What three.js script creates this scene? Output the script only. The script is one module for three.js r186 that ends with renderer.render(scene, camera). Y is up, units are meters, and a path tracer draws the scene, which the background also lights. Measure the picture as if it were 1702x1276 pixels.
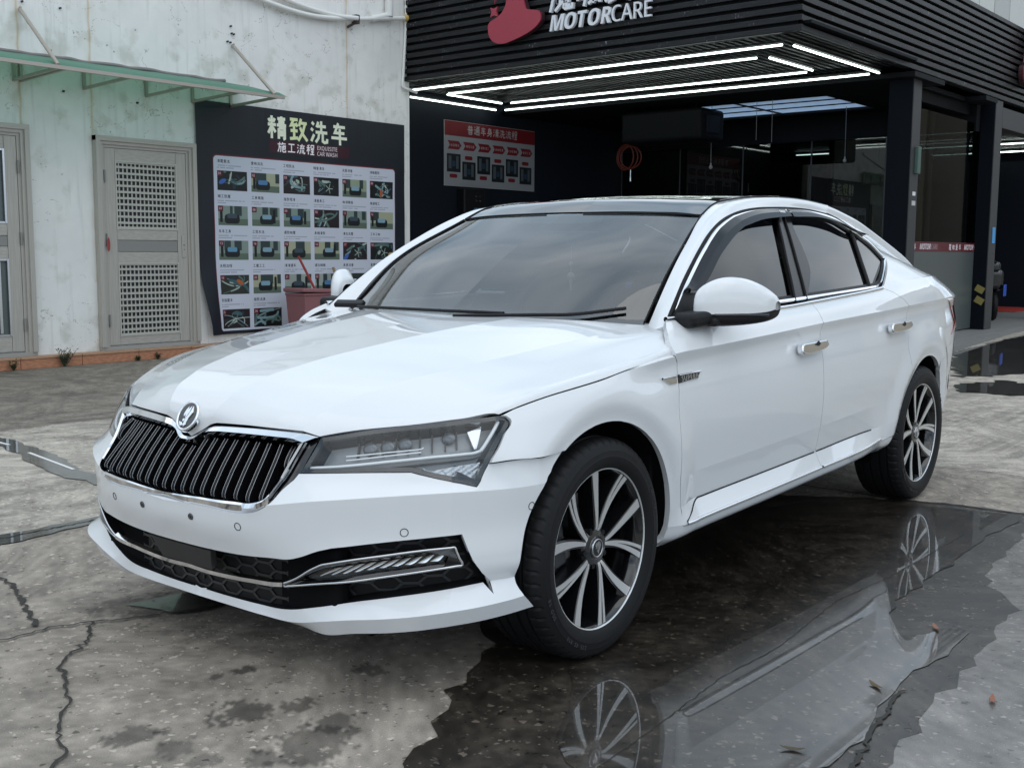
import * as THREE from 'three';
import { mergeGeometries, toCreasedNormals } from 'three/addons/utils/BufferGeometryUtils.js';
import { RoundedBoxGeometry } from 'three/addons/geometries/RoundedBoxGeometry.js';
import { TextGeometry } from 'three/addons/geometries/TextGeometry.js';
import { FontLoader } from 'three/addons/loaders/FontLoader.js';
import { RectAreaLightUniformsLib } from 'three/addons/lights/RectAreaLightUniformsLib.js';
import { createNoise2D, createNoise3D } from 'simplex-noise';

// ---------------------------------------------------------------- camera, sky, sun, exposure
const scene = new THREE.Scene();
const camera = new THREE.PerspectiveCamera(37.82, 1024 / 767, 0.05, 400);
camera.position.set(-1.7459, 1.2200, 2.7635);
camera.up.set(0.08652, 0.99303, -0.08003);
camera.lookAt(-1.7459 + 0.762, 1.22 - 0.11771, 2.7635 - 0.63679);
const renderer = new THREE.WebGLRenderer({ antialias: true });
renderer.setSize(1024, 767); renderer.toneMapping = THREE.LinearToneMapping; renderer.toneMappingExposure = 1.2;
renderer.shadowMap.enabled = true;
function rng(seed) { return () => { seed = (seed + 0x6d2b79f5) | 0; let t = Math.imul(seed ^ (seed >>> 15), 1 | seed); t = (t + Math.imul(t ^ (t >>> 7), 61 | t)) ^ t; return ((t ^ (t >>> 14)) >>> 0) / 4294967296; }; }
const noise2 = createNoise2D(rng(11)), noise3 = createNoise3D(rng(5));
const fbm = (x, y, o = 4) => { let s = 0, a = 0.5, f = 1; for (let i = 0; i < o; i++) { s += a * noise2(x * f + i * 17.3, y * f - i * 9.1); a *= 0.5; f *= 2.03; } return s; };
const fbm3 = (x, y, z, o = 4) => { let s = 0, a = 0.5, f = 1; for (let i = 0; i < o; i++) { s += a * noise3(x * f + i * 17.3, y * f - i * 9.1, z * f + i * 3.7); a *= 0.5; f *= 2.03; } return s; };
{ // overcast sky with soft grey-blue cloud structure, the same all round
  const w = 1024, h = 512, d = new Float32Array(w * h * 4);
  for (let j = 0; j < h; j++) for (let i = 0; i < w; i++) {
    const el = (j / h - 0.5) * Math.PI, az = i / w * Math.PI * 2, c = Math.cos(el), x = Math.cos(az) * c, z = Math.sin(az) * c, y = Math.sin(el), s = 1 / (Math.max(0, y) + 0.28);
    const n = fbm3(x * s * 1.3, y * 1.2, z * s * 1.3, 6), m = fbm3(x * s * 0.55 + 4, 0.3, z * s * 0.55, 3);
    const b = y < 0 ? 0.5 : clampS(0.88 + 0.62 * n + 0.42 * m, 0.34, 1.5), k = 4 * (j * w + i), blue = clampS(1.15 - b, 0, 0.6);
    d[k] = b * (0.91 - 0.34 * blue); d[k + 1] = b * (1.0 - 0.10 * blue); d[k + 2] = b * (1.09 + 0.16 * blue); d[k + 3] = 1;
  }
  function clampS(v, a, e) { return Math.min(e, Math.max(a, v)); }
  const sky = new THREE.DataTexture(d, w, h, THREE.RGBAFormat, THREE.FloatType);
  sky.mapping = THREE.EquirectangularReflectionMapping; sky.magFilter = sky.minFilter = THREE.LinearFilter; sky.wrapS = THREE.RepeatWrapping; sky.needsUpdate = true;
  scene.background = sky; scene.environment = sky;
}
const sun = new THREE.DirectionalLight(0xfff4e6, 0.55);
sun.position.set(-5, 16, 5); sun.target.position.set(2, 0, 0); sun.castShadow = true; sun.shadow.radius = 130;
Object.assign(sun.shadow.camera, { left: -20, right: 20, top: 20, bottom: -20, near: 1, far: 60 });
scene.add(sun, sun.target);
RectAreaLightUniformsLib.init();
// ---------------------------------------------------------------- surface kernel
const V3 = (x, y, z) => new THREE.Vector3(x, y, z);
const lerp = (a, b, t) => a + (b - a) * t, clamp = (x, a, b) => Math.min(b, Math.max(a, x));
const sst = (a, b, x) => { const t = clamp((x - a) / (b - a), 0, 1); return t * t * (3 - 2 * t); };
const tab = (xs, ys) => (x) => { let i = 0; while (i < xs.length - 2 && x > xs[i + 1]) i++; return lerp(ys[i], ys[i + 1], clamp((x - xs[i]) / (xs[i + 1] - xs[i]), 0, 1)); };
// hermite weights on knots: value on [i,i+1] from four neighbours
function seg(K, i, t, n, cut) {
  const h = K[i + 1] - K[i], w = [0, 0, 0, 0];
  const t2 = t * t, t3 = t2 * t, h00 = 2 * t3 - 3 * t2 + 1, h10 = t3 - 2 * t2 + t, h01 = -2 * t3 + 3 * t2, h11 = t3 - t2;
  w[1] += h00; w[2] += h01;
  const tan = (k, s) => {  // finite-difference tangent at knot k, times s*h
    const lo = k > 0 && !cut?.[k], hi = k < n - 1 && !cut?.[k], at = k - i + 1;
    if (lo && hi) { const a = K[k] - K[k - 1], b = K[k + 1] - K[k], c = s * h / (a + b); w[at + 1] += c * a / b; w[at] += c * (b / a - a / b); w[at - 1] -= c * b / a; }
    else { w[2] += s; w[1] -= s; }
  };
  tan(i, h10); tan(i + 1, h11);
  return w;
}
class Net {  // rows[line][station] of [x,y,z]; smooth both ways, broken at the listed crease lines and stations
  constructor(rows, creases = [], ucreases = [], warp) {
    this.r = rows; this.nl = rows.length; this.ns = rows[0].length; this.warp = warp;
    const d = (a, b) => Math.hypot(a[0] - b[0], a[1] - b[1], a[2] - b[2]);
    this.U = [0]; this.V = [0]; this.cu = []; this.cv = [];
    for (const c of creases) this.cv[c] = 1;
    for (const c of ucreases) this.cu[c] = 1;
    for (let k = 1; k < this.ns; k++) this.U.push(this.U[k - 1] + Math.max(1e-3, rows.reduce((s, r) => s + d(r[k], r[k - 1]), 0) / this.nl));
    for (let i = 1; i < this.nl; i++) { let s = 0; for (let k = 0; k < this.ns; k++) s += d(rows[i][k], rows[i - 1][k]); this.V.push(this.V[i - 1] + Math.max(1e-3, s / this.ns)); }
  }
  raw(u, v, iu = clamp(Math.floor(u), 0, this.ns - 2), iv = clamp(Math.floor(v), 0, this.nl - 2)) {
    const wu = seg(this.U, iu, u - iu, this.ns, this.cu), wv = seg(this.V, iv, v - iv, this.nl, this.cv), p = V3(0, 0, 0);
    for (let b = 0; b < 4; b++) if (wv[b]) { const row = this.r[iv - 1 + b]; for (let a = 0; a < 4; a++) if (wu[a]) { const q = row[iu - 1 + a], w = wu[a] * wv[b]; p.x += q[0] * w; p.y += q[1] * w; p.z += q[2] * w; } }
    return p;
  }
  at(u, v, iu, iv) { const p = this.raw(u, v, iu, iv); return this.warp ? this.warp(p, u, v) : p; }
  frame(u, v, iu, iv) {
    const e = 2e-3, a = this.at(u + e, v, iu ?? clamp(Math.floor(u), 0, this.ns - 2), iv ?? clamp(Math.floor(v), 0, this.nl - 2)), b = this.at(u - e, v, iu ?? clamp(Math.floor(u), 0, this.ns - 2), iv ?? clamp(Math.floor(v), 0, this.nl - 2));
    const c = this.at(u, v + e, iu ?? clamp(Math.floor(u), 0, this.ns - 2), iv ?? clamp(Math.floor(v), 0, this.nl - 2)), d = this.at(u, v - e, iu ?? clamp(Math.floor(u), 0, this.ns - 2), iv ?? clamp(Math.floor(v), 0, this.nl - 2));
    const du = a.sub(b).divideScalar(2 * e), dv = c.sub(d).divideScalar(2 * e);
    return { du, dv, n: du.clone().cross(dv).normalize() };
  }
  // parameters of the point whose two chosen coordinates are (a, b)
  uv(f, a, b, g) {
    let [u, v] = g ?? [this.ns / 2, this.nl / 2];
    for (let it = 0; it < 40; it++) {
      const p = f(this.at(u, v)), e = 1e-3, pu = f(this.at(u + e, v)), pv = f(this.at(u, v + e));
      const rx = a - p[0], ry = b - p[1], A = (pu[0] - p[0]) / e, B = (pv[0] - p[0]) / e, C = (pu[1] - p[1]) / e, D = (pv[1] - p[1]) / e, det = A * D - B * C || 1e-9;
      let s = (rx * D - ry * B) / det, t = (A * ry - C * rx) / det; const m = Math.max(1, Math.abs(s) / 0.7, Math.abs(t) / 0.7);
      u = clamp(u + s / m, -0.4, this.ns - 0.6); v = clamp(v + t / m, -0.4, this.nl - 0.6);
      if (Math.abs(rx) + Math.abs(ry) < 1e-6) break;
    }
    return [u, v];
  }
}
// outline: list of segments; a segment of more than two points is a smooth curve through them
function path(segs, n = 8) {
  const out = [];
  for (const s of segs) {
    const L = s.length - 1, K = s.map((_, i) => i);
    if (L === 0) { out.push(s[0].slice()); continue; }
    if (L === 1) { for (let j = 0; j < n; j++) out.push([lerp(s[0][0], s[1][0], j / n), lerp(s[0][1], s[1][1], j / n)]); continue; }
    for (let i = 1; i <= L; i++) K[i] = K[i - 1] + Math.max(1e-6, Math.hypot(s[i][0] - s[i - 1][0], s[i][1] - s[i - 1][1]));
    for (let i = 0; i < L; i++) for (let j = 0; j < n; j++) {
      const w = seg(K, i, j / n, L + 1), p = [0, 0];
      for (let b = 0; b < 4; b++) if (w[b]) { p[0] += w[b] * s[i - 1 + b][0]; p[1] += w[b] * s[i - 1 + b][1]; }
      out.push(p);
    }
  }
  { const z = segs[segs.length - 1], e = z[z.length - 1]; if (Math.hypot(e[0] - out[0][0], e[1] - out[0][1]) > 1e-4) out.push(e.slice()); }
  return out.filter((p, i) => { const q = out[(i + 1) % out.length]; return Math.hypot(p[0] - q[0], p[1] - q[1]) > 1e-5 || out.length < 3; });
}
const area2 = (P) => P.reduce((s, p, i) => { const q = P[(i + 1) % P.length]; return s + p[0] * q[1] - q[0] * p[1]; }, 0) / 2;
function clipHalf(P, ax, c, keepGreater) {
  const out = [], s = keepGreater ? 1 : -1;
  for (let i = 0; i < P.length; i++) {
    const a = P[i], b = P[(i + 1) % P.length], da = s * (a[ax] - c), db = s * (b[ax] - c);
    if (da >= 0) out.push(a);
    if ((da > 0 && db < 0) || (da < 0 && db > 0)) { const t = da / (da - db); out.push([a[0] + (b[0] - a[0]) * t, a[1] + (b[1] - a[1]) * t]); }
  }
  return out;
}
// moves an outline inward over the surface by d metres
function inset(S, loop, d) {
  const sg = Math.sign(area2(loop)), n = loop.length;
  return loop.map((p, i) => {
    const { du, dv } = S.frame(p[0], p[1]), a = loop[(i + n - 1) % n], b = loop[(i + 1) % n];
    const E = du.dot(du), F = du.dot(dv), G = dv.dot(dv), nn = du.clone().cross(dv).normalize();
    const dir = (q, r) => du.clone().multiplyScalar(r[0] - q[0]).addScaledVector(dv, r[1] - q[1]).normalize();
    const t1 = dir(a, p), t2 = dir(p, b), m1 = nn.clone().cross(t1), m2 = nn.clone().cross(t2), m = m1.clone().add(m2).normalize().multiplyScalar(sg);
    const k = d / Math.max(0.45, Math.abs(m.dot(m1))), x = m.multiplyScalar(k), bu = x.dot(du), bv = x.dot(dv), det = E * G - F * F || 1e-12;
    return [p[0] + (bu * G - bv * F) / det, p[1] + (E * bv - F * bu) / det];
  });
}
// trimmed, thick panel of a surface. o: su, sv cells per station / line; thick; lift (along the normal); flip
function panel(S, loop, o = {}) {
  const { su = 6, sv = 5, thick = 0.012, lift = 0, flip = false, uvm = 1 } = o;
  if (o.gap) loop = inset(S, loop, o.gap);
  if (area2(loop) < 0) loop = loop.slice().reverse();
  const pos = [], nor = [], uvs = [], idx = [], s = flip ? -1 : 1;
  const vert = (u, v, iu, iv) => {
    const p = S.at(u, v, iu, iv), n = S.frame(u, v, iu, iv).n.multiplyScalar(s);
    p.addScaledVector(n, lift); pos.push(p.x, p.y, p.z); nor.push(n.x, n.y, n.z); uvs.push((p.x + p.z * 0.3) * uvm, p.y * uvm); return pos.length / 3 - 1;
  };
  const us = loop.map((p) => p[0]), vs = loop.map((p) => p[1]), u0 = Math.floor(Math.min(...us) * su), u1 = Math.ceil(Math.max(...us) * su), v0 = Math.floor(Math.min(...vs) * sv), v1 = Math.ceil(Math.max(...vs) * sv);
  for (let i = u0; i < u1; i++) {
    let col = clipHalf(clipHalf(loop, 0, i / su, true), 0, (i + 1) / su, false);
    if (col.length < 3) continue;
    for (let j = v0; j < v1; j++) {
      let P = clipHalf(clipHalf(col, 1, j / sv, true), 1, (j + 1) / sv, false);
      P = P.filter((p, k) => { const q = P[(k + 1) % P.length]; return Math.hypot(p[0] - q[0], p[1] - q[1]) > 1e-6; });
      if (P.length < 3 || Math.abs(area2(P)) < 1e-8) continue;
      const iu = clamp(Math.floor((i + 0.5) / su), 0, S.ns - 2), iv = clamp(Math.floor((j + 0.5) / sv), 0, S.nl - 2);
      const ids = P.map((p) => vert(p[0], p[1], iu, iv));
      const T = P.length === 3 ? [[0, 1, 2]] : P.length === 4 && area2(P) > 0.98 / su / sv ? [[0, 1, 2], [0, 2, 3]] : THREE.ShapeUtils.triangulateShape(P.map((p) => new THREE.Vector2(p[0], p[1])), []);
      for (const [a, b, c] of T) { const A = P[a], B = P[b], C = P[c], cr = (B[0] - A[0]) * (C[1] - A[1]) - (B[1] - A[1]) * (C[0] - A[0]); if (Math.abs(cr) < 1e-12) continue; const f = (cr > 0) !== flip; idx.push(ids[a], ids[f ? b : c], ids[f ? c : b]); }
    }
  }
  if (thick) for (let i = 0; i < loop.length; i++) {  // turned-in edge
    const a = loop[i], b = loop[(i + 1) % loop.length], q = [];
    for (const p of [a, b]) { const P = S.at(p[0], p[1]), n = S.frame(p[0], p[1]).n.multiplyScalar(s); q.push(P.clone().addScaledVector(n, lift), P.addScaledVector(n, lift - thick)); }
    const n = q[2].clone().sub(q[0]).cross(q[1].clone().sub(q[0])).normalize().multiplyScalar(flip ? -1 : 1), k = pos.length / 3;
    for (const p of q) { pos.push(p.x, p.y, p.z); nor.push(-n.x, -n.y, -n.z); uvs.push(p.x, p.y); }
    if (flip) idx.push(k, k + 2, k + 1, k + 1, k + 2, k + 3); else idx.push(k, k + 1, k + 2, k + 1, k + 3, k + 2);
  }
  const g = new THREE.BufferGeometry();
  g.setAttribute('position', new THREE.Float32BufferAttribute(pos, 3)); g.setAttribute('normal', new THREE.Float32BufferAttribute(nor, 3)); g.setAttribute('uv', new THREE.Float32BufferAttribute(uvs, 2)); g.setIndex(idx);
  return g;
}
function mirrorZ(g) {
  const m = g.clone(), p = m.attributes.position, n = m.attributes.normal;
  for (let i = 0; i < p.count; i++) { p.setZ(i, -p.getZ(i)); n.setZ(i, -n.getZ(i)); }
  if (m.index) { const a = m.index.array.slice(); for (let i = 0; i < a.length; i += 3) { const t = a[i + 1]; a[i + 1] = a[i + 2]; a[i + 2] = t; } m.setIndex(new THREE.BufferAttribute(a, 1)); }
  else { for (const at of Object.values(m.attributes)) { const k = at.itemSize, a = at.array; for (let i = 0; i < at.count; i += 3) for (let c = 0; c < k; c++) { const t = a[(i + 1) * k + c]; a[(i + 1) * k + c] = a[(i + 2) * k + c]; a[(i + 2) * k + c] = t; } } }
  return m;
}
// ---------------------------------------------------------------- the car's surfaces (car frame: x to the rear, y up, z to its left side; metres)
const XF = 0.92, XR = 3.761, WR = 0.336;
const flare = (x, y) => { let o = 0; for (const [cx, k] of [[XF, 1], [XR, 0.9]]) { const r = Math.hypot(x - cx, y - WR); if (y > 0.2) o += k * (r < 0.452 ? lerp(0.002, 0.018, sst(0.38, 0.452, r)) : 0.018 * (1 - sst(0.452, 0.58, r))) ; } return o; };
function makeSide() {
  const plan = [[0.40, 0.827], [0.48, 0.864], [0.56, 0.888], [0.70, 0.903], [0.84, 0.909], [0.92, 0.911], [1.0, 0.913], [1.14, 0.916], [1.32, 0.920], [1.46, 0.9225], [1.6, 0.925], [2.0, 0.930], [2.45, 0.932], [2.95, 0.930], [3.25, 0.925], [3.45, 0.918], [3.62, 0.911], [3.76, 0.905], [3.9, 0.899], [4.05, 0.885], [4.25, 0.857], [4.45, 0.815], [4.60, 0.768], [4.72, 0.705], [4.80, 0.61], [4.84, 0.40], [4.85, 0.0]];
  const T = tab([0.40, 0.46, 0.77, 1.05, 1.23, 1.31, 1.8, 2.44, 3.45, 3.92, 4.3, 4.6, 4.9], [0.782, 0.793, 0.839, 0.87, 0.888, 0.900, 0.919, 0.947, 0.980, 0.993, 0.999, 0.992, 0.985]);
  const belt = tab([0.4, 1.2, 1.33, 2.2, 3.09, 3.4, 3.8, 4.1, 4.4, 4.6, 4.9], [0.86, 0.985, 1.005, 1.017, 1.062, 1.084, 1.103, 1.105, 1.085, 1.05, 1.035]);
  const sk = (x) => sst(1.33, 1.46, x) * (1 - sst(3.02, 3.2, x)), fr = (x) => 1 - sst(0.9, 1.3, x), re = (x) => sst(3.9, 4.7, x), fx = (x) => 1 - sst(0.42, 0.95, x), fb = (x) => Math.pow(clamp((2.3 - x) / 1.0, 0, 1.2), 2);
  const L = [
    (x) => [0.25 + 0.028 * (x - 1.31) + 0.01 * re(x), 0.09],
    (x) => [0.285 + 0.028 * (x - 1.31), lerp(0.045, 0.022, sk(x))],
    (x) => [0.328 + 0.0284 * (x - 1.37), lerp(0.028, 0.003, sk(x))],
    (x) => [0.394 + 0.0290 * (x - 1.5), lerp(0.020, 0.036, sk(x))],
    (x) => [0.490 + 0.033 * (x - 1.35), lerp(0.012, 0.016, sk(x))],
    (x) => [0.66 + 0.02 * (x - 2), 0.001],
    (x) => [0.79 + 0.025 * (x - 2) - 0.02 * fx(x), 0.002 + 0.006 * fr(x) + 0.024 * fx(x)],
    (x) => [T(x) - lerp(0.036, 0.03, fr(x)), lerp(0.0155, 0.018, fr(x)) + 0.036 * fx(x)],
    (x) => [T(x), lerp(0.0035, 0.028, fr(x)) + 0.046 * fx(x)],
    (x) => [lerp(T(x), belt(x), 0.5), lerp(0.026, 0.045, fr(x)) + 0.02 * re(x) + 0.018 * fb(x)],
    (x) => [belt(x), lerp(0.066, 0.075, fr(x)) + 0.05 * re(x) + 0.052 * fb(x)],
  ];
  const nrm = plan.map((p, k) => { const a = plan[Math.max(0, k - 1)], b = plan[Math.min(plan.length - 1, k + 1)], dx = b[0] - a[0], dz = b[1] - a[1], l = Math.hypot(dx, dz); return [-dz / l, dx / l]; });
  const rows = L.map((f) => plan.map((p, k) => { const [y, d] = f(p[0]), n = k === plan.length - 1 ? [1, 0] : nrm[k]; return [p[0] - n[0] * d, y, p[1] - n[1] * d]; }));
  return new Net(rows, [2, 3, 4, 8], [], (p) => { p.z += flare(p.x, p.y) * sst(0, 0.3, p.z); return p; });
}
const FPLAN = [[0.015, 0], [0.018, 0.14], [0.034, 0.28], [0.062, 0.40], [0.103, 0.50], [0.155, 0.59], [0.215, 0.67], [0.28, 0.735], [0.36, 0.798], [0.44, 0.844], [0.52, 0.880], [0.60, 0.898], [0.68, 0.905], [0.76, 0.908]];
function makeFascia() {
  const N = FPLAN.length, z = (k) => FPLAN[k][1];
  const nrm = FPLAN.map((p, k) => { if (!k) return [-1, 0]; const a = FPLAN[k - 1], b = FPLAN[Math.min(N - 1, k + 1)], dx = b[0] - a[0], dz = b[1] - a[1], l = Math.hypot(dx, dz); return [-dz / l, dx / l]; });
  const t = (k) => sst(0.25, 0.86, z(k)), yRoot = tab([0, 0.35, 0.41, 0.46, 0.63, 0.75, 0.83, 0.95], [0.231, 0.231, 0.240, 0.253, 0.296, 0.318, 0.330, 0.332]);
  const L = [
    (k) => [0.80, tab([0, 0.4, 0.66, 0.79, 0.86, 0.91], [0.15, 0.155, 0.145, 0.115, 0.085, 0.07])(z(k))],
    (k) => [0.70, tab([0, 0.4, 0.66, 0.79, 0.86, 0.91], [0.105, 0.105, 0.078, 0.052, 0.032, 0.022])(z(k))],
    (k) => [0.61, tab([0, 0.4, 0.66, 0.79, 0.86, 0.91], [0.055, 0.052, 0.034, 0.018, 0.008, 0.004])(z(k))],
    (k) => [tab([0, 0.3, 0.4, 0.51, 0.65, 0.77, 0.9], [0.512, 0.53, 0.546, 0.564, 0.58, 0.588, 0.585])(z(k)), lerp(0.004, -0.001, t(k))],
    (k) => [0.455 + 0.03 * t(k), lerp(0.014, 0.006, t(k))],
    (k) => [0.385 + 0.02 * t(k), tab([0, 0.3, 0.6, 0.79, 0.91], [0.046, 0.04, 0.006, 0.0, 0.002])(z(k))],
    (k) => [yRoot(z(k)) + lerp(0.06, 0.03, sst(0.3, 0.6, z(k))), tab([0, 0.3, 0.6, 0.79, 0.91], [0.085, 0.075, 0.016, 0.006, 0.006])(z(k))],
    (k) => [yRoot(z(k)), tab([0, 0.3, 0.5, 0.67, 0.79, 0.91], [0.122, 0.108, 0.068, 0.020, 0.014, 0.026])(z(k))],
    (k) => [0.204 - 0.003 * sst(0.2, 0.42, z(k)) + 0.066 * sst(0.40, 0.88, z(k)) , lerp(0.100, 0.004, t(k))],
    (k) => [0.188 - 0.012 * sst(0.3, 0.45, z(k)) + 0.045 * sst(0.40, 0.88, z(k)), lerp(0.125, 0.035, t(k))],
    (k) => [0.178, 0.26],
  ];
  const rows = L.map((f) => FPLAN.map((p, k) => { const [y, d] = f(k), n = nrm[k]; return [p[0] - n[0] * d, y, p[1] - n[1] * d]; }));
  const lip = [[0.13, 0], [0.132, 0.14], [0.136, 0.28], [0.147, 0.40], [0.154, 0.50], [0.167, 0.60], [0.192, 0.70], [0.238, 0.77], [0.305, 0.822], [0.39, 0.862], [0.485, 0.888], [0.585, 0.903]], ly = tab([0, 0.38, 0.42, 0.55, 0.66, 0.80, 0.9], [0.204, 0.203, 0.206, 0.238, 0.260, 0.279, 0.284]);
  lip.forEach(([x, zz], k) => { rows[8][k] = [x, ly(zz), zz]; rows[9][k] = [x + 0.018 * (1 - t(k)) + 0.016, ly(zz) - lerp(0.018, 0.045, sst(0.38, 0.5, zz)), zz * 0.985]; });
  return new Net(rows, [3, 7, 8, 9], [8]);
}
function makeHood() {
  const R = (x, y, z) => x.map((a, i) => [a, y[i], z[i] ?? z[0]]);
  const o = [0, 0, 0, 0, 0, 0, 0, 0];
  return new Net([
    R([0.119, 0.1115, 0.145, 0.222, 0.38, 0.63, 0.95, 1.30], [0.672, 0.742, 0.797, 0.838, 0.879, 0.922, 0.963, 0.996], o),
    R([0.120, 0.120, 0.156, 0.230, 0.390, 0.64, 0.96, 1.315], [0.685, 0.757, 0.803, 0.842, 0.885, 0.927, 0.968, 0.998], [0.075, 0.105, 0.13, 0.15, 0.185, 0.225, 0.275, 0.33]),
    R([0.125, 0.140, 0.175, 0.245, 0.405, 0.66, 0.99, 1.35], [0.690, 0.747, 0.785, 0.822, 0.868, 0.912, 0.957, 0.993], [0.23, 0.245, 0.26, 0.285, 0.32, 0.37, 0.43, 0.50]),
    R([0.165, 0.185, 0.215, 0.280, 0.440, 0.70, 1.05, 1.43], [0.693, 0.731, 0.762, 0.797, 0.846, 0.890, 0.934, 0.976], [0.398, 0.404, 0.414, 0.44, 0.505, 0.59, 0.655, 0.715]),
    R([0.325, 0.340, 0.365, 0.415, 0.53, 0.76, 1.09, 1.43], [0.738, 0.752, 0.768, 0.788, 0.822, 0.866, 0.913, 0.965], [0.64, 0.644, 0.651, 0.664, 0.70, 0.745, 0.79, 0.835]),
    R([0.430, 0.442, 0.465, 0.51, 0.61, 0.82, 1.13, 1.39], [0.756, 0.767, 0.779, 0.795, 0.822, 0.855, 0.892, 0.938], [0.748, 0.751, 0.757, 0.772, 0.805, 0.84, 0.865, 0.880]),
    R([0.510, 0.518, 0.535, 0.57, 0.66, 0.85, 1.13, 1.36], [0.766, 0.773, 0.782, 0.796, 0.819, 0.848, 0.880, 0.912], [0.802, 0.806, 0.812, 0.825, 0.848, 0.872, 0.888, 0.900]),
    R([0.530, 0.537, 0.553, 0.585, 0.675, 0.86, 1.13, 1.39], [0.748, 0.755, 0.764, 0.778, 0.800, 0.829, 0.861, 0.892], [0.815, 0.818, 0.825, 0.838, 0.860, 0.882, 0.894, 0.900]),
  ], [1, 3]);
}
// side glass plane of the cabin
const glassZ = (x, y) => 0.866 - (x < 2.3 ? 0.072 : 0.018) * (x - 2.3) * (x - 2.3) - 0.46 * (y - 1.02) - 0.22 * (y - 1.02) * (y - 1.02);
const glassNet = (() => { const ys = [0.93, 1.02, 1.12, 1.22, 1.32, 1.44], xs = [1.2, 1.5, 1.8, 2.1, 2.5, 2.9, 3.3, 3.6, 3.9]; return new Net(ys.map((y) => xs.map((x) => [x, y, glassZ(x, y)]))); })();
const shieldNet = new Net([
  [[1.14, 0.945, 0], [1.17, 0.945, 0.27], [1.25, 0.942, 0.52], [1.375, 0.935, 0.75]],
  [[1.235, 1.000, 0], [1.262, 0.999, 0.28], [1.33, 0.995, 0.53], [1.44, 0.985, 0.735]],
  [[1.56, 1.203, 0], [1.575, 1.200, 0.27], [1.61, 1.192, 0.50], [1.665, 1.180, 0.69]],
  [[1.97, 1.387, 0], [1.975, 1.384, 0.23], [1.99, 1.377, 0.44], [2.02, 1.362, 0.595]],
]);

// roof rail: from the foot of the screen pillar over the doors; D = edge of the door opening, W = edge of screen and roof
const RAIL_D = [[1.377, 0.978, 0.824], [1.534, 1.097, 0.787], [1.635, 1.163, 0.764], [1.797, 1.256, 0.728], [1.958, 1.327, 0.696], [2.105, 1.368, 0.677], [2.242, 1.389, 0.666], [2.518, 1.408, 0.654], [2.867, 1.411, 0.646], [3.062, 1.398, 0.650]];
const RAIL_W = [[1.40, 0.950, 0.735], [1.56, 1.103, 0.713], [1.655, 1.176, 0.695], [1.825, 1.270, 0.652], [2.015, 1.360, 0.597], [2.13, 1.406, 0.587], [2.29, 1.431, 0.588], [2.56, 1.450, 0.595], [2.88, 1.452, 0.598], [3.16, 1.438, 0.598]];
const railNet = new Net([RAIL_D, RAIL_D.map((d, k) => { const w = RAIL_W[k], b = 0.016; return [lerp(d[0], w[0], 0.4) - b * (k < 4 ? 0.5 : 0), lerp(d[1], w[1], 0.45) + b * (k < 4 ? 0.3 : 0.75), lerp(d[2], w[2], 0.4) + b * 0.7]; }), RAIL_W]);
const WREAR = [[3.16, 1.438, 0.598], [3.35, 1.411, 0.598], [3.53, 1.379, 0.598], [3.72, 1.334, 0.597], [3.91, 1.285, 0.597], [4.2, 1.203, 0.60], [4.45, 1.116, 0.606], [4.60, 1.086, 0.625], [4.74, 1.040, 0.64], [4.80, 0.99, 0.60]];
const SIDE = makeSide();
const quarterNet = (() => {
  const r8 = (v) => railNet.at(8, v).toArray(), r9 = (v) => railNet.at(9, v).toArray(), W = [RAIL_W[8], RAIL_W[9], ...WREAR.slice(1)], xs = [2.84, 3.02, 3.22, 3.42, 3.6, 3.8, 4.1, 4.35, 4.55, 4.68, 4.74];
  const dD = RAIL_D[9].map((c, i) => c - RAIL_W[9][i]), m9 = r9(1), dM = m9.map((c, i) => c - RAIL_W[9][i]), f = (k) => [1, 1, 1, 1, 0.95, 0.9, 0.8, 0.6, 0.5, 0.4, 0.4][k];
  const bot = xs.map((x) => { const p = SIDE.at(...SIDE.uv((q) => [q.x, q.y], x, tab([2, 3.09, 3.4, 3.8, 4.1, 4.4, 4.6, 4.9], [1.01, 1.062, 1.084, 1.103, 1.105, 1.085, 1.05, 1.035])(x), [15, 9.9])); return [p.x, p.y, p.z]; });
  const D = W.map((w, k) => (k === 0 ? RAIL_D[8] : w.map((c, i) => c + dD[i] * (i === 1 ? 1 : f(k))))), Mm = W.map((w, k) => (k === 0 ? r8(1) : w.map((c, i) => c + dM[i] * f(k)))), g = bot.map((p, k) => { const q = D[k]; return [lerp(p[0], q[0], 0.5), lerp(p[1], q[1], 0.5), lerp(p[2], q[2], 0.5) + 0.006]; });
  return new Net([bot, g, D, Mm, W]);
})();
const roofNet = (() => {
  const W = [...RAIL_W.slice(4), ...WREAR.slice(1)], c = (f, up) => W.map((w) => [w[0] + (w[0] < 2.2 ? 0.06 * (2.25 - w[0]) / 0.2 * (1 - f) : 0) + (w[0] > 4.5 ? 0.04 * (1 - f) : 0), w[1] + up * (w[0] < 3.3 ? 0.024 : 0.05), w[2] * f]);
  return new Net([W, c(0.9, 0.32), c(0.6, 0.72), c(0.3, 0.94), c(0, 1)]);
})();
const FAS = makeFascia(), HOOD = makeHood();

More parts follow.
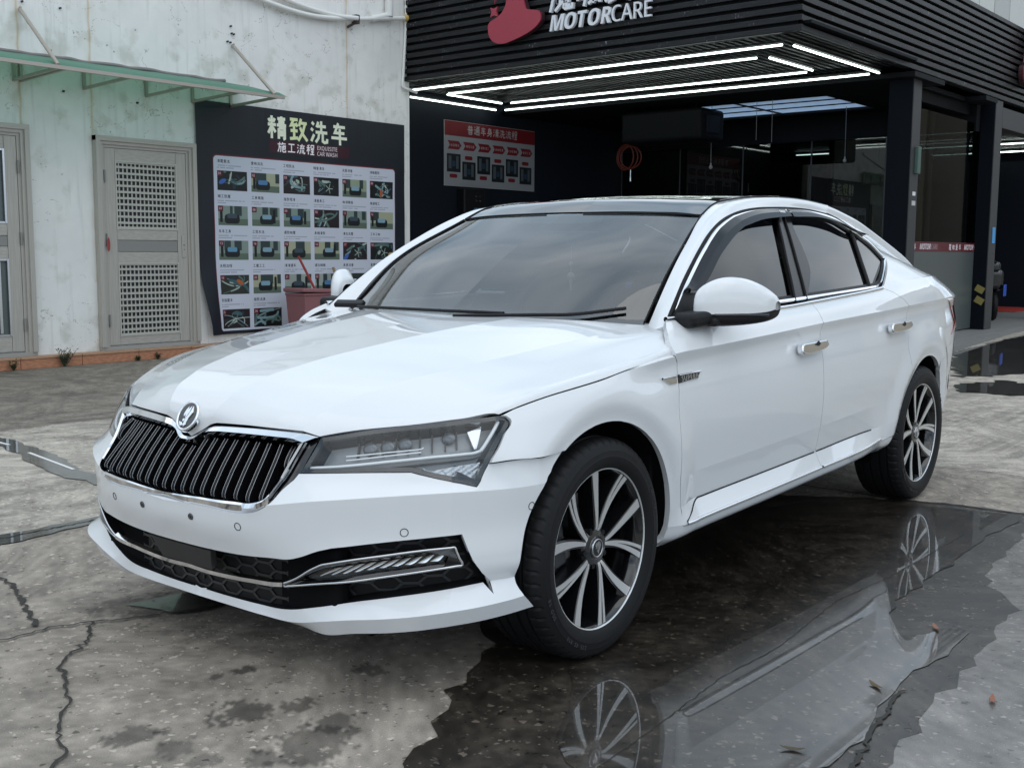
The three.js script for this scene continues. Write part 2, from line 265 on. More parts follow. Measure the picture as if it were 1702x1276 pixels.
// flat-sided recess behind the lower intake
const BACK = (() => { const n = FPLAN.map((p, k) => { if (!k) return [-1, 0]; const a = FPLAN[k - 1], b = FPLAN[Math.min(FPLAN.length - 1, k + 1)], dx = b[0] - a[0], dz = b[1] - a[1], l = Math.hypot(dx, dz); return [-dz / l, dx / l]; }); return new Net([0.56, 0.44, 0.32, 0.16].map((y) => FPLAN.map((p, k) => { const d = lerp(0.135, 0.075, sst(0.25, 0.86, p[1])); return [p[0] - n[k][0] * d, y, p[1] - n[k][1] * d]; }))); })();
const toBack = (p) => { const y = FAS.at(p[0], p[1]).y; let lo = 0, hi = 3; for (let k = 0; k < 26; k++) { const m = (lo + hi) / 2; if (BACK.at(p[0], m).y > y) lo = m; else hi = m; } return [p[0], lo]; };
const O = {"gBot":[[1.293,3.08],[2.321,3.241],[2.636,3.197],[2.986,3],[3.293,2.408],[3.626,1.838]],"hlLow":[[3.626,1.838],[4.737,1.743],[5.775,1.68],[6.914,1.649]],"hlLow2":[[6.914,1.649],[7.513,1.819],[8.156,2.045],[8.72,2.549]],"hlOut":[[8.72,2.549],[8.966,1.776],[9.23,1.414]],"hlOut2":[[9.23,1.414],[9.681,0.883],[10.199,0.461]],"hlCor":[[10.199,0.461],[10.235,0.362],[10.095,0.269],[9.839,0.243]],"hlTop":[[9.839,0.243],[8.438,0.327],[7.637,0.4],[5.711,0.568],[4.093,0.813]],"seam":[[9.221,1.484],[10.125,1.443],[11.369,1.489]],"archB":[[12.442,1.39],[12.12,1.57],[11.818,1.789],[11.539,2.206],[11.284,3.045],[11.045,3.292],[10.831,3.554],[10.644,3.83],[10.49,4.143],[10.371,4.491],[10.284,4.878],[10.221,5.477],[10.155,6.321],[10.219,7.229],[10.504,7.908]],"lipRoot":[[0.138,7.144],[1.464,7.063],[2.416,7.067],[2.922,7.066],[3.423,7.112],[3.905,7.137],[5.773,7.016],[7.49,7.039],[8.989,7.009]],"inSide":[[8.989,7.009],[9.436,7.58],[8.276,4.148]],"inTop":[[8.276,4.148],[7.474,4.176],[5.808,4.267],[4.696,4.408]],"inTop2":[[4.696,4.408],[4.32,4.529],[3.783,4.795],[3.502,4.887],[2.931,4.903],[2.047,4.967],[0.931,4.994]],"gOutTop":[[0.091,1.223],[0.441,0.95],[0.772,0.771]],"gOutTop2":[[0.772,0.771],[1.547,0.723],[2.599,0.724],[3.462,0.741]],"gOutTop3":[[3.462,0.741],[4.046,0.822]],"gOutSide":[[4.046,0.822],[3.829,1.302],[3.626,1.838]],"gMidTop":[[0.108,1.265],[0.503,0.99],[0.833,0.82]],"gInTop":[[0.166,1.414],[0.485,1.098],[0.895,1.01]],"gInTop2":[[0.895,1.01],[1.642,0.981],[3.078,0.983]],"gInTop3":[[3.078,0.983],[3.466,1.064]],"gInSide":[[3.466,1.064],[3.189,1.814],[3.035,2.636]],"gInBot":[[3.035,2.636],[2.921,2.866],[2.68,2.934],[2.156,2.853],[1.227,2.811]],"ridgeTop":[[3.572,0.967],[3.796,1.049]],"blade":[[0.586,5.902],[1.799,5.862],[2.774,5.761],[3.152,5.713]],"fogOut":[[3.155,5.698],[3.601,5.503],[4.071,5.213],[4.388,5.042]],"fogOut1":[[4.388,5.042],[4.837,4.934],[6.136,4.705],[7.153,4.596],[8.065,4.555]],"fogOut2":[[8.065,4.555],[8.334,5.342]],"fogOut3":[[8.334,5.342],[7.151,5.463],[5.799,5.56],[4.129,5.642],[3.137,5.779]],"fogIn":[[3.662,5.602],[4.007,5.392],[4.416,5.178]],"fogIn1":[[4.416,5.178],[4.834,5.078],[6.136,4.852],[7.151,4.728],[7.975,4.655]],"fogIn2":[[7.975,4.655],[8.168,5.142]],"fogIn3":[[8.168,5.142],[7.15,5.273],[5.802,5.399],[4.136,5.561],[3.662,5.602]],"sensors":[[2.142,3.742],[6.685,3.963],[10.717,3.574]],"screw":[[0.835,3.628]],"plateBr":[[1.061,5.001],[0.873,5.573]],"drl1":[[3.857,1.625],[4.711,1.537],[6.121,1.364],[7.548,1.237],[8.79,1.166],[9.006,1.11]],"drl2":[[9.006,1.11],[9.278,0.852],[9.811,0.374]],"drlA":[[4.872,1.232],[6.115,1.084],[7.234,0.98],[7.304,0.944]],"drlB":[[4.884,1.344],[6.117,1.187],[7.228,1.076]],"turnTop":[[7.042,1.53],[7.863,1.402],[9.202,1.262]],"proj":[[8.09,0.658],[8.497,0.695],[5.557,0.933],[6.108,0.879],[6.7,0.799]],"hF1":[[0.164,0.029],[0.417,0.734],[0.654,1.159]],"hF2":[[0.654,1.159],[0.771,1.823],[0.904,2.527],[1.037,3.004]],"hF3":[[1.037,3.004],[0.779,3.105],[0.514,3.203]],"hF4":[[0.514,3.203],[0.963,3.685],[1.166,4.488],[1.277,4.941],[1.703,6.075]],"hS":[[1.703,6.075],[3.142,6.271],[4.145,6.373],[4.789,6.498],[5.25,6.558],[5.806,6.348],[6.449,6.532],[6.755,6.689]],"hB":[[6.755,6.689],[6.775,5.673],[6.786,4.545],[7.035,3.544]],"hR":[[7.11,3.388],[7.055,2.928],[6.954,2.402],[6.85,1.957],[6.802,1.238],[6.826,0.627],[6.897,0.067]],"emblem":[[1.145,-0.005]],"washer":[[6.362,3.18]],"fHL":[[1.376,7.217],[1.599,7.004],[1.706,6.828],[1.666,6.595],[1.156,5.759],[0.656,5.273]],"fSeam":[[0.649,5.234],[1.476,5.259],[2.305,5.225]],"fArch":[[3.112,5.215],[3.29,5.323],[3.476,5.415],[3.669,5.492],[3.867,5.552],[4.121,5.596],[4.478,5.622],[4.839,5.632],[5.2,5.625],[5.56,5.603],[5.917,5.564],[6.154,5.508],[6.351,5.436],[6.542,5.349],[6.728,5.248],[6.906,5.134],[7.059,5.009],[7.184,4.884],[7.3,4.753],[7.409,4.615],[7.507,4.472],[7.597,4.321],[7.676,4.163],[7.744,3.996],[7.801,3.723],[7.847,3.444],[7.881,3.16],[7.903,2.796],[7.913,2.331],[7.911,1.805],[7.896,1.119]],"fBot":[[7.884,1.009],[8.025,0.357]],"dF":[[8.383,1.099],[8.27,2.744],[8.058,4.072],[7.947,5.261],[7.991,6.059],[8.038,6.866],[7.87,7.77]],"dF2":[[7.87,7.77],[7.854,8.351],[7.917,8.892],[8.128,9.396],[8.285,9.624]],"fTop":[[7.87,7.77],[7.441,7.853],[6.444,7.879],[4.812,7.744],[3.694,7.718],[2.869,7.673],[2.088,7.497],[1.376,7.217]],"bLine":[[12.01,1.84],[12.016,3.269],[12.012,4.144],[11.991,4.797],[11.96,5.485],[11.942,5.996],[11.933,6.792],[11.933,8.328],[11.933,9.865]],"beltF":[[8.451,9.857],[9.992,9.88],[10.748,9.924],[11.444,9.825],[11.933,9.865]],"beltR":[[11.933,9.865],[12.5,9.872],[13.169,9.846],[13.838,9.848]],"rdR":[[13.838,9.848],[14.404,9.04],[14.851,8.111],[14.938,6.868],[14.951,6.29],[14.9,5.691]],"rdArch":[[15.155,4.556],[15.053,4.419],[14.963,4.273],[14.888,4.12],[14.819,3.955],[14.756,3.76],[14.7,3.557],[14.65,3.348],[14.608,3.133],[14.574,2.851],[14.546,2.469],[14.527,2.081],[14.515,1.549]],"rArch":[[19.554,-0.4],[19.521,0.626],[19.489,1.509],[19.452,2.198],[19.404,2.727],[19.341,3.139],[19.265,3.424],[19.175,3.698],[19.072,3.957],[18.943,4.185],[18.773,4.396],[18.591,4.584],[18.397,4.746],[18.193,4.88],[17.978,4.987],[17.743,5.076],[17.501,5.141],[17.255,5.182],[17.007,5.199],[16.76,5.193],[16.514,5.162],[16.272,5.107],[16.037,5.029],[15.843,4.932],[15.663,4.812],[15.494,4.67],[15.335,4.505],[15.188,4.319],[15.055,4.118],[14.946,3.887],[14.858,3.617],[14.784,3.333],[14.724,3.036],[14.68,2.537],[14.65,2.001],[14.638,1.202],[14.646,0.24]],"tailA":[[19.578,7.62],[20.439,6.47],[20.713,5.998],[22.113,5.477]],"bmpSeam":[[21.4,5.534],[19.693,5.266],[18.6,4.83]],"badge":[[7.482,6.613],[7.936,6.575],[7.931,6.326],[7.693,6.336]],"badge2":[[8.022,6.574],[9.009,6.555],[8.836,6.364],[8.011,6.307]],"hndF":[[11.409,6.515],[11.926,6.508]],"hndR":[[13.647,6.537],[14.801,6.508]],"gOuter":[[0.667,0.653],[1.089,1.678],[1.431,2.355],[1.967,3.281],[2.504,4.005],[2.993,4.354],[3.338,4.534],[4.027,4.691],[4.23,4.703],[4.894,4.712],[5.498,4.539],[5.906,4.137],[6.291,3.737],[6.813,2.73]],"gTail":[[6.813,2.73],[6.706,2.454],[6.344,1.849],[6.076,1.504],[5.844,1.359]],"gBelt":[[5.844,1.359],[3.877,1.115],[3.211,1.037],[1.744,0.854],[0.667,0.653]],"visF":[[1.179,1.602],[1.362,1.606],[1.517,1.821],[2.169,2.897],[2.844,3.708]],"visF2":[[2.844,3.708],[3.007,3.861],[3.391,4.107],[3.861,4.245],[4.207,4.314]],"visFt":[[4.223,4.66],[3.545,4.546],[3.073,4.315],[2.604,3.971],[2.176,3.431],[1.607,2.455],[1.215,1.762]],"visR":[[4.246,4.3],[4.995,4.331],[5.478,4.175],[5.901,3.901],[6.283,3.723]],"visRt":[[6.265,3.807],[5.852,4.019],[5.436,4.402],[4.865,4.643],[4.298,4.664]],"bF":[[4.053,4.559],[3.901,4.081],[3.677,2.665],[3.478,1.094]],"bS":[[4.174,4.571],[4.091,4.129],[3.917,2.71],[3.754,1.129]],"bR":[[4.36,4.59],[4.269,4.142],[4.233,3.249],[4.161,2.292],[3.975,1.675],[3.789,1.172]],"qDiv":[[5.863,4.008],[5.849,3.682],[5.725,2.582],[5.624,1.38]],"mirTri":[[0.667,0.653],[1.113,1.596],[1.356,1.579],[1.264,0.708]],"wE":[[2.9,0.942],[2.909,1.405],[2.937,1.78],[2.973,2.208],[2.97,2.554],[2.992,2.971]],"wT":[[2.984,2.984],[2.313,2.953],[1.734,2.94],[1.027,2.936],[0.4,2.936]],"wB":[[2.908,0.87],[2.305,0.846],[1.291,0.813],[0.174,0.878]],"qT":[[0.929,2.083],[1.28,2.045],[2.454,1.903],[3.331,1.776],[3.546,0.924]],"qR":[[3.546,0.924],[3.224,0.649],[2.519,0.203],[2.067,-0.011],[1.697,-0.079]]};
// ---------------------------------------------------------------- materials
const lin = (r, g, b) => new THREE.Color().setRGB(r, g, b);
const std = (c, roughness, metalness = 0, x = {}) => new THREE.MeshStandardMaterial({ color: c, roughness, metalness, ...x });
const phy = (c, roughness, metalness = 0, x = {}) => new THREE.MeshPhysicalMaterial({ color: c, roughness, metalness, ...x });
const M = {
  paint: phy(lin(0.72, 0.735, 0.75), 0.38, 0, { clearcoat: 1, clearcoatRoughness: 0.015, ior: 1.5 }),
  chrome: std(lin(0.82, 0.83, 0.85), 0.07, 1),
  slatEdge: std(lin(0.35, 0.36, 0.37), 0.25, 1),
  satin: std(lin(0.62, 0.63, 0.65), 0.22, 1),
  machined: std(lin(0.78, 0.78, 0.78), 0.38, 0.85),
  gloss: phy(lin(0.006, 0.006, 0.007), 0.12, 0, { clearcoat: 1, clearcoatRoughness: 0.03, specularIntensity: 0.5 }),
  slat: phy(lin(0.005, 0.005, 0.006), 0.2, 0, { specularIntensity: 0.5 }),
  cover: phy(lin(0.008, 0.008, 0.009), 0.22, 0, { specularIntensity: 0.45 }),
  plastic: phy(lin(0.010, 0.010, 0.011), 0.5, 0, { specularIntensity: 0.45 }),
  matt: phy(lin(0.006, 0.006, 0.007), 0.9, 0, { specularIntensity: 0.2 }),
  rubber: phy(lin(0.008, 0.008, 0.009), 0.6, 0, { specularIntensity: 0.4 }),
  tyre: phy(lin(0.010, 0.010, 0.011), 0.55, 0, { specularIntensity: 0.42 }),
  screen: phy(lin(0.36, 0.40, 0.40), 0.0, 0, { transmission: 1, thickness: 0, ior: 2.15, side: THREE.DoubleSide }),
  tint: phy(lin(0.035, 0.037, 0.04), 0.0, 0, { transmission: 1, thickness: 0, ior: 1.55, side: THREE.DoubleSide }),
  roofGlass: phy(lin(0.006, 0.006, 0.007), 0.03, 0, { clearcoat: 1, clearcoatRoughness: 0.01, ior: 1.7 }),
  visor: phy(lin(0.022, 0.024, 0.03), 0.12, 0, { transmission: 0.6, thickness: 0, ior: 1.5, specularIntensity: 0.6, side: THREE.DoubleSide }),
  lens: phy(lin(0.93, 0.95, 0.96), 0.0, 0, { transmission: 1, thickness: 0, ior: 1.5, side: THREE.DoubleSide }),
  lampGrey: std(lin(0.26, 0.27, 0.28), 0.35, 0.3),
  lampDark: std(lin(0.03, 0.03, 0.032), 0.4),
  drl: std(lin(0.80, 0.81, 0.82), 0.3),
  reflector: std(lin(0.72, 0.73, 0.75), 0.16, 1),
  tailRed: phy(lin(0.22, 0.008, 0.008), 0.08, 0, { clearcoat: 1, clearcoatRoughness: 0.02 }),
  frit: phy(lin(0.012, 0.012, 0.013), 0.25, 0, {}),
  cabin: std(lin(0.02, 0.02, 0.021), 0.8),
  dash: std(lin(0.035, 0.035, 0.036), 0.75),
  seat: std(lin(0.05, 0.045, 0.04), 0.7),
  blueRim: std(lin(0.02, 0.10, 0.35), 0.5),
  iron: std(lin(0.18, 0.17, 0.16), 0.35, 1),
};
// ---------------------------------------------------------------- building tools
const addM = (name, g, m, parent) => { const o = new THREE.Mesh(g, m); o.name = name; o.castShadow = o.receiveShadow = true; parent.add(o); return o; };
const taken = {};
const num = (n) => { taken[n] = (taken[n] ?? -1) + 1; return taken[n] ? n + '_' + String(taken[n]).padStart(3, '0') : n; };
function thing(name, label, category, group) { const o = new THREE.Group(); o.name = num(name); o.userData = { label, category }; if (group) o.userData.group = group; scene.add(o); return o; }
function solo(name, g, m, label, category, group) { const o = addM(num(name), g, m, scene); o.userData = { label, category }; if (group) o.userData.group = group; return o; }
function struct(name, g, m) { const o = addM(name, g, m, scene); o.userData.kind = 'structure'; return o; }
const T = (g, x = 0, y = 0, z = 0, rx = 0, ry = 0, rz = 0) => { g.applyMatrix4(new THREE.Matrix4().compose(V3(x, y, z), new THREE.Quaternion().setFromEuler(new THREE.Euler(rx, ry, rz, 'YXZ')), V3(1, 1, 1))); return g; };
const box = (w, h, d, x = 0, y = 0, z = 0, rx = 0, ry = 0, rz = 0) => T(new THREE.BoxGeometry(w, h, d), x, y, z, rx, ry, rz);
const rbox = (w, h, d, r, x = 0, y = 0, z = 0, rx = 0, ry = 0, rz = 0, s = 3) => T(new RoundedBoxGeometry(w, h, d, s, r), x, y, z, rx, ry, rz);
const cyl = (r0, r1, h, n, x = 0, y = 0, z = 0, rx = 0, ry = 0, rz = 0) => T(new THREE.CylinderGeometry(r0, r1, h, n), x, y, z, rx, ry, rz);
const bar = (a, b, r, n = 10, r2 = r) => { const A = V3(...a), B = V3(...b), d = B.clone().sub(A), g = new THREE.CylinderGeometry(r2, r, d.length(), n); g.applyQuaternion(new THREE.Quaternion().setFromUnitVectors(V3(0, 1, 0), d.normalize())); const m = A.add(B).multiplyScalar(0.5); g.translate(m.x, m.y, m.z); return g; };
const beam = (a, b, w, h) => { const A = V3(...a), B = V3(...b), d = B.clone().sub(A), g = new THREE.BoxGeometry(w, h, d.length()), m = new THREE.Matrix4().lookAt(B, A, V3(0, 1, 0)); g.applyMatrix4(m); const c = A.add(B).multiplyScalar(0.5); g.translate(c.x, c.y, c.z); return g; };
const tubeThru = (pts, r, n = 48, k = 8, closed = false) => new THREE.TubeGeometry(new THREE.CatmullRomCurve3(pts.map((p) => (p.isVector3 ? p : V3(...p))), closed, 'centripetal'), n, r, k, closed);
const join = (gs) => mergeGeometries(gs.map((g) => { const h = g.index ? g.toNonIndexed() : g.clone(); for (const k of Object.keys(h.attributes)) if (!['position', 'normal', 'uv'].includes(k)) h.deleteAttribute(k); return h; }));
const P3 = (S, p, l = 0) => { const q = S.at(p[0], p[1]); return l ? q.addScaledVector(S.frame(p[0], p[1]).n, l) : q; };
// points of an outline at even spacing on the surface
function even(S, poly, N, closed) {
  const P = poly.map((p) => S.at(p[0], p[1])), L = [0], n = poly.length, m = closed ? n + 1 : n;
  for (let i = 1; i < m; i++) L.push(L[i - 1] + P[i % n].distanceTo(P[(i - 1) % n]));
  const out = [], tot = L[m - 1];
  for (let k = 0; k < N; k++) { const s = tot * k / (closed ? N : N - 1); let i = 0; while (i < m - 2 && L[i + 1] < s) i++; const t = (s - L[i]) / (L[i + 1] - L[i] || 1), a = poly[i % n], b = poly[(i + 1) % n]; out.push([lerp(a[0], b[0], t), lerp(a[1], b[1], t)]); }
  return out;
}
// strip of bands between outlines that follow each other over a surface, each at its own height above it
function ribbon(S, rows, N = 64, sg = 1, closed = false) {
  const R = rows.map(([poly, l]) => even(S, poly, N, closed).map((p) => P3(S, p, l * sg))), pos = [], idx = [];
  for (let b = 0; b < R.length - 1; b++) { const k = pos.length / 3; for (let i = 0; i < N; i++) for (const p of [R[b][i], R[b + 1][i]]) pos.push(p.x, p.y, p.z); const m = closed ? N : N - 1; for (let i = 0; i < m; i++) { const a = k + 2 * i, c = k + 2 * ((i + 1) % N); idx.push(a, a + 1, c, a + 1, c + 1, c); } }
  const g = new THREE.BufferGeometry(); g.setAttribute('position', new THREE.Float32BufferAttribute(pos, 3)); g.setAttribute('uv', new THREE.Float32BufferAttribute(new Float32Array(pos.length / 3 * 2), 2)); g.setIndex(idx); g.computeVertexNormals(); return g;
}
const onTube = (S, poly, r, l = 0, n = 64, k = 8) => tubeThru(even(S, poly, 24).map((p) => P3(S, p, l)), r, n, k);
const arcXY = (cx, r, a0, a1, n) => Array.from({ length: n + 1 }, (_, i) => { const a = (a0 + (a1 - a0) * i / n) * Math.PI / 180; return [cx + r * Math.cos(a), WR + r * Math.sin(a)]; });
const font = await new FontLoader().loadAsync('fonts/droid/droid_sans_bold.typeface.json');
const fontR = await new FontLoader().loadAsync('fonts/droid/droid_sans_regular.typeface.json');
const text = (s, size, depth, f = font) => { const g = new TextGeometry(s, { font: f, size, depth, curveSegments: 4, bevelEnabled: false }); return g; };

// ---------------------------------------------------------------- the car
const car = thing('white_sedan', 'shiny white four-door sedan parked across the wet yard', 'car');
car.rotation.y = 0.02439;
const both = (name, g, m, parent = car) => [addM(name, g, m, parent), addM(name, mirrorZ(g), m, parent)];
const GAP = 0.0017, fs = FAS.frame(2, 4).n.x < 0 ? 1 : -1, ss = SIDE.frame(9, 5).n.z > 0 ? 1 : -1, hs = HOOD.frame(4, 2).n.y > 0 ? 1 : -1, gs = glassNet.frame(4, 2).n.z > 0 ? 1 : -1, rs = railNet.frame(6, 1).n.z > 0 ? 1 : -1, qs = quarterNet.frame(5, 1).n.z > 0 ? 1 : -1, ts = roofNet.frame(4, 2).n.y > 0 ? 1 : -1, ws = shieldNet.frame(1, 2).n.y > 0 ? 1 : -1;
const rev = (a) => a.slice().reverse();
{ // painted panels
  const inner = [[0, O.lipRoot[0][1]], ...O.lipRoot.slice(1)], bl = [
    [[0, 2.93], ...O.gBot], O.hlLow, O.hlLow2, O.hlOut, O.seam, [O.seam[2], O.archB[0]], O.archB, [O.archB[14], [11.0, 9.3]], [[11.0, 9.3], [9.4, 9.9], [5, 9.95], [0, 9.95]], [[0, 9.95], inner[0]],
    inner, [O.inSide[0], O.inSide[1]], [O.inSide[1], O.inSide[2]], O.inTop, O.inTop2, [O.inTop2[6], [0, 5.02]]];
  const bumper = addM('front_bumper', join([0, 1].map((k) => { const g = panel(FAS, path(bl, 6), { su: 5, sv: 6, thick: 0.02, flip: fs < 0 }); return k ? mirrorZ(g) : g; })), M.paint, car);
  // hood
  const hl = [O.hF1, O.hF2, O.hF3, O.hF4, O.hS, O.hB, [O.hB[3], O.hR[0]], O.hR, [[O.hR[6][0], 0], [O.hF1[0][0], 0]]];
  const hg = panel(HOOD, path(hl, 6), { su: 8, sv: 6, thick: 0.014, flip: hs < 0 });
  const hood = addM('hood', join([hg, mirrorZ(hg)]), M.paint, car);
  // fenders
  both('front_fender', panel(SIDE, path([O.fHL, O.fSeam, [O.fSeam[2], O.fArch[0]], O.fArch, [O.fArch[30], O.fBot[0]], [O.fBot[0], O.fBot[1]], [O.fBot[1], O.dF[0]], O.dF, O.fTop], 6), { su: 7, sv: 7, gap: GAP, thick: 0.02, flip: ss < 0 }), M.paint);
  // doors: lower edge under the bright strip
  const uA = O.dF[1][0], uB = O.bLine[0][0], uC = O.rdArch[12][0], vB = 1.86;
  const fd = path([O.dF.slice(1), O.dF2, [O.dF2[4], O.beltF[0]], O.beltF, rev(O.bLine), [[uB, vB], [uA + 0.02, vB]]], 6);
  const rd = path([rev(O.bLine), [[uB, vB], [uC - 0.02, vB]], [[uC - 0.02, vB], O.rdArch[12]], rev(O.rdArch), [O.rdArch[0], O.rdR[5]], rev(O.rdR), rev(O.beltR)], 6);
  const dF = both('front_door', panel(SIDE, fd, { su: 5, sv: 6, gap: GAP, thick: 0.02, flip: ss < 0 }), M.paint), dR = both('rear_door', panel(SIDE, rd, { su: 5, sv: 6, gap: GAP, thick: 0.02, flip: ss < 0 }), M.paint);
  // sill, quarter, rear bumper
  const uS0 = O.fBot[1][0] - 0.25, sillEnd = SIDE.uv((p) => [p.x, p.y], 3.36, 0.33, [13.5, 1.5]);
  both('sill', panel(SIDE, path([[[uS0, 0.02], [sillEnd[0], 0.02]], [[sillEnd[0], 0.02], [sillEnd[0], 1.83]], [[sillEnd[0], 1.83], [uS0 + 0.25, 1.83]], [[uS0 + 0.25, 1.83], [uS0, 0.02]]], 20), { su: 4, sv: 6, thick: 0.02, flip: ss < 0 }), M.paint);
  const NL = SIDE.ns - 1, qd = [O.bmpSeam[2][0], O.bmpSeam[2][1]];
  const arch0 = O.rArch.slice().reverse(), i3 = arch0.findIndex((p) => p[0] > qd[0]), aUp = arch0.slice(0, i3), aDn = arch0.slice(i3);
  const q1 = path([[...O.rdR.slice(0, 1), ...O.rdR.slice(1)], [O.rdR[5], O.rdArch[0]], O.rdArch, [O.rdArch[12], arch0[0]], aUp, [aUp[aUp.length - 1], qd], rev(O.bmpSeam), [O.bmpSeam[0], [NL, 5.4]], [[NL, 5.4], [NL, 10.03]], [[NL, 10.03], [O.rdR[0][0], 10.03]]], 6);
  both('rear_quarter', panel(SIDE, q1, { su: 6, sv: 6, gap: 0.0012, thick: 0.02, flip: ss < 0 }), M.paint);
  const q2 = path([[qd, aDn[0]], aDn, [aDn[aDn.length - 1], [aDn[aDn.length - 1][0] - 0.1, 0.02]], [[aDn[aDn.length - 1][0] - 0.1, 0.02], [NL, 0.02]], [[NL, 0.02], [NL, 5.4]], [[NL, 5.4], O.bmpSeam[0]], O.bmpSeam], 6);
  both('rear_bumper', panel(SIDE, q2, { su: 6, sv: 6, gap: 0.0012, thick: 0.02, flip: ss < 0 }), M.paint);
  // roof rails, rear pillars, roof, boot
  both('roof_rail', panel(railNet, [[0, 0], [9, 0], [9, 2], [0, 2]].flatMap((p, i, a) => { const q = a[(i + 1) % 4]; return Array.from({ length: 30 }, (_, j) => [lerp(p[0], q[0], j / 30), lerp(p[1], q[1], j / 30)]); }), { su: 6, sv: 8, thick: 0.02, flip: rs < 0 }), M.paint);
  both('rear_pillar', panel(quarterNet, path([O.qT, O.qR, [O.qR[4], [O.qR[4][0], 0]], [[O.qR[4][0], 0], [10, 0]], [[10, 0], [10, 4]], [[10, 4], [1, 4]], [[1, 4], [1, 2]], [[1, 2], O.qT[0]]], 8), { su: 8, sv: 8, thick: 0.012, flip: qs < 0 }), M.paint);
  const top = (name, u0, u1, v0, m, o = {}) => { const g = panel(roofNet, path([[[u0, v0], [u1, v0]], [[u1, v0], [u1, 4]], [[u1, 4], [u0, 4]], [[u0, 4], [u0, v0]]], 24), { su: 6, sv: 6, thick: 0.012, flip: ts < 0, ...o }); return addM(name, join([g, mirrorZ(g)]), m, car); };
  top('roof_front_panel', 0.02, 1.35, 0.06, M.roofGlass); top('sunroof_glass', 1.38, 5.1, 0.14, M.roofGlass, { lift: -0.002 * ts }); top('roof_rear', 5.14, 7.0, 0.0, M.paint); const rw = top('rear_window', 7.04, 10.5, 0.12, M.roofGlass); top('boot_lid', 10.55, 14, 0.02, M.paint);
  both('roof_seal', onTube(roofNet, [[0.02, 0.03], [2, 0.05], [5.1, 0.08]], 0.005, 0), M.rubber); both('sunroof_seal', onTube(roofNet, [[1.38, 0.16], [3, 0.15], [5.1, 0.15]], 0.004, 0.001 * ts), M.gloss);
  both('quarter_seal', onTube(quarterNet, [[5.4, 3.95], [6, 3.95], [6.8, 3.95]], 0.005, 0), M.rubber);
  // glass of the doors with black surround and bright strip
  const og = path([O.gOuter, O.gTail, O.gBelt], 6), ig = inset(glassNet, og, 0.004);
  for (const [dr, k] of [[dF, 0], [dR, 1]]) for (const s of [0, 1]) {
    const pane = k === 0 ? [[O.gOuter[0], ...O.gOuter.slice(1, 8)], [O.gOuter[7], O.bF[0]], O.bF, [O.bF[3], O.gBelt[3], O.gBelt[4]]] : [[O.bR[0], ...O.gOuter.slice(8, 11), O.qDiv[0]], O.qDiv, [O.qDiv[3], O.gBelt[1], O.bR[5]], rev(O.bR)];
    let g = panel(glassNet, path(pane, 6), { su: 4, sv: 4, thick: 0, lift: -0.010 * gs, flip: gs < 0 }); if (s) g = mirrorZ(g);
    const w = addM('window', g, M.tint, dr[s]);
    if (k === 1) { let q = panel(glassNet, path([[O.qDiv[0], O.gOuter[12], O.gOuter[13]], O.gTail, [O.gTail[4], O.qDiv[3]], rev(O.qDiv)], 6), { su: 5, sv: 4, thick: 0, lift: -0.008 * gs, flip: gs < 0 }); if (s) q = mirrorZ(q); addM('quarter_window', q, M.tint, dr[s]); let d = onTube(glassNet, O.qDiv, 0.010, -0.004 * gs, 30, 6); if (s) d = mirrorZ(d); addM('divider', d, M.plastic, dr[s]); }
    // pillar covers
    const bp = k === 0 ? [O.bF, [O.bF[3], O.bS[3]], rev(O.bS)] : [O.bS, [O.bS[3], O.bR[5]], rev(O.bR)];
    let b = panel(glassNet, path(bp, 6), { su: 6, sv: 5, thick: 0.012, gap: 0.0015, lift: 0.0 * gs, flip: gs < 0 }); if (s) b = mirrorZ(b);
    addM('pillar_cover', b, M.cover, dr[s]);
    let sl = onTube(glassNet, k === 0 ? O.bF : O.bS, 0.006, 0.002 * gs, 30, 6); if (s) sl = mirrorZ(sl); addM('window_seal', sl, M.rubber, dr[s]);
  }
  // frame channel round the openings, the bright strip and the dark gap
  const gapLine = path([O.gOuter, O.gTail.slice(0, 3)], 4);
  both('window_seal', onTube(glassNet, gapLine, 0.0075, -0.004 * gs, 120, 8), M.rubber);
  const tr = (l, a, b) => [[a, 0.001 * l], [a, 0.004 * l]];
  const chIn = inset(glassNet, og, 0.021), chA = inset(glassNet, og, 0.006);
  both('window_trim', ribbon(glassNet, [[chA, -0.004], [chA, 0.004], [inset(glassNet, og, 0.009), 0.007], [inset(glassNet, og, 0.018), 0.006], [chIn, 0.001], [chIn, -0.010]], 260, gs, true), M.chrome);
  both('belt_trim', join([onTube(SIDE, [...O.beltF, ...O.beltR.slice(1)], 0.009, 0.001 * ss, 90, 8)]), M.chrome);
  const surround = inset(glassNet, og, 0.034); both('window_surround', ribbon(glassNet, [[chIn, 0.000], [surround, -0.004], [surround, -0.012]], 260, gs, true), M.plastic);
  // smoked rain guards over the door windows
  for (const [nm, lo, hi, pf] of [['front', [...O.visF.slice(0, 4), O.visF[4], ...O.visF2.slice(1)], O.visFt, 0], ['rear', O.visR, O.visRt, 1]]) {
    const top = rev(hi), low = lo, S = glassNet, mid = even(S, path([top], 8), 40).map((p, i) => { const q = even(S, path([low], 8), 40)[i]; return [lerp(p[0], q[0], 0.5), lerp(p[1], q[1], 0.5)]; });
    for (const s of [0, 1]) { let g = ribbon(S, [[path([top], 8), 0.006], [mid, 0.022], [path([low], 8), 0.026], [path([low], 8), 0.023]], 60, gs); if (s) g = mirrorZ(g); addM('rain_guard', g, M.visor, (pf ? dR : dF)[s]); }
  }
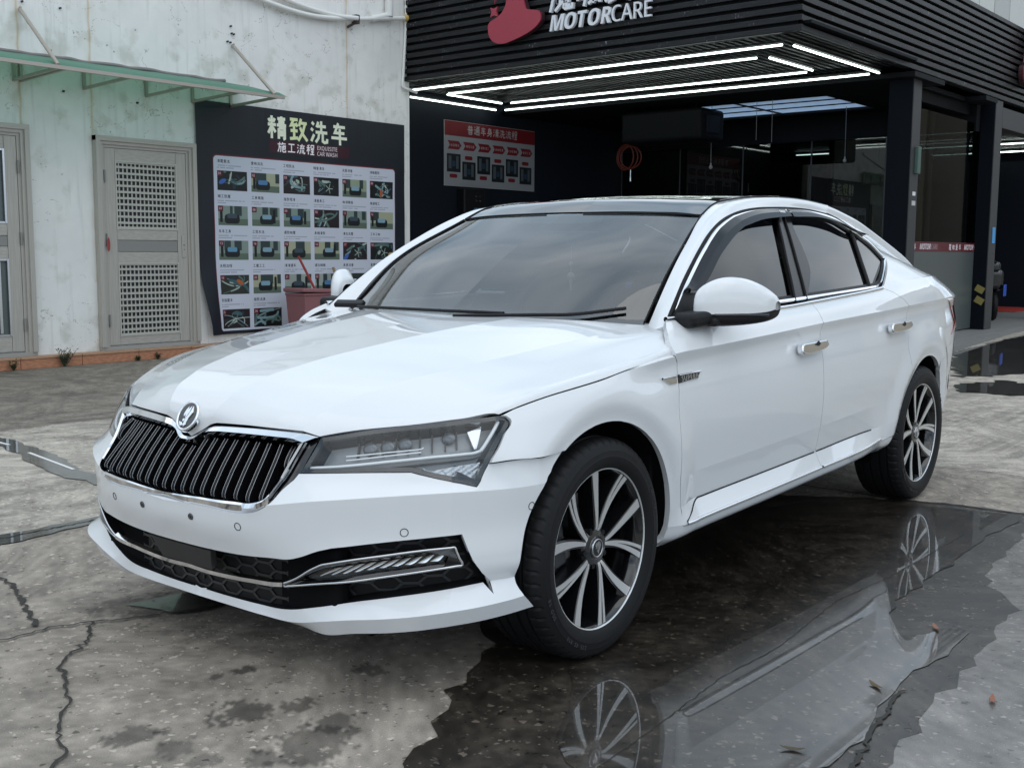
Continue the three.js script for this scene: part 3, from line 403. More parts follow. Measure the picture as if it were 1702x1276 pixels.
  { const g = text('SKODA', 0.011, 0.0006); g.computeBoundingBox(); const p = P3(glassNet, [4.02, 4.42], 0.024 * gs); const f = glassNet.frame(4.02, 4.42), n = f.n.clone().multiplyScalar(gs), x = f.du.clone().normalize(), y = n.clone().cross(x); g.translate(-0.022, 0, 0); g.applyMatrix4(new THREE.Matrix4().makeBasis(x, y, n).setPosition(p)); addM('lettering', g, M.drl, dF[0]); }
  // door handles with their cups
  for (const [hh, d] of [[O.hndF, dF], [O.hndR, dR]]) for (const s of [0, 1]) {
    const a = P3(SIDE, hh[0]), b = P3(SIDE, hh[1]), dirx = b.clone().sub(a).normalize(), len = b.distanceTo(a), c = a.clone().add(b).multiplyScalar(0.5), n = SIDE.frame(...hh[0]).n.clone().multiplyScalar(ss), y = n.clone().cross(dirx).normalize();
    const sh = new THREE.Shape(); sh.moveTo(-len / 2, -0.008); sh.quadraticCurveTo(-len / 2 - 0.004, 0.012, -len / 2 + 0.02, 0.016); sh.lineTo(len / 2 - 0.02, 0.014); sh.quadraticCurveTo(len / 2 + 0.004, 0.012, len / 2, -0.002); sh.quadraticCurveTo(len / 2 - 0.02, -0.014, 0, -0.017); sh.quadraticCurveTo(-len / 2 + 0.012, -0.02, -len / 2, -0.008);
    const g = new THREE.ExtrudeGeometry(sh, { depth: 0.010, bevelEnabled: true, bevelSize: 0.006, bevelThickness: 0.008, bevelSegments: 4, curveSegments: 10 });
    const basis = new THREE.Matrix4().makeBasis(dirx, y, n).setPosition(c.clone().addScaledVector(n, 0.018)); g.applyMatrix4(basis); const h = addM('handle', s ? mirrorZ(g) : g, M.chrome, d[s]);
    const notch = new THREE.Shape(); notch.moveTo(-0.012, 0); notch.lineTo(0.026, 0.013); notch.lineTo(0.038, 0); notch.lineTo(0.02, -0.007); const ng = new THREE.ExtrudeGeometry(notch, { depth: 0.004, bevelEnabled: false }); ng.applyMatrix4(new THREE.Matrix4().makeBasis(dirx, y, n).setPosition(c.clone().addScaledVector(n, 0.0345).addScaledVector(y, 0.008))); addM('grip_recess', s ? mirrorZ(ng) : ng, M.plastic, h);
  }
  // bright strip along the sill moulding, dark joint under it
  const st = SIDE.uv((p) => [p.x, p.y], 1.385, 0.333, [8.2, 2]), en = SIDE.uv((p) => [p.x, p.y], 3.16, 0.381, [12.7, 2]);
  for (const s of [0, 1]) for (const [a, b, d] of [[st[0], uB - 0.02, dF[s]], [uB + 0.02, en[0], dR[s]]]) { let g = onTube(SIDE, [[a, 2.02], [lerp(a, b, 0.3), 2.02], [lerp(a, b, 0.7), 2.02], [b, 2.02]], 0.0065, 0.001 * ss, 60, 8); if (s) g = mirrorZ(g); addM('sill_trim', g, M.chrome, d); let j = onTube(SIDE, a < uB - 1 ? [[a, 2.12], [a + 0.35, 2.55], [a + 0.8, 2.95], [lerp(a, b, 0.5), 2.98], [b, 2.98]] : [[a, 2.98], [lerp(a, b, 0.5), 2.98], [b - 0.35, 2.97]], 0.0026, 0.0008 * ss, 60, 6); if (s) j = mirrorZ(j); addM('moulding_joint', j, M.rubber, d); }
  // badges behind the front wheel
  for (const s of [0, 1]) { let g = panel(SIDE, path([O.badge.slice(0, 2), O.badge.slice(1, 3), O.badge.slice(2, 4), [O.badge[3], O.badge[0]]], 4), { su: 10, sv: 8, thick: 0.006, lift: 0.005 * ss, flip: ss < 0 }), h = panel(SIDE, path([O.badge2.slice(0, 2), O.badge2.slice(1, 3), O.badge2.slice(2, 4), [O.badge2[3], O.badge2[0]]], 4), { su: 10, sv: 8, thick: 0.006, lift: 0.005 * ss, flip: ss < 0 });
    const f = SIDE.frame(...O.badge2[0]), n = f.n.clone().multiplyScalar(ss), x = P3(SIDE, O.badge2[1]).sub(P3(SIDE, O.badge2[0])).normalize(), y = n.clone().cross(x), o = P3(SIDE, O.badge2[3], 0.0056 * ss), t = text('SUPERB', 0.017, 0.001); t.scale(1.25, 1, 1); t.applyMatrix4(new THREE.Matrix4().makeBasis(x, y, n).setPosition(o.addScaledVector(x, 0.012).addScaledVector(y, 0.004)));
    const tp = onTube(SIDE, [O.badge2[0], O.badge2[1]], 0.0035, 0.006 * ss, 12, 6), tq = onTube(SIDE, [O.badge[0], O.badge[1]], 0.0035, 0.006 * ss, 12, 6);
    if (!s) { addM('badge', g, M.chrome, car); const b = addM('badge', h, M.gloss, dF[0]); addM('lettering', t, M.satin, b); addM('badge_edge', tp, M.chrome, b); addM('badge_edge', tq, M.chrome, car); } else { addM('badge', mirrorZ(g), M.chrome, car); addM('badge', mirrorZ(h), M.gloss, dF[1]); } }
  // windscreen: glass, dark border, pillar seals
  const wl = path([O.wE, O.wT, [O.wT[4], [0, O.wT[4][1]]], [[0, O.wT[4][1]], [0, O.wB[3][1] - 0.15]], [[0, O.wB[3][1] - 0.15], [O.wB[1][0], O.wB[1][1] - 0.12], [O.wB[0][0], O.wB[0][1] - 0.05]]], 8), wg = panel(shieldNet, wl, { su: 8, sv: 8, thick: 0, lift: -0.003 * ws, flip: ws < 0 });
  const ww = addM('windscreen', join([wg, mirrorZ(wg)]), M.screen, car);
  const we = path([O.wE], 6), wi = we.map((p, i) => [p[0] - 0.20 - 0.10 * sst(0.35, 0, i / we.length), p[1]]);
  const fr = ribbon(shieldNet, [[we, -0.006], [wi, -0.006]], 60, ws), fb = ribbon(shieldNet, [[[[0, 0.70], [1, 0.70], [2, 0.73], [2.9, 0.83]], -0.006], [[[0, 1.07], [1, 1.07], [2, 1.06], [2.6, 1.10]], -0.006]], 40, ws), ft = ribbon(shieldNet, [[[[0, 2.95], [1.5, 2.944], [3.03, 2.96]], -0.006], [[[0, 2.72], [0.75, 2.74], [1.05, 2.86], [2.72, 2.86]], -0.006]], 60, ws);
  const frg = join([fr, fb, ft]); addM('screen_border', join([frg, mirrorZ(frg)]), M.frit, ww);
  const sw = onTube(shieldNet, O.wE, 0.004, 0.001 * ws, 50, 6); addM('screen_seal', join([sw, mirrorZ(sw), onTube(shieldNet, [...O.wT], 0.0035, 0.001 * ws, 40, 6), mirrorZ(onTube(shieldNet, [...O.wT], 0.0035, 0.001 * ws, 40, 6))]), M.rubber, ww);
  // cowl under the screen
  const cw = ribbon(shieldNet, [[[[0, 0.55], [1, 0.55], [2, 0.56], [3, 0.6]], -0.03], [[[0, 0.95], [1, 0.95], [2, 0.93], [3, 0.93]], -0.014]], 40, ws); addM('cowl', join([cw, mirrorZ(cw)]), M.matt, car);
  // fillers that close the shell: behind grille and bumper, wheel housings, floor
  addM('bumper_beam', join([rbox(0.05, 0.22, 1.1, 0.02, 0.20, 0.32, 0), rbox(0.5, 0.02, 1.2, 0.005, 0.5, 0.19, 0), box(0.02, 0.42, 1.36, 0.52, 0.42, 0)]), M.matt, car);
  const wellProfile = (cx, zi, g0, A0 = -8, A1 = 196) => { const s = []; for (let i = 0; i <= 40; i++) { const a = (A0 + (A1 - A0) * i / 40) * Math.PI / 180; s.push([cx + 0.40 * Math.cos(a), WR + 0.40 * Math.sin(a)]); } const pos = [], idx = []; s.forEach(([x, y]) => { const zo = SIDE.at(...SIDE.uv((p) => [p.x, p.y], x, Math.max(0.27, y), g0)).z - 0.03; pos.push(x, y, zi, x, y, zo); }); for (let i = 0; i < 40; i++) idx.push(2 * i, 2 * i + 1, 2 * i + 2, 2 * i + 1, 2 * i + 3, 2 * i + 2); const c = pos.length / 3; pos.push(cx, WR, zi); for (let i = 0; i < 40; i++) idx.push(c, 2 * i, 2 * i + 2); const g = new THREE.BufferGeometry(); g.setAttribute('position', new THREE.Float32BufferAttribute(pos, 3)); g.setAttribute('uv', new THREE.Float32BufferAttribute(new Float32Array(pos.length / 3 * 2), 2)); g.setIndex(idx); g.computeVertexNormals(); return g; };
  both('wheel_housing', wellProfile(XF, 0.56, [5, 4]), M.matt); both('wheel_housing', wellProfile(XR, 0.56, [16, 4]), M.matt);
  addM('underbody', join([box(2.1, 0.03, 1.40, 2.35, 0.245, 0), box(1.0, 0.03, 1.1, 0.9, 0.21, 0), box(1.2, 0.03, 1.1, 4.1, 0.27, 0), box(0.02, 0.62, 1.72, 1.25, 0.55, 0), box(0.02, 0.5, 1.5, 4.2, 0.55, 0)]), M.matt, car);
  // front lower intake: dark recess, honeycomb, blade, plate bracket, fog lamps
  const loopI = path([inner, [O.inSide[0], O.inSide[1]], [O.inSide[1], O.inSide[2]], O.inTop, O.inTop2, [O.inTop2[6], [0, 5.02]]], 5), bk = loopI.map(toBack);
  const ig1 = panel(BACK, bk, { su: 4, sv: 5, thick: 0, flip: BACK.frame(3, 1).n.x > 0 });
  const rimG = (() => { const pos = [], idx = [], n = loopI.length; for (let i = 0; i < n - 1; i++) { const q = [P3(FAS, loopI[i]), P3(FAS, loopI[i + 1]), P3(BACK, bk[i]), P3(BACK, bk[i + 1])], k = pos.length / 3; q.forEach((p) => pos.push(p.x, p.y, p.z)); idx.push(k, k + 1, k + 2, k + 1, k + 3, k + 2); } const g = new THREE.BufferGeometry(); g.setAttribute('position', new THREE.Float32BufferAttribute(pos, 3)); g.setAttribute('uv', new THREE.Float32BufferAttribute(new Float32Array(pos.length / 3 * 2), 2)); g.setIndex(idx); g.computeVertexNormals(); return g; })();
  const li = addM('lower_intake', join([ig1, mirrorZ(ig1), rimG, mirrorZ(rimG)]), M.plastic, car);
  // honeycomb cells on the recess, drawn as bars
  { const bars = [], loop = bk, bs = BACK.frame(3, 1).n.x < 0 ? 1 : -1;
    const inside = (p) => { let c = false; for (let i = 0, j = loop.length - 1; i < loop.length; j = i++) { const a = loop[i], b = loop[j]; if ((a[1] > p[1]) !== (b[1] > p[1]) && p[0] < (b[0] - a[0]) * (p[1] - a[1]) / (b[1] - a[1]) + a[0]) c = !c; } return c; };
    const yv = (u, y) => { let lo = 0, hi = 3; for (let k = 0; k < 24; k++) { const m = (lo + hi) / 2; if (BACK.at(u, m).y > y) lo = m; else hi = m; } return lo; };
    const arcU = (() => { const t = [[0, 0]]; let s = 0, pr = BACK.at(0, 1.5); for (let u = 0.1; u <= 11; u += 0.1) { const p = BACK.at(u, 1.5); s += p.distanceTo(pr); pr = p; t.push([s, u]); } return (q) => { q = Math.abs(q); let i = 0; while (i < t.length - 2 && t[i + 1][0] < q) i++; return lerp(t[i][1], t[i + 1][1], (q - t[i][0]) / (t[i + 1][0] - t[i][0])); }; })();
    const W = 0.086, H = 0.037;
    for (let c = 0; c < 16; c++) for (let r = -1; r < 8; r++) {
      const cx = c * W * 0.75, cy = 0.215 + r * H + (c % 2) * H / 2, hx = [[-0.5, 0], [-0.25, 0.5], [0.25, 0.5], [0.5, 0]].map(([a, b]) => [cx + a * W, cy + b * H]);
      for (let i = 0; i < 3; i++) { const q = [hx[i], hx[i + 1]].map(([s, y]) => { const u = arcU(Math.max(0, s)); return [u, yv(u, y)]; }); const m = [(q[0][0] + q[1][0]) / 2, (q[0][1] + q[1][1]) / 2]; if (inside(m) && (inside(q[0]) || inside(q[1]))) bars.push(beam(P3(BACK, q[0], 0.003 * bs).toArray(), P3(BACK, q[1], 0.003 * bs).toArray(), 0.0026, 0.007)); }
    }
    const g = join(bars); addM('honeycomb', join([g, mirrorZ(g)]), M.lampDark, li); }
  const bl2 = [[0, O.blade[0][1] - 0.02], ...O.blade], bg = ribbon(FAS, [[bl2.map((p) => [p[0], p[1] - 0.10]), -0.014], [bl2.map((p) => [p[0], p[1] - 0.07]), -0.002], [bl2.map((p) => [p[0], p[1] + 0.04]), 0.001], [bl2.map((p) => [p[0], p[1] + 0.10]), -0.012]], 40, fs);
  addM('chrome_blade', join([bg, mirrorZ(bg)]), M.chrome, car);
  const pb = path([[[0, 5.12], [O.plateBr[0][0], 5.10]], [[O.plateBr[0][0], 5.10], [O.plateBr[1][0], 5.78]], [[O.plateBr[1][0], 5.78], [0, 5.80]], [[0, 5.80], [0, 5.12]]], 6), pg = panel(FAS, pb, { su: 5, sv: 6, thick: 0.02, lift: -0.002, flip: fs < 0 });
  const brk = addM('plate_bracket', join([pg, mirrorZ(pg)]), std(lin(0.028, 0.026, 0.026), 0.6), car);
  for (const s of [0, 1]) { const o = new THREE.Group(); o.name = 'fog_lamp'; car.add(o); const F = (g) => (s ? mirrorZ(g) : g);
    const out = path([O.fogOut, O.fogOut1, O.fogOut2, O.fogOut3], 8), inn = path([O.fogIn, O.fogIn1, O.fogIn2, O.fogIn3], 8);
    addM('bezel', F(ribbon(FAS, [[out, -0.035], [out, -0.008], [out.map((p, i) => { const q = even(FAS, inn, out.length, true)[i]; return [lerp(p[0], q[0], 0.4), lerp(p[1], q[1], 0.4)]; }), -0.004], [inn, -0.012], [inn, -0.03]], 120, fs, true)), M.gloss, o);
    addM('bezel_trim', F(join([tubeThru(even(FAS, out, 90, true).map((p) => P3(FAS, p, -0.006 * fs)), 0.0036, 200, 8, true)])), M.satin, o);
    addM('backing', F(panel(FAS, inset(FAS, inn, -0.001), { su: 5, sv: 8, thick: 0, lift: -0.030, flip: fs < 0 })), M.gloss, o);
    addM('lens', F(panel(FAS, inset(FAS, inn, 0.006), { su: 5, sv: 8, thick: 0, lift: -0.014, flip: fs < 0 })), M.lens, o);
    const top = even(FAS, path([O.fogIn1], 8), 12), bot = even(FAS, path([rev(O.fogIn3).slice(1)], 8), 12), cells = [];
    for (let i = 1; i < 11; i++) { const a = [lerp(top[i][0], bot[i][0], 0.18), lerp(top[i][1], bot[i][1], 0.18)], b = [lerp(top[i - 1][0], bot[i - 1][0], 0.80), lerp(top[i - 1][1], bot[i - 1][1], 0.80)], c = [lerp(top[i][0], top[i + 1][0], 0.62), 0], d = [lerp(bot[i - 1][0], bot[i][0], 0.62), 0]; const q = [P3(FAS, a, -0.020 * fs), P3(FAS, b, -0.028 * fs), P3(FAS, [c[0], lerp(top[i][1], bot[i][1], 0.2)], -0.027 * fs), P3(FAS, [d[0], lerp(top[i][1], bot[i][1], 0.80)], -0.020 * fs)]; const g = new THREE.BufferGeometry(); g.setAttribute('position', new THREE.Float32BufferAttribute(q.flatMap((p) => p.toArray()), 3)); g.setAttribute('uv', new THREE.Float32BufferAttribute(new Float32Array(8), 2)); g.setIndex([0, 1, 2, 1, 3, 2]); g.computeVertexNormals(); cells.push(g); }
    addM('reflector', F(join(cells)), M.reflector, o); }
  // parking sensors and plate screws
  for (const q of O.sensors) { const S = FAS, n = S.frame(...q).n.clone().multiplyScalar(fs), g = new THREE.TorusGeometry(0.0105, 0.0011, 6, 28); g.applyQuaternion(new THREE.Quaternion().setFromUnitVectors(V3(0, 0, 1), n)); const p = P3(S, q, 0.0003 * fs); g.translate(p.x, p.y, p.z); both('parking_sensor', g, M.plastic); }
  { const q = O.screw[0], n = FAS.frame(...q).n.clone().multiplyScalar(fs), g = join([new THREE.TorusGeometry(0.0075, 0.0025, 8, 20), new THREE.CylinderGeometry(0.0065, 0.0075, 0.003, 16).rotateX(Math.PI / 2), T(new THREE.CylinderGeometry(0.003, 0.003, 0.006, 6).rotateX(Math.PI / 2), 0, 0, 0.001)]); g.applyQuaternion(new THREE.Quaternion().setFromUnitVectors(V3(0, 0, 1), n)); const p = P3(FAS, q, 0.001 * fs); g.translate(p.x, p.y, p.z); both('plate_screw', g, std(lin(0.10, 0.10, 0.10), 0.4, 0.6)); }
  // radiator grille: bright frame, dark recess, upright slats
  const gr = new THREE.Group(); gr.name = 'radiator_grille'; car.add(gr);
  const oT = path([[[0, O.gOutTop[0][1]], ...O.gOutTop], O.gOutTop2, O.gOutTop3], 6), iT = path([[[0, O.gInTop[0][1]], ...O.gInTop], O.gInTop2, O.gInTop3], 6), oS = path([O.gOutSide, rev(O.gBot)], 6), oB = [...rev(O.gBot), [0, 2.93]], iS = path([O.gInSide], 6), iB = path([O.gInBot, [O.gInBot[4], [0, O.gInBot[4][1]]]], 6);
  const mixP = (A, B, t, N = 60) => { const a = even(FAS, A, N), b = even(FAS, B, N); return a.map((p, i) => [lerp(p[0], b[i][0], t), lerp(p[1], b[i][1], t)]); };
  const gSideO = path([O.gOutSide, rev(O.gBot).slice(0, 3)], 6), gSideI = path([O.gInSide], 6), gBotO = path([rev(O.gBot).slice(2), [O.gBot[0], [0, 2.93]]], 6);
  const fT = ribbon(FAS, [[oT, -0.02], [oT, 0.002], [mixP(oT, iT, 0.15), 0.008], [mixP(oT, iT, 0.75), 0.012], [mixP(oT, iT, 0.97), 0.0], [iT, -0.03]], 70, fs), fS = ribbon(FAS, [[mixP(gSideO, gSideI, 0.62), 0.0], [mixP(gSideO, gSideI, 0.7), 0.012], [mixP(gSideO, gSideI, 0.95), 0.008], [gSideI, -0.03]], 60, fs), fB = ribbon(FAS, [[gBotO, -0.02], [gBotO, -0.006], [mixP(gBotO, iB, 0.10), -0.004], [mixP(gBotO, iB, 0.72), 0.012], [mixP(gBotO, iB, 0.9), 0.013], [iB, -0.03]], 70, fs), fG = ribbon(FAS, [[gSideO, -0.004], [mixP(gSideO, gSideI, 0.64), -0.006]], 60, fs);
  addM('frame', join([fT, fS, fB].flatMap((g) => [g, mirrorZ(g)])), M.chrome, gr); addM('frame_side', fG, M.gloss, gr); addM('frame_side', mirrorZ(fG), M.gloss, gr);
  const gl = path([[[0, O.gInTop[0][1]], ...O.gInTop], O.gInTop2, O.gInTop3, O.gInSide, O.gInBot, [O.gInBot[4], [0, O.gInBot[4][1]]]], 6), gbk = panel(FAS, gl, { su: 4, sv: 5, thick: 0, lift: -0.06, flip: fs < 0 }); addM('backing', join([gbk, mirrorZ(gbk)]), M.matt, gr);
  { const ins = gl, crossY = (u) => { const v = []; for (let i = 0; i < ins.length; i++) { const a = ins[i], b = ins[(i + 1) % ins.length]; if ((a[0] - u) * (b[0] - u) < 0) v.push(a[1] + (b[1] - a[1]) * (u - a[0]) / (b[0] - a[0])); } return [Math.min(...v), Math.max(...v)]; };
    const zs = Array.from({ length: 10 }, (_, i) => 0.022 + i * 0.0425);
    for (const z of zs) for (const s of [0, 1]) { const u = FAS.uv((p) => [p.z, p.y], z, 0.6, [1 + z * 6, 2.2])[0], [v0, v1] = crossY(u); if (!(v1 - v0 > 0.25)) continue;
      const pts = [[v0 + 0.03, -0.04], [v0 + 0.06, -0.012], [lerp(v0, v1, 0.3), -0.004], [lerp(v0, v1, 0.62), 0.004], [v1 - 0.13, 0.002], [v1 - 0.05, -0.016], [v1 - 0.01, -0.045]], row = (off, dl) => pts.map(([v, l]) => { const p = P3(FAS, [u, v], (l + dl) * fs); p.z += off; return p; });
      const strip = (A, B) => { const pos = [], idx = []; A.forEach((a, i) => { pos.push(...a.toArray(), ...B[i].toArray()); if (i) idx.push(2 * i - 2, 2 * i - 1, 2 * i, 2 * i - 1, 2 * i + 1, 2 * i); }); const g = new THREE.BufferGeometry(); g.setAttribute('position', new THREE.Float32BufferAttribute(pos, 3)); g.setAttribute('uv', new THREE.Float32BufferAttribute(new Float32Array(pos.length / 3 * 2), 2)); g.setIndex(idx); g.computeVertexNormals(); return g; };
      const w = 0.0065, l0 = row(-w - 0.005, -0.045), l1 = row(-w, 0), c1 = row(-w * 0.45, -0.003), c2 = row(w * 0.45, -0.003), r1 = row(w, 0), r0 = row(w + 0.005, -0.045);
      let g = join([strip(l0, l1), strip(l1, c1), strip(c1, c2), strip(c2, r1), strip(r1, r0)]), e = join([tubeThru(l1.slice(1, 6), 0.0009, 24, 5), tubeThru(r1.slice(1, 6), 0.0009, 24, 5)]); if (s) { g = mirrorZ(g); e = mirrorZ(e); }
      const sl = addM('slat', g, M.slat, gr); addM('edge', e, M.slatEdge, sl); } }
  // emblem on the nose
  { const em = new THREE.Group(); em.name = 'emblem'; car.add(em); const p = P3(HOOD, [0.98, 0], 0), n = V3(-0.88, 0.475, 0).normalize(), q = new THREE.Matrix4().makeBasis(V3(0, 0, 1), n.clone().cross(V3(0, 0, 1)), n).setPosition(p.addScaledVector(n, 0.005)).scale(V3(1.1, 1.1, 1));
    const put = (nm, g, m) => { g.applyMatrix4(q); addM(nm, g, m, em); };
    put('rim', join([new THREE.TorusGeometry(0.0385, 0.0042, 10, 48), T(new THREE.CylinderGeometry(0.042, 0.043, 0.008, 48).rotateX(Math.PI / 2), 0, 0, -0.006)]), M.chrome); put('disc', T(new THREE.CylinderGeometry(0.0365, 0.0365, 0.003, 40).rotateX(Math.PI / 2), 0, 0, 0.0), M.gloss);
    const f = (pts) => { const s = new THREE.Shape(); pts.forEach(([x, y], i) => (i ? s.lineTo(x, y) : s.moveTo(x, y))); return new THREE.ExtrudeGeometry(s, { depth: 0.003, bevelEnabled: true, bevelSize: 0.0006, bevelThickness: 0.001, bevelSegments: 1 }); };
    const a = [f([[0.003, -0.03], [0.010, -0.024], [0.007, -0.022], [0.010, -0.008], [0.020, 0.010], [0.014, 0.027], [0.009, 0.010], [0.0, -0.010], [-0.001, -0.022], [-0.005, -0.024]].map(([x, y]) => [x, y])), f([[-0.002, -0.008], [0.005, 0.008], [0.008, 0.027], [0.0, 0.018], [-0.005, 0.004]]), f([[-0.009, -0.004], [-0.003, 0.009], [-0.003, 0.025], [-0.010, 0.014], [-0.013, 0.002]]), T(new THREE.CylinderGeometry(0.0042, 0.0042, 0.003, 16).rotateX(Math.PI / 2), -0.006, -0.013, 0.002), f([[-0.022, -0.018], [-0.010, -0.020], [-0.006, -0.028], [-0.012, -0.030]])];
    put('winged_arrow', T(join(a), 0, 0, 0.001), M.chrome); }
  // headlamps
  for (const s of [0, 1]) { const o = new THREE.Group(); o.name = 'headlamp'; car.add(o); const F = (g) => (s ? mirrorZ(g) : g), S = FAS;
    const loop = path([O.hlLow, O.hlLow2, O.hlOut, O.hlOut2, O.hlCor, O.hlTop, [O.hlTop[4], [3.88, 1.30], O.hlLow[0]]], 6), L1 = inset(S, loop, 0.002), L2 = inset(S, loop, 0.014), L3 = inset(S, loop, 0.022);
    addM('bezel', F(ribbon(S, [[L1, -0.02], [L1, 0.000], [L2, 0.000], [L2, -0.012], [L3, -0.05]], 200, fs, true)), M.gloss, o);
    addM('housing', F(panel(S, inset(S, loop, 0.012), { su: 4, sv: 5, thick: 0, lift: -0.050, flip: fs < 0 })), M.lampGrey, o);
    addM('lens', F(panel(S, L1, { su: 4, sv: 5, thick: 0, lift: 0.001, flip: fs < 0 })), M.lens, o);
    const drl = join([onTube(S, O.drl1, 0.0042, -0.012 * fs, 60, 8), onTube(S, O.drl2, 0.0052, -0.012 * fs, 30, 8)]); addM('daytime_light', F(drl), M.drl, o);
    addM('light_guide', F(join([onTube(S, O.drlA, 0.002, -0.022 * fs, 30, 6), onTube(S, O.drlB, 0.0022, -0.022 * fs, 30, 6)])), M.drl, o);
    const shelf = ribbon(S, [[O.drl1.map((p) => [p[0], p[1] - 0.02]), -0.014], [O.drl1.map((p) => [p[0], p[1] + 0.13]), -0.020], [O.drl1.map((p) => [p[0], p[1] + 0.16]), -0.05]], 40, fs); addM('shelf', F(shelf), M.lampGrey, o);
    const mods = []; for (const [i, r] of [[0, 0.020], [2, 0.022], [3, 0.022], [4, 0.022]]) { const p = P3(S, O.proj[i], -0.038 * fs), n = S.frame(...O.proj[i]).n.clone().multiplyScalar(fs), g = new THREE.SphereGeometry(r, 20, 12, 0, Math.PI * 2, 0, Math.PI / 2); g.rotateX(Math.PI / 2); g.scale(1, 0.8, 0.28); g.applyQuaternion(new THREE.Quaternion().setFromUnitVectors(V3(0, 0, 1), n.clone().lerp(V3(-1, 0, 0), 0.5).normalize())); g.translate(p.x, p.y, p.z); addM('projector', F(g), phy(lin(0.10, 0.11, 0.12), 0.08, 0.2, { clearcoat: 1 }), o); }
    const ribs = []; for (let k = 0; k < 9; k++) { const a = even(S, path([O.hlTop], 6), 30)[7 + k * 2], b = even(S, path([O.drlA], 6), 12)[11 - k] ?? a; ribs.push(beam(P3(S, [a[0], a[1] + 0.14], -0.042 * fs).toArray(), P3(S, [a[0] - 0.05, a[1] + 0.62], -0.046 * fs).toArray(), 0.004, 0.012)); } addM('fin', F(join(ribs)), M.lampDark, o);
    const tri = [[O.proj[1][0] + 0.2, 0.55], [O.drl2[1][0] - 0.05, 0.42], [O.drl2[1][0] - 0.35, 1.0], [O.proj[1][0] + 0.35, 1.02]], tg = panel(S, path(tri.map((p, i) => [p, tri[(i + 1) % 4]]), 4), { su: 5, sv: 5, thick: 0.01, lift: -0.028, flip: fs < 0 }); addM('reflector', F(tg), M.reflector, o);
    // indicator chamber under the light bar
    const tl = path([rev(O.hlLow2).slice(0, 3), [O.hlLow2[1], O.turnTop[0]], O.turnTop, [O.turnTop[2], O.hlOut[1]], [O.hlOut[1], O.hlOut[0]]], 5), ti = inset(S, tl, 0.013), cells = [];
    addM('indicator', F(panel(S, ti, { su: 4, sv: 5, thick: 0, lift: -0.020, flip: fs < 0 })), std(lin(0.42, 0.43, 0.45), 0.25, 0.9, { bumpMap: facetTex(), bumpScale: 0.004 }), o); }
  function facetTex() { if (facetTex.t) return facetTex.t; const n = 64, d = new Uint8Array(n * n * 4), r = rng(3); for (let j = 0; j < n; j++) for (let i = 0; i < n; i++) { const a = 128 + 60 * Math.sin(i * 0.8 + Math.sin(j * 0.3) * 2) * Math.sin(j * 0.9) + 60 * (r() - 0.5), k = 4 * (j * n + i); d[k] = d[k + 1] = d[k + 2] = a; d[k + 3] = 255; } const t = new THREE.DataTexture(d, n, n); t.wrapS = t.wrapT = THREE.RepeatWrapping; t.magFilter = THREE.LinearFilter; t.repeat.set(6, 6); t.needsUpdate = true; return (facetTex.t = t); }
  // tail lamps wrap round the rear corner
  { const v = (y) => SIDE.uv((p) => [p.x, p.y], 4.3, y, [19.3, 7])[1], ta = O.tailA; const lo = path([[ta[0], ta[1], ta[2]], [ta[2], [20.0, v(0.80)]], [[20.0, v(0.80)], [22.6, v(0.84)]], [[22.6, v(0.84)], [22.6, v(0.98)]], [[22.6, v(0.98)], ta[0]]], 8), g = panel(SIDE, lo, { su: 6, sv: 5, thick: 0.012, lift: 0.006 * ss, flip: ss < 0 }); both('tail_lamp', g, M.tailRed); }
}
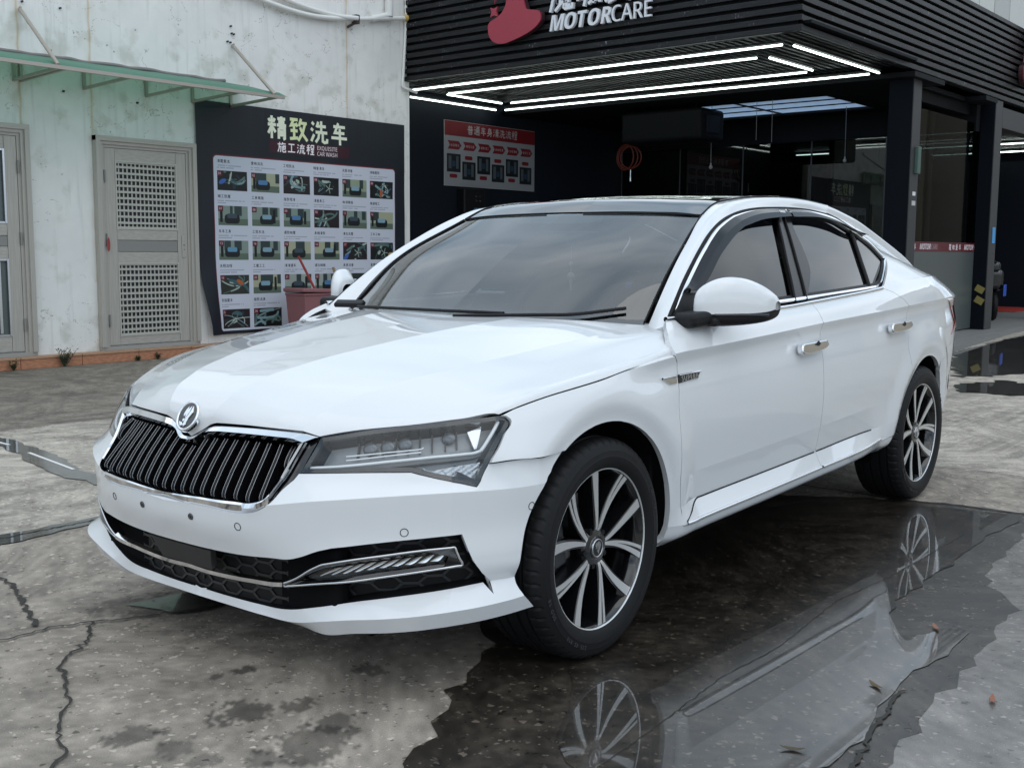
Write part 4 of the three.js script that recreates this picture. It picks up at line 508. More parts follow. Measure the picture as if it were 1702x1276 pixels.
{ // door mirrors
  for (const s of [0, 1]) {
    const o = new THREE.Group(); o.name = 'door_mirror'; car.add(o); const F = (g) => (s ? mirrorZ(g) : g);
    // shell of sections across the car: centre (x,y,z), half height up / down, half depth front / rear
    const sec = [[1.545, 1.045, 0.855, 0.030, 0.040, 0.035, 0.03], [1.55, 1.045, 0.866, 0.055, 0.058, 0.058, 0.05], [1.56, 1.046, 0.895, 0.076, 0.069, 0.070, 0.06], [1.585, 1.047, 0.93, 0.090, 0.072, 0.074, 0.065], [1.615, 1.047, 0.965, 0.089, 0.070, 0.072, 0.065], [1.65, 1.047, 1.0, 0.075, 0.066, 0.064, 0.062], [1.685, 1.046, 1.03, 0.053, 0.057, 0.052, 0.055], [1.71, 1.045, 1.048, 0.031, 0.043, 0.038, 0.045], [1.73, 1.044, 1.056, 0.012, 0.02, 0.018, 0.02]];
    const ring = (a0, a1, n) => sec.map((c) => Array.from({ length: n + 1 }, (_, i) => { const a = a0 + (a1 - a0) * i / n, ca = Math.cos(a), sa = Math.sin(a), e = sa > 0 ? 0.72 : 0.5; return [c[0] + Math.sign(ca) * Math.abs(ca) ** e * (ca < 0 ? c[5] : c[6]), c[1] - 0.012 + Math.sign(sa) * Math.abs(sa) ** e * (sa > 0 ? c[3] + 0.012 : c[4] - 0.012), c[2]]; }));
    const loft = (R) => { const N = new Net(R[0].map((_, i) => R.map((r) => r[i]))); const fl = N.frame(4, 2).n; const g = panel(N, path([[[0, 0], [8, 0]], [[8, 0], [8, R[0].length - 1]], [[8, R[0].length - 1], [0, R[0].length - 1]], [[0, R[0].length - 1], [0, 0]]], 24), { su: 4, sv: 3, thick: 0 }); const p = N.at(4, 3).sub(V3(1.615, 1.047, 0.96)); const f = N.frame(4, 3).n.dot(p) < 0; return f ? panel(N, path([[[0, 0], [8, 0]], [[8, 0], [8, R[0].length - 1]], [[8, R[0].length - 1], [0, R[0].length - 1]], [[0, R[0].length - 1], [0, 0]]], 24), { su: 4, sv: 3, thick: 0, flip: true }) : g; };
    addM('shell', F(loft(ring(-0.05, Math.PI + 0.10, 10))), M.paint, o); addM('shell_underside', F(loft(ring(Math.PI + 0.10, Math.PI * 2 - 0.05, 8))), M.plastic, o);
    const ind = sec.slice(3, 8).map((c) => [c[0] - c[5] * 0.93, c[1] - 0.034, c[2]]); addM('side_indicator', F(tubeThru(ind, 0.0065, 30, 8)), M.gloss, o);
    addM('mirror_glass', F(rbox(0.004, 0.085, 0.13, 0.002, 1.668, 1.05, 0.95, 0, -0.55)), M.chrome, o);
    addM('arm', F(join([rbox(0.13, 0.05, 0.10, 0.02, 1.49, 1.0, 0.872, 0, -0.2, 0.08), rbox(0.10, 0.03, 0.10, 0.012, 1.55, 0.99, 0.895)])), M.plastic, o);
    const tg = panel(glassNet, path([[O.mirTri[0], O.mirTri[1]], [O.mirTri[1], O.mirTri[2]], [O.mirTri[2], O.mirTri[3]], [O.mirTri[3], O.mirTri[0]]], 6), { su: 6, sv: 6, thick: 0.02, lift: 0.008 * gs, flip: gs < 0 }); addM('sail_panel', F(tg), M.plastic, o);
  }
}
{ // wheels: built once at the origin facing +z, then cloned
  const w = new THREE.Group(); w.name = 'wheel';
  // tyre with grooved tread and notched shoulders
  const prof = [[0.236, 0.098], [0.243, 0.106], [0.25, 0.110], [0.262, 0.1165], [0.28, 0.1195], [0.282, 0.1185], [0.298, 0.1180], [0.300, 0.1165], [0.315, 0.112], [0.326, 0.103], [0.332, 0.092], [0.3345, 0.078], [0.3355, 0.066], [0.329, 0.064], [0.329, 0.057], [0.336, 0.055], [0.3362, 0.030], [0.329, 0.028], [0.329, 0.020], [0.3364, 0.018]], full = [...prof, ...prof.slice().reverse().map(([r, z]) => [r, -z])];
  const nA = 280, pos = [], idx = [];
  for (let i = 0; i <= nA; i++) { const a = i / nA * Math.PI * 2; full.forEach(([r, z]) => { const sh = Math.abs(z) > 0.07 && r > 0.318 && i % 5 === 0 ? 0.0035 : 0; const R = r - sh; pos.push(R * Math.cos(a), R * Math.sin(a), z - Math.sign(z) * sh * 0.5); }); }
  const m = full.length; for (let i = 0; i < nA; i++) for (let j = 0; j < m - 1; j++) { const a = i * m + j, b = a + m; idx.push(a, b, a + 1, b, b + 1, a + 1); }
  let tg = new THREE.BufferGeometry(); tg.setAttribute('position', new THREE.Float32BufferAttribute(pos, 3)); tg.setAttribute('uv', new THREE.Float32BufferAttribute(new Float32Array(pos.length / 3 * 2), 2)); tg.setIndex(idx); tg = toCreasedNormals(tg, 0.5);
  const tyre = addM('tyre', tg, M.tyre, w);
  const ringText = (s, R, a0, size) => { const gl = []; [...s].forEach((ch, i) => { if (ch === ' ') return; const g = text(ch, size, 0.0012, font); const a = a0 - i * size * 0.95 / R; g.rotateZ(a - Math.PI / 2); g.translate(R * Math.cos(a), R * Math.sin(a), 0.1185); gl.push(g); }); return join(gl); };
  addM('sidewall_marking', join([ringText('DSO 18', 0.288, -2.6, 0.013), ringText('235 45 R18', 0.288, -1.9, 0.012), ringText('DSO 18', 0.288, 0.5, 0.013)]), std(lin(0.03, 0.03, 0.031), 0.5), tyre);
  const rim = new THREE.Group(); rim.name = 'rim'; w.add(rim);
  const lathe = (pts, n = 96) => { const g = new THREE.LatheGeometry(pts.map(([r, z]) => new THREE.Vector2(r, z)), n); g.rotateX(Math.PI / 2); return g; };
  addM('barrel', toCreasedNormals(lathe([[0.246, 0.101], [0.240, 0.103], [0.236, 0.098], [0.230, 0.088], [0.222, 0.060], [0.216, 0.02], [0.214, -0.06], [0.222, -0.09], [0.24, -0.10]]), 0.6), M.gloss, rim);
  addM('lip', toCreasedNormals(lathe([[0.2475, 0.100], [0.2475, 0.1045], [0.2435, 0.1065], [0.2400, 0.1045], [0.2392, 0.100]]), 0.6), M.machined, rim);
  const disc = addM('brake_disc', lathe([[0.155, -0.004], [0.155, 0.008], [0.085, 0.008], [0.083, 0.03], [0.03, 0.034], [0.0, 0.034]], 60), M.iron, w);
  addM('brake_caliper', rbox(0.07, 0.15, 0.07, 0.015, -0.135, 0.03, 0.01, 0, 0, 0.2), std(lin(0.08, 0.08, 0.085), 0.5, 0.5), w);
  // blade: curved bar from hub to lip; (r, angle) centre line, half width, height profile
  const blade = (a0, a1, w0, w1, d0, d1, up, r0 = 0.040, r1 = 0.243) => { const n = 14, pos = [], idx = []; for (let i = 0; i <= n; i++) { const t = i / n, r = lerp(r0, r1, t), a = lerp(a0, a1, Math.pow(t, 0.75)) * Math.PI / 180, hw = lerp(w0, w1, t), z = lerp(0.082, 0.101, Math.sqrt(t)) + up - 0.006 * Math.sin(t * Math.PI), ca = Math.cos(a), sa = Math.sin(a); for (const [o, dz] of [[-hw - d1, -d0], [-hw, 0], [hw, 0], [hw + d1, -d0]]) pos.push(r * ca - o * sa, r * sa + o * ca, z + dz); } for (let i = 0; i < n; i++) for (let j = 0; j < 3; j++) { const k = i * 4 + j, q = k + 4; idx.push(k, q, k + 1, q, q + 1, k + 1); } const g = new THREE.BufferGeometry(); g.setAttribute('position', new THREE.Float32BufferAttribute(pos, 3)); g.setAttribute('uv', new THREE.Float32BufferAttribute(new Float32Array(pos.length / 3 * 2), 2)); g.setIndex(idx); return toCreasedNormals(g, 0.4); };
  for (let k = 0; k < 5; k++) { const b = 80 + 72 * k;
    const sp = addM('spoke', join([blade(b + 6, b + 17.5, 0.010, 0.021, 0.05, 0.004, -0.003), blade(b - 5, b - 22, 0.011, 0.019, 0.05, 0.004, -0.003)]), M.gloss, rim);
    addM('machined_face', join([blade(b + 6, b + 18, 0.0045, 0.0155, 0.002, 0.0002, 0.0, 0.052), blade(b - 3, b - 19.2, 0.0035, 0.0055, 0.002, 0.0002, 0.0, 0.05), blade(b - 7, b - 25.2, 0.0030, 0.0095, 0.002, 0.0002, 0.0, 0.05)]), M.machined, sp); }
  addM('hub', toCreasedNormals(lathe([[0.062, 0.03], [0.060, 0.072], [0.052, 0.083], [0.036, 0.086], [0.030, 0.083], [0, 0.083]], 60), 0.5), M.gloss, rim);
  const nuts = []; for (let k = 0; k < 5; k++) { const a = (44 + 72 * k) * Math.PI / 180; addM('wheel_bolt', T(new THREE.CylinderGeometry(0.009, 0.010, 0.02, 6).rotateX(Math.PI / 2), 0.056 * Math.cos(a), 0.056 * Math.sin(a), 0.074), M.plastic, rim); }
  const cap = addM('centre_cap', join([T(new THREE.CylinderGeometry(0.029, 0.030, 0.008, 40).rotateX(Math.PI / 2), 0, 0, 0.086), T(new THREE.TorusGeometry(0.0265, 0.0022, 8, 40), 0, 0, 0.0905)]), M.satin, rim);
  const sh = (pts) => { const s = new THREE.Shape(); pts.forEach(([x, y], i) => (i ? s.lineTo(x, y) : s.moveTo(x, y))); return new THREE.ExtrudeGeometry(s, { depth: 0.0015, bevelEnabled: false }); };
  addM('cap_disc', T(new THREE.CylinderGeometry(0.0245, 0.0245, 0.002, 32).rotateX(Math.PI / 2), 0, 0, 0.0905), M.gloss, cap);
  addM('cap_emblem', T(join([sh([[0.002, -0.020], [0.008, -0.006], [0.015, 0.006], [0.010, 0.019], [0.005, 0.004], [-0.002, -0.01]]), sh([[-0.003, -0.006], [0.004, 0.008], [0.004, 0.020], [-0.003, 0.010]]), sh([[-0.010, -0.003], [-0.005, 0.006], [-0.005, 0.017], [-0.011, 0.008]])]), 0, 0, 0.0915), M.chrome, cap);
  const put = (x, z, side, steer = 0, spin = 0) => { const c = w.clone(); c.name = 'wheel'; c.position.set(x, WR, z); c.rotation.y = side > 0 ? steer : Math.PI + steer; c.children.forEach((k) => { if (k.name !== 'brake_caliper') k.rotation.z = spin; }); car.add(c); };
  put(XF, 0.893 - 0.1045, 1, 0.006, 0); put(XF, -(0.893 - 0.1045), -1, 0.006, 0.4); put(XR, 0.882 - 0.1045, 1, 0, 0.21); put(XR, -(0.882 - 0.1045), -1, 0, 0.9);
}
{ // cabin: floor tub, fascia, seats, steering wheel, mirror, wipers
  addM('cabin_floor', join([box(2.6, 0.03, 1.6, 2.5, 0.36, 0), box(0.03, 0.6, 1.62, 3.9, 0.66, 0), box(2.5, 0.55, 0.03, 2.5, 0.64, 0.80), box(2.5, 0.55, 0.03, 2.5, 0.64, -0.80), box(0.8, 0.02, 1.3, 4.0, 0.95, 0)]), M.cabin, car);
  const dg = ribbon(shieldNet, [[[[0, 0.85], [1, 0.85], [2, 0.86], [2.7, 0.9]], -0.03], [[[0, 1.3], [1, 1.3], [2, 1.25], [2.7, 1.2]], -0.075], [[[0, 1.75], [1, 1.75], [2, 1.65], [2.7, 1.5]], -0.19], [[[0, 1.85], [1, 1.85], [2, 1.75], [2.7, 1.6]], -0.40]], 40, ws);
  addM('dashboard', join([dg, mirrorZ(dg)]), M.dash, car);
  for (const z of [0.37, -0.37]) { const st = new THREE.Group(); st.name = 'front_seat'; car.add(st); addM('cushion', rbox(0.52, 0.16, 0.5, 0.06, 2.12, 0.52, z, 0, 0, 0.08), M.seat, st); addM('backrest', rbox(0.16, 0.62, 0.48, 0.07, 2.45, 0.83, z, 0, 0, -0.28), M.seat, st); addM('headrest', rbox(0.10, 0.17, 0.26, 0.05, 2.60, 1.20, z, 0, 0, -0.2), M.seat, st); }
  addM('rear_bench', join([rbox(0.5, 0.18, 1.3, 0.06, 3.1, 0.52, 0), rbox(0.16, 0.62, 1.3, 0.07, 3.45, 0.83, 0, 0, 0, -0.4)]), M.seat, car);
  const sw = new THREE.Group(); sw.name = 'steering_wheel'; car.add(sw); sw.position.set(1.80, 0.92, 0.37); sw.rotation.set(0, -Math.PI / 2, 0); const tilt = new THREE.Group(); const rg = new THREE.TorusGeometry(0.185, 0.015, 12, 48); rg.rotateX(-0.42); addM('wheel_rim', rg, M.plastic, sw); const mk = new THREE.TorusGeometry(0.185, 0.0158, 12, 8, 0.16); mk.rotateZ(Math.PI / 2 - 0.08); mk.rotateX(-0.42); addM('rim_mark', mk, M.blueRim, sw); const hb = join([rbox(0.14, 0.10, 0.05, 0.02), box(0.34, 0.03, 0.02), box(0.03, 0.17, 0.02, 0, -0.09, 0)]); hb.rotateX(-0.42); addM('hub_pad', hb, M.plastic, sw);
  addM('rear_view_mirror', rbox(0.03, 0.065, 0.24, 0.015, 1.98, 1.27, 0.02, 0, 0.1, 0), M.plastic, car);
  addM('charm', join([bar([1.97, 1.24, 0.02], [1.97, 1.10, 0.02], 0.0015, 6), T(new THREE.SphereGeometry(0.010, 10, 8), 1.97, 1.17, 0.02), T(new THREE.SphereGeometry(0.016, 12, 8), 1.97, 1.12, 0.02), bar([1.97, 1.11, 0.02], [1.97, 1.06, 0.02], 0.009, 8, 0.003)]), std(lin(0.5, 0.46, 0.36), 0.4), car);
  addM('phone_number_plate', T(new RoundedBoxGeometry(0.02, 0.012, 0.12, 2, 0.004), 1.50, 1.062, -0.02, 0, 0.25, 0), std(lin(0.55, 0.56, 0.57), 0.4, 0.6), car);
  for (const [a, b] of [[[0.2, 0.62], [2.55, 1.16]], [[-2.2, 0.85], [0.9, 0.90]]]) { const f = (q, l) => { const p = P3(shieldNet, [Math.abs(q[0]), q[1]], l * ws); if (q[0] < 0) p.z = -p.z; return p; }, n = 10, pts = Array.from({ length: n }, (_, i) => f([lerp(a[0], b[0], i / (n - 1)), lerp(a[1], b[1], i / (n - 1)) * 1], 0.012)); const wp = addM('wiper', tubeThru(pts, 0.006, 40, 6), M.plastic, car); }
  { const p = P3(shieldNet, [2.55, 0.86], 0.02 * ws); addM('wiper', join([rbox(0.05, 0.02, 0.12, 0.008, p.x - 0.01, p.y + 0.006, -p.z, 0, 0.5, 0.3)]), M.plastic, car); }
}
// ---------------------------------------------------------------- procedural textures
function dtex(w, h, f, srgb = true, rep) { const d = new Uint8Array(w * h * 4); for (let j = 0; j < h; j++) for (let i = 0; i < w; i++) { const c = f(i, j), k = 4 * (j * w + i); d[k] = clamp(c[0], 0, 255); d[k + 1] = clamp(c[1] ?? c[0], 0, 255); d[k + 2] = clamp(c[2] ?? c[0], 0, 255); d[k + 3] = 255; } const t = new THREE.DataTexture(d, w, h); t.magFilter = THREE.LinearFilter; t.minFilter = THREE.LinearMipmapLinearFilter; t.generateMipmaps = true; if (rep) t.wrapS = t.wrapT = THREE.RepeatWrapping; if (srgb) t.colorSpace = THREE.SRGBColorSpace; t.needsUpdate = true; return t; }
// pavement with stone chips showing: a tile of 2 m; lightness multiplies the colours of the sheets
const CH = (() => {
  const n = 1400, r = rng(21), f = new Float32Array(n * n).fill(0.76), hgt = new Float32Array(n * n), tint = new Float32Array(n * n);
  for (let j = 0; j < n; j++) for (let i = 0; i < n; i++) { const k = j * n + i; f[k] += 0.16 * (r() - 0.5); }
  const per = (x, y, s) => { const a = x / n * 2 * Math.PI, b = y / n * 2 * Math.PI; return noise3(Math.cos(a) * s + Math.cos(b) * s * 0.7, Math.sin(a) * s - Math.cos(b) * s * 0.6, Math.sin(b) * s + Math.sin(a) * 0.4 * s); };
  for (let j = 0; j < n; j++) for (let i = 0; i < n; i++) f[j * n + i] += 0.10 * per(i, j, 1.6) + 0.07 * per(i, j, 6);
  for (let c = 0; c < 4300; c++) { const x = r() * n, y = r() * n, a = 1.6 + 6.4 * Math.pow(r(), 2.2), b = a * (0.45 + 0.45 * r()), th = r() * Math.PI, v = r() < 0.74 ? 0.14 + 0.50 * r() * r() : -0.12 - 0.16 * r(), ct = Math.cos(th), st = Math.sin(th), tt = (r() - 0.4) * 0.5, kx = 1 + 0.5 * r(), ph = r() * 6; const R = Math.ceil(a) + 1;
    for (let dj = -R; dj <= R; dj++) for (let di = -R; di <= R; di++) { const u = (di * ct + dj * st) / a, w = (-di * st + dj * ct) / b, an = Math.atan2(w, u), e = Math.hypot(u, w) * (1 + 0.16 * Math.sin(an * 3 + ph) * kx); if (e < 1) { const k = ((Math.round(y) + dj + n) % n) * n + (Math.round(x) + di + n) % n, m = clamp((1 - e) * 3, 0, 1); f[k] += v * m; hgt[k] = Math.max(hgt[k], m * (v > 0 ? 1 : 0.3)); tint[k] = tt * m; } } }
  return { n, f, hgt, tint };
})();
const chipTex = dtex(CH.n, CH.n, (i, j) => { const k = j * CH.n + i, v = CH.f[k] * 262, t = CH.tint[k]; return [v * (1 + 0.10 * t), v, v * (1 - 0.12 * t)]; }, true, true);
const chipBump = dtex(CH.n, CH.n, (i, j) => { const k = j * CH.n + i; return [60 + 120 * CH.hgt[k] + 50 * CH.f[k]]; }, false, true);
const chipWet = dtex(CH.n, CH.n, (i, j) => { const k = j * CH.n + i, v = 60 + 215 * Math.pow(Math.max(0, CH.f[k] - 0.42) / 0.62, 1.7), t = CH.tint[k]; return [v * (1 + 0.12 * t), v, v * (1 - 0.14 * t)]; }, true, true);
const inPoly = (P, x, z) => { let c = false; for (let i = 0, j = P.length - 1; i < P.length; j = i++) { const a = P[i], b = P[j]; if ((a[1] > z) !== (b[1] > z) && x < (b[0] - a[0]) * (z - a[1]) / (b[1] - a[1]) + a[0]) c = !c; } return c; };
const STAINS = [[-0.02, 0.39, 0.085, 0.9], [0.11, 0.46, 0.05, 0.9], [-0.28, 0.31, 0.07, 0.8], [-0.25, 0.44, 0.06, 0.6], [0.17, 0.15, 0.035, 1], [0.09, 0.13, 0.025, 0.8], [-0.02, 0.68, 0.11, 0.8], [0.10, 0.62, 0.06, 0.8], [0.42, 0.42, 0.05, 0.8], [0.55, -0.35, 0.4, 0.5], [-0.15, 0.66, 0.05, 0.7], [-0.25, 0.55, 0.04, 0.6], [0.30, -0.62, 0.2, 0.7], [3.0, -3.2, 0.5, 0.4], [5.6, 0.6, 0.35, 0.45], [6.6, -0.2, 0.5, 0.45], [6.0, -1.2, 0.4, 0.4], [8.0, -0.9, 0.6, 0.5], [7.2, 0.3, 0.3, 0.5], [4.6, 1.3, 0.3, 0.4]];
// base colour of the yard at a place: slabs of grey concrete, brown-grey chipped pavement, damp and oil stains
function yard(x, z) {
  const big = fbm(x * 0.35, z * 0.35, 4), mid = fbm(x * 1.7 + 9, z * 1.7, 4), fine = fbm(x * 7, z * 7, 3);
  let r = 0.500, g = 0.435, b = 0.365;
  const slab = sst(-4.72, -4.60, z + 0.06 * fine) * (1 - sst(-1.92, -1.86, z)) , right = sst(4.66, 4.72, x) * sst(-2.2, -2.0, z), conc = sst(1.24, 1.28, z);
  const k = clamp(slab * (x < 3.2 ? 1 : 0.6) + 0.75 * right + 0.5 * conc, 0, 1); r = lerp(r, 0.635, k); g = lerp(g, 0.570, k); b = lerp(b, 0.485, k);
  const far = 1 - sst(-4.66, -4.60, z + 0.05 * fine); r = lerp(r, 0.34, far); g = lerp(g, 0.295, far); b = lerp(b, 0.245, far);
  let m = 1 + 0.18 * big + 0.14 * mid + 0.12 * fine;
  m *= 1 - 0.30 * sst(0.18, 0.5, fbm(x * 0.9 - 3, z * 2.6 + 5, 4)) * (z < -1.8 ? 1.2 : 0.6);
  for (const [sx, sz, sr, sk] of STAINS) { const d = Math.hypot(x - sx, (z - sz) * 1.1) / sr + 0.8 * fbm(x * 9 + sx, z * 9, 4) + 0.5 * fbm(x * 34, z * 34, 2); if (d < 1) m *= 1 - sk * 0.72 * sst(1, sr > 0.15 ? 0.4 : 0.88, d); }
  return [r * m, g * m, b * m];
}
// a flat sheet over the yard, cut to an outline, coloured from the yard
function sheet(poly, y, cell, tone) {
  const pos = [], col = [], uv = [], idx = [], nor = [], xs = poly.map((p) => p[0]), zs = poly.map((p) => p[1]);
  for (let i = Math.floor(Math.min(...xs) / cell); i < Math.max(...xs) / cell; i++) { const c = clipHalf(clipHalf(poly, 0, i * cell, true), 0, (i + 1) * cell, false); if (c.length < 3) continue;
    for (let j = Math.floor(Math.min(...zs) / cell); j < Math.max(...zs) / cell; j++) { const P = clipHalf(clipHalf(c, 1, j * cell, true), 1, (j + 1) * cell, false); if (P.length < 3 || Math.abs(area2(P)) < 1e-7) continue;
      const k = pos.length / 3; for (const [x, z] of P) { pos.push(x, y, z); nor.push(0, 1, 0); uv.push(x / 2, -z / 2); col.push(...tone(yard(x, z), x, z)); }
      for (const [a, b, d] of P.length === 3 ? [[0, 1, 2]] : THREE.ShapeUtils.triangulateShape(P.map((p) => new THREE.Vector2(p[0], p[1])), [])) { const A = P[a], B = P[b], D = P[d], cr = (B[0] - A[0]) * (D[1] - A[1]) - (B[1] - A[1]) * (D[0] - A[0]); idx.push(k + a, k + (cr > 0 ? d : b), k + (cr > 0 ? b : d)); } } }
  const g = new THREE.BufferGeometry(); g.setAttribute('position', new THREE.Float32BufferAttribute(pos, 3)); g.setAttribute('normal', new THREE.Float32BufferAttribute(nor, 3)); g.setAttribute('uv', new THREE.Float32BufferAttribute(uv, 2)); g.setAttribute('color', new THREE.Float32BufferAttribute(col, 3)); g.setIndex(idx); return g;
}
const ragged = (P, amp, f = 6, n = 14) => { const out = []; P.forEach((a, i) => { const b = P[(i + 1) % P.length], dx = b[0] - a[0], dz = b[1] - a[1], l = Math.hypot(dx, dz), m = Math.max(1, Math.round(l * n)); for (let k = 0; k < m; k++) { const x = lerp(a[0], b[0], k / m), z = lerp(a[1], b[1], k / m), o = amp * (fbm(x * f, z * f, 4) * 1.6 + 0.5 * noise2(x * 31, z * 31)); out.push([x - dz / l * o, z + dx / l * o]); } }); return out; };
{ // the yard as one sheet: close grid near the car, wide beyond
  const line = (a, b, c, d, s) => { const o = []; for (let v = a; v < b; v += Math.max(0.4, Math.abs(b - v) * 0.25)) o.push(v); for (let v = b; v < c; v += s) o.push(v); for (let v = c; v <= d; v += Math.max(0.4, Math.abs(v - c) * 0.25)) o.push(v); o.push(d); return o; };
  const fine = (L, a, b, s) => [...L.filter((v) => v < a || v > b), ...Array.from({ length: Math.floor((b - a) / s) + 1 }, (_, i) => a + i * s)].sort((p, q) => p - q), xs = fine(line(-70, -1.1, 5.4, 130, 0.034), -0.6, 0.95, 0.0125), zs = fine(line(-90, -5.4, 2.6, 90, 0.034), -0.9, 1.1, 0.0125), pos = [], col = [], uv = [], nor = [], idx = [];
  for (const z of zs) for (const x of xs) { pos.push(x, 0, z); nor.push(0, 1, 0); uv.push(x / 2, -z / 2); col.push(...yard(x, z)); }
  const w = xs.length; for (let j = 0; j < zs.length - 1; j++) for (let i = 0; i < w - 1; i++) { const a = j * w + i; idx.push(a, a + w, a + 1, a + 1, a + w, a + w + 1); }
  const g = new THREE.BufferGeometry(); g.setAttribute('position', new THREE.Float32BufferAttribute(pos, 3)); g.setAttribute('normal', new THREE.Float32BufferAttribute(nor, 3)); g.setAttribute('uv', new THREE.Float32BufferAttribute(uv, 2)); g.setAttribute('color', new THREE.Float32BufferAttribute(col, 3)); g.setIndex(idx);
  struct('ground', g, std(0xffffff, 0.78, 0, { map: chipTex, bumpMap: chipBump, bumpScale: 0.003, vertexColors: true }));
  // damp pavement and standing water
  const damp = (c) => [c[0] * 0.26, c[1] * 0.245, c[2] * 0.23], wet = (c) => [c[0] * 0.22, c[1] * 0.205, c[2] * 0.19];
  const dampM = std(0xffffff, 0.34, 0, { map: chipWet, bumpMap: chipBump, bumpScale: 0.0022, vertexColors: true }), waterM = phy(0xffffff, 0.30, 0, { map: chipWet, vertexColors: true, clearcoat: 1, clearcoatRoughness: 0.012 }), sheenM = std(0xffffff, 0.27, 0, { map: chipTex, bumpMap: chipBump, bumpScale: 0.0006, vertexColors: true });
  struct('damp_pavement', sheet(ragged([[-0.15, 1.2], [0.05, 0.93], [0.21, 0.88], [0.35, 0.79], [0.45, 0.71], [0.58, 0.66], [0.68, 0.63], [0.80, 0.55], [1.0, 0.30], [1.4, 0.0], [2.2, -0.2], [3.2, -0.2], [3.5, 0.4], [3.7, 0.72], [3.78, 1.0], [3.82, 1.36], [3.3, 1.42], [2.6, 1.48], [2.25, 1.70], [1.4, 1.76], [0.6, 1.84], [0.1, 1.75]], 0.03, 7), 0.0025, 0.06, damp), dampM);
  struct('wet_concrete', sheet(ragged([[4.7, 1.32], [3.7, 1.30], [3.2, 1.28], [2.7, 1.3], [2.2, 1.32], [1.9, 1.5], [1.3, 1.6], [0.9, 1.65], [0.4, 1.7], [0.8, 2.6], [2.6, 2.9], [4.7, 2.6]], 0.03, 5), 0.002, 0.08, (c) => [c[0] * 0.48, c[1] * 0.50, c[2] * 0.54]), sheenM);
  const water = (P, a = 0.02) => struct('puddle', sheet(ragged(P, a, 5), 0.005, 0.08, wet), waterM);
  water([[0.30, 1.22], [0.45, 1.10], [0.62, 1.00], [0.85, 0.84], [1.15, 0.66], [1.5, 0.45], [2.2, 0.35], [3.0, 0.3], [3.38, 0.42], [3.45, 0.66], [3.58, 0.80], [3.64, 0.95], [3.72, 1.15], [3.75, 1.30], [3.60, 1.335], [3.22, 1.30], [2.67, 1.335], [2.30, 1.345], [2.07, 1.345], [1.85, 1.42], [1.72, 1.50], [1.78, 1.56], [1.94, 1.60], [1.90, 1.65], [1.71, 1.66], [1.51, 1.65], [1.26, 1.65], [1.12, 1.67], [0.90, 1.71], [0.70, 1.71], [0.40, 1.6], [0.22, 1.4]], 0.016);
  water([[1.62, -4.9], [1.62, -4.18], [1.59, -3.83], [1.55, -3.57], [1.51, -3.32], [1.40, -2.96], [1.39, -2.5], [1.26, -2.5], [1.27, -2.69], [1.24, -2.84], [1.28, -3.12], [1.33, -3.43], [1.42, -3.71], [1.47, -4.05], [1.47, -4.9]], 0.02);
  water([[0.30, -1.90], [0.59, -1.90], [0.90, -1.89], [1.3, -1.9], [1.3, -1.77], [0.81, -1.79], [0.52, -1.76], [0.30, -1.74]], 0.02);
  water([[0.29, -0.66], [0.33, -0.44], [0.42, -0.37], [0.62, -0.36], [0.8, -0.45], [0.6, -0.58], [0.45, -0.62]], 0.03);
  water([[12.5, -1.95], [10.9, -1.5], [9.6, -0.9], [10.5, -0.5], [11.8, -0.7], [15, -1.2], [19, -1.6], [19, -2.3]], 0.1); water([[8.9, -0.75], [8.4, -0.5], [8.5, 0.1], [9.4, -0.1], [9.6, -0.5]], 0.08);
  struct('painted_line', join([beam([1.525, 0.007, -4.3], [1.52, 0.007, -4.04], 0.018, 0.002), beam([1.47, 0.007, -3.69], [1.38, 0.007, -3.01], 0.018, 0.002)]), std(lin(0.75, 0.75, 0.73), 0.6));
  // cracks and joints: narrow ragged strips of dark dirt
  const crackG = (P, w0, w1, jit) => { const pts = []; P.forEach((a, i) => { if (!i) return; const b = P[i - 1], n = Math.max(2, Math.round(Math.hypot(a[0] - b[0], a[1] - b[1]) / 0.02)); for (let k = 0; k < n; k++) pts.push([lerp(b[0], a[0], k / n), lerp(b[1], a[1], k / n)]); }); const pos = [], idx = []; pts.forEach(([x, z], i) => { const [ax, az] = pts[Math.max(0, i - 1)], [bx, bz] = pts[Math.min(pts.length - 1, i + 1)], l = Math.hypot(bx - ax, bz - az) || 1, nx = -(bz - az) / l, nz = (bx - ax) / l, j = jit * noise2(x * 22, z * 22), w = lerp(w0, w1, 0.5 + 0.5 * noise2(x * 14 + 3, z * 14)) * (0.7 + 0.5 * Math.abs(noise2(x * 60, z * 60))); pos.push(x + nx * (j + w), 0.0065, z + nz * (j + w), x + nx * (j - w), 0.0065, z + nz * (j - w)); if (i) idx.push(2 * i - 2, 2 * i, 2 * i - 1, 2 * i - 1, 2 * i, 2 * i + 1); }); const g = new THREE.BufferGeometry(); g.setAttribute('position', new THREE.Float32BufferAttribute(pos, 3)); g.setAttribute('uv', new THREE.Float32BufferAttribute(new Float32Array(pos.length / 3 * 2), 2)); g.setIndex(idx); g.computeVertexNormals(); return g; };
  const dirt = std(lin(0.030, 0.028, 0.024), 0.8);
  const crack = (P, a, b, j = 0.012) => struct('pavement_crack', crackG(P, a, b, j), dirt);
  crack([[0.14, -1.29], [0.13, -1.18], [0.06, -0.96], [0.0, -0.79], [-0.04, -0.65]], 0.004, 0.013); crack([[-0.3, -0.64], [-0.18, -0.62], [-0.02, -0.62], [0.10, -0.57], [0.23, -0.5], [0.35, -0.45], [0.6, -0.4]], 0.003, 0.008);
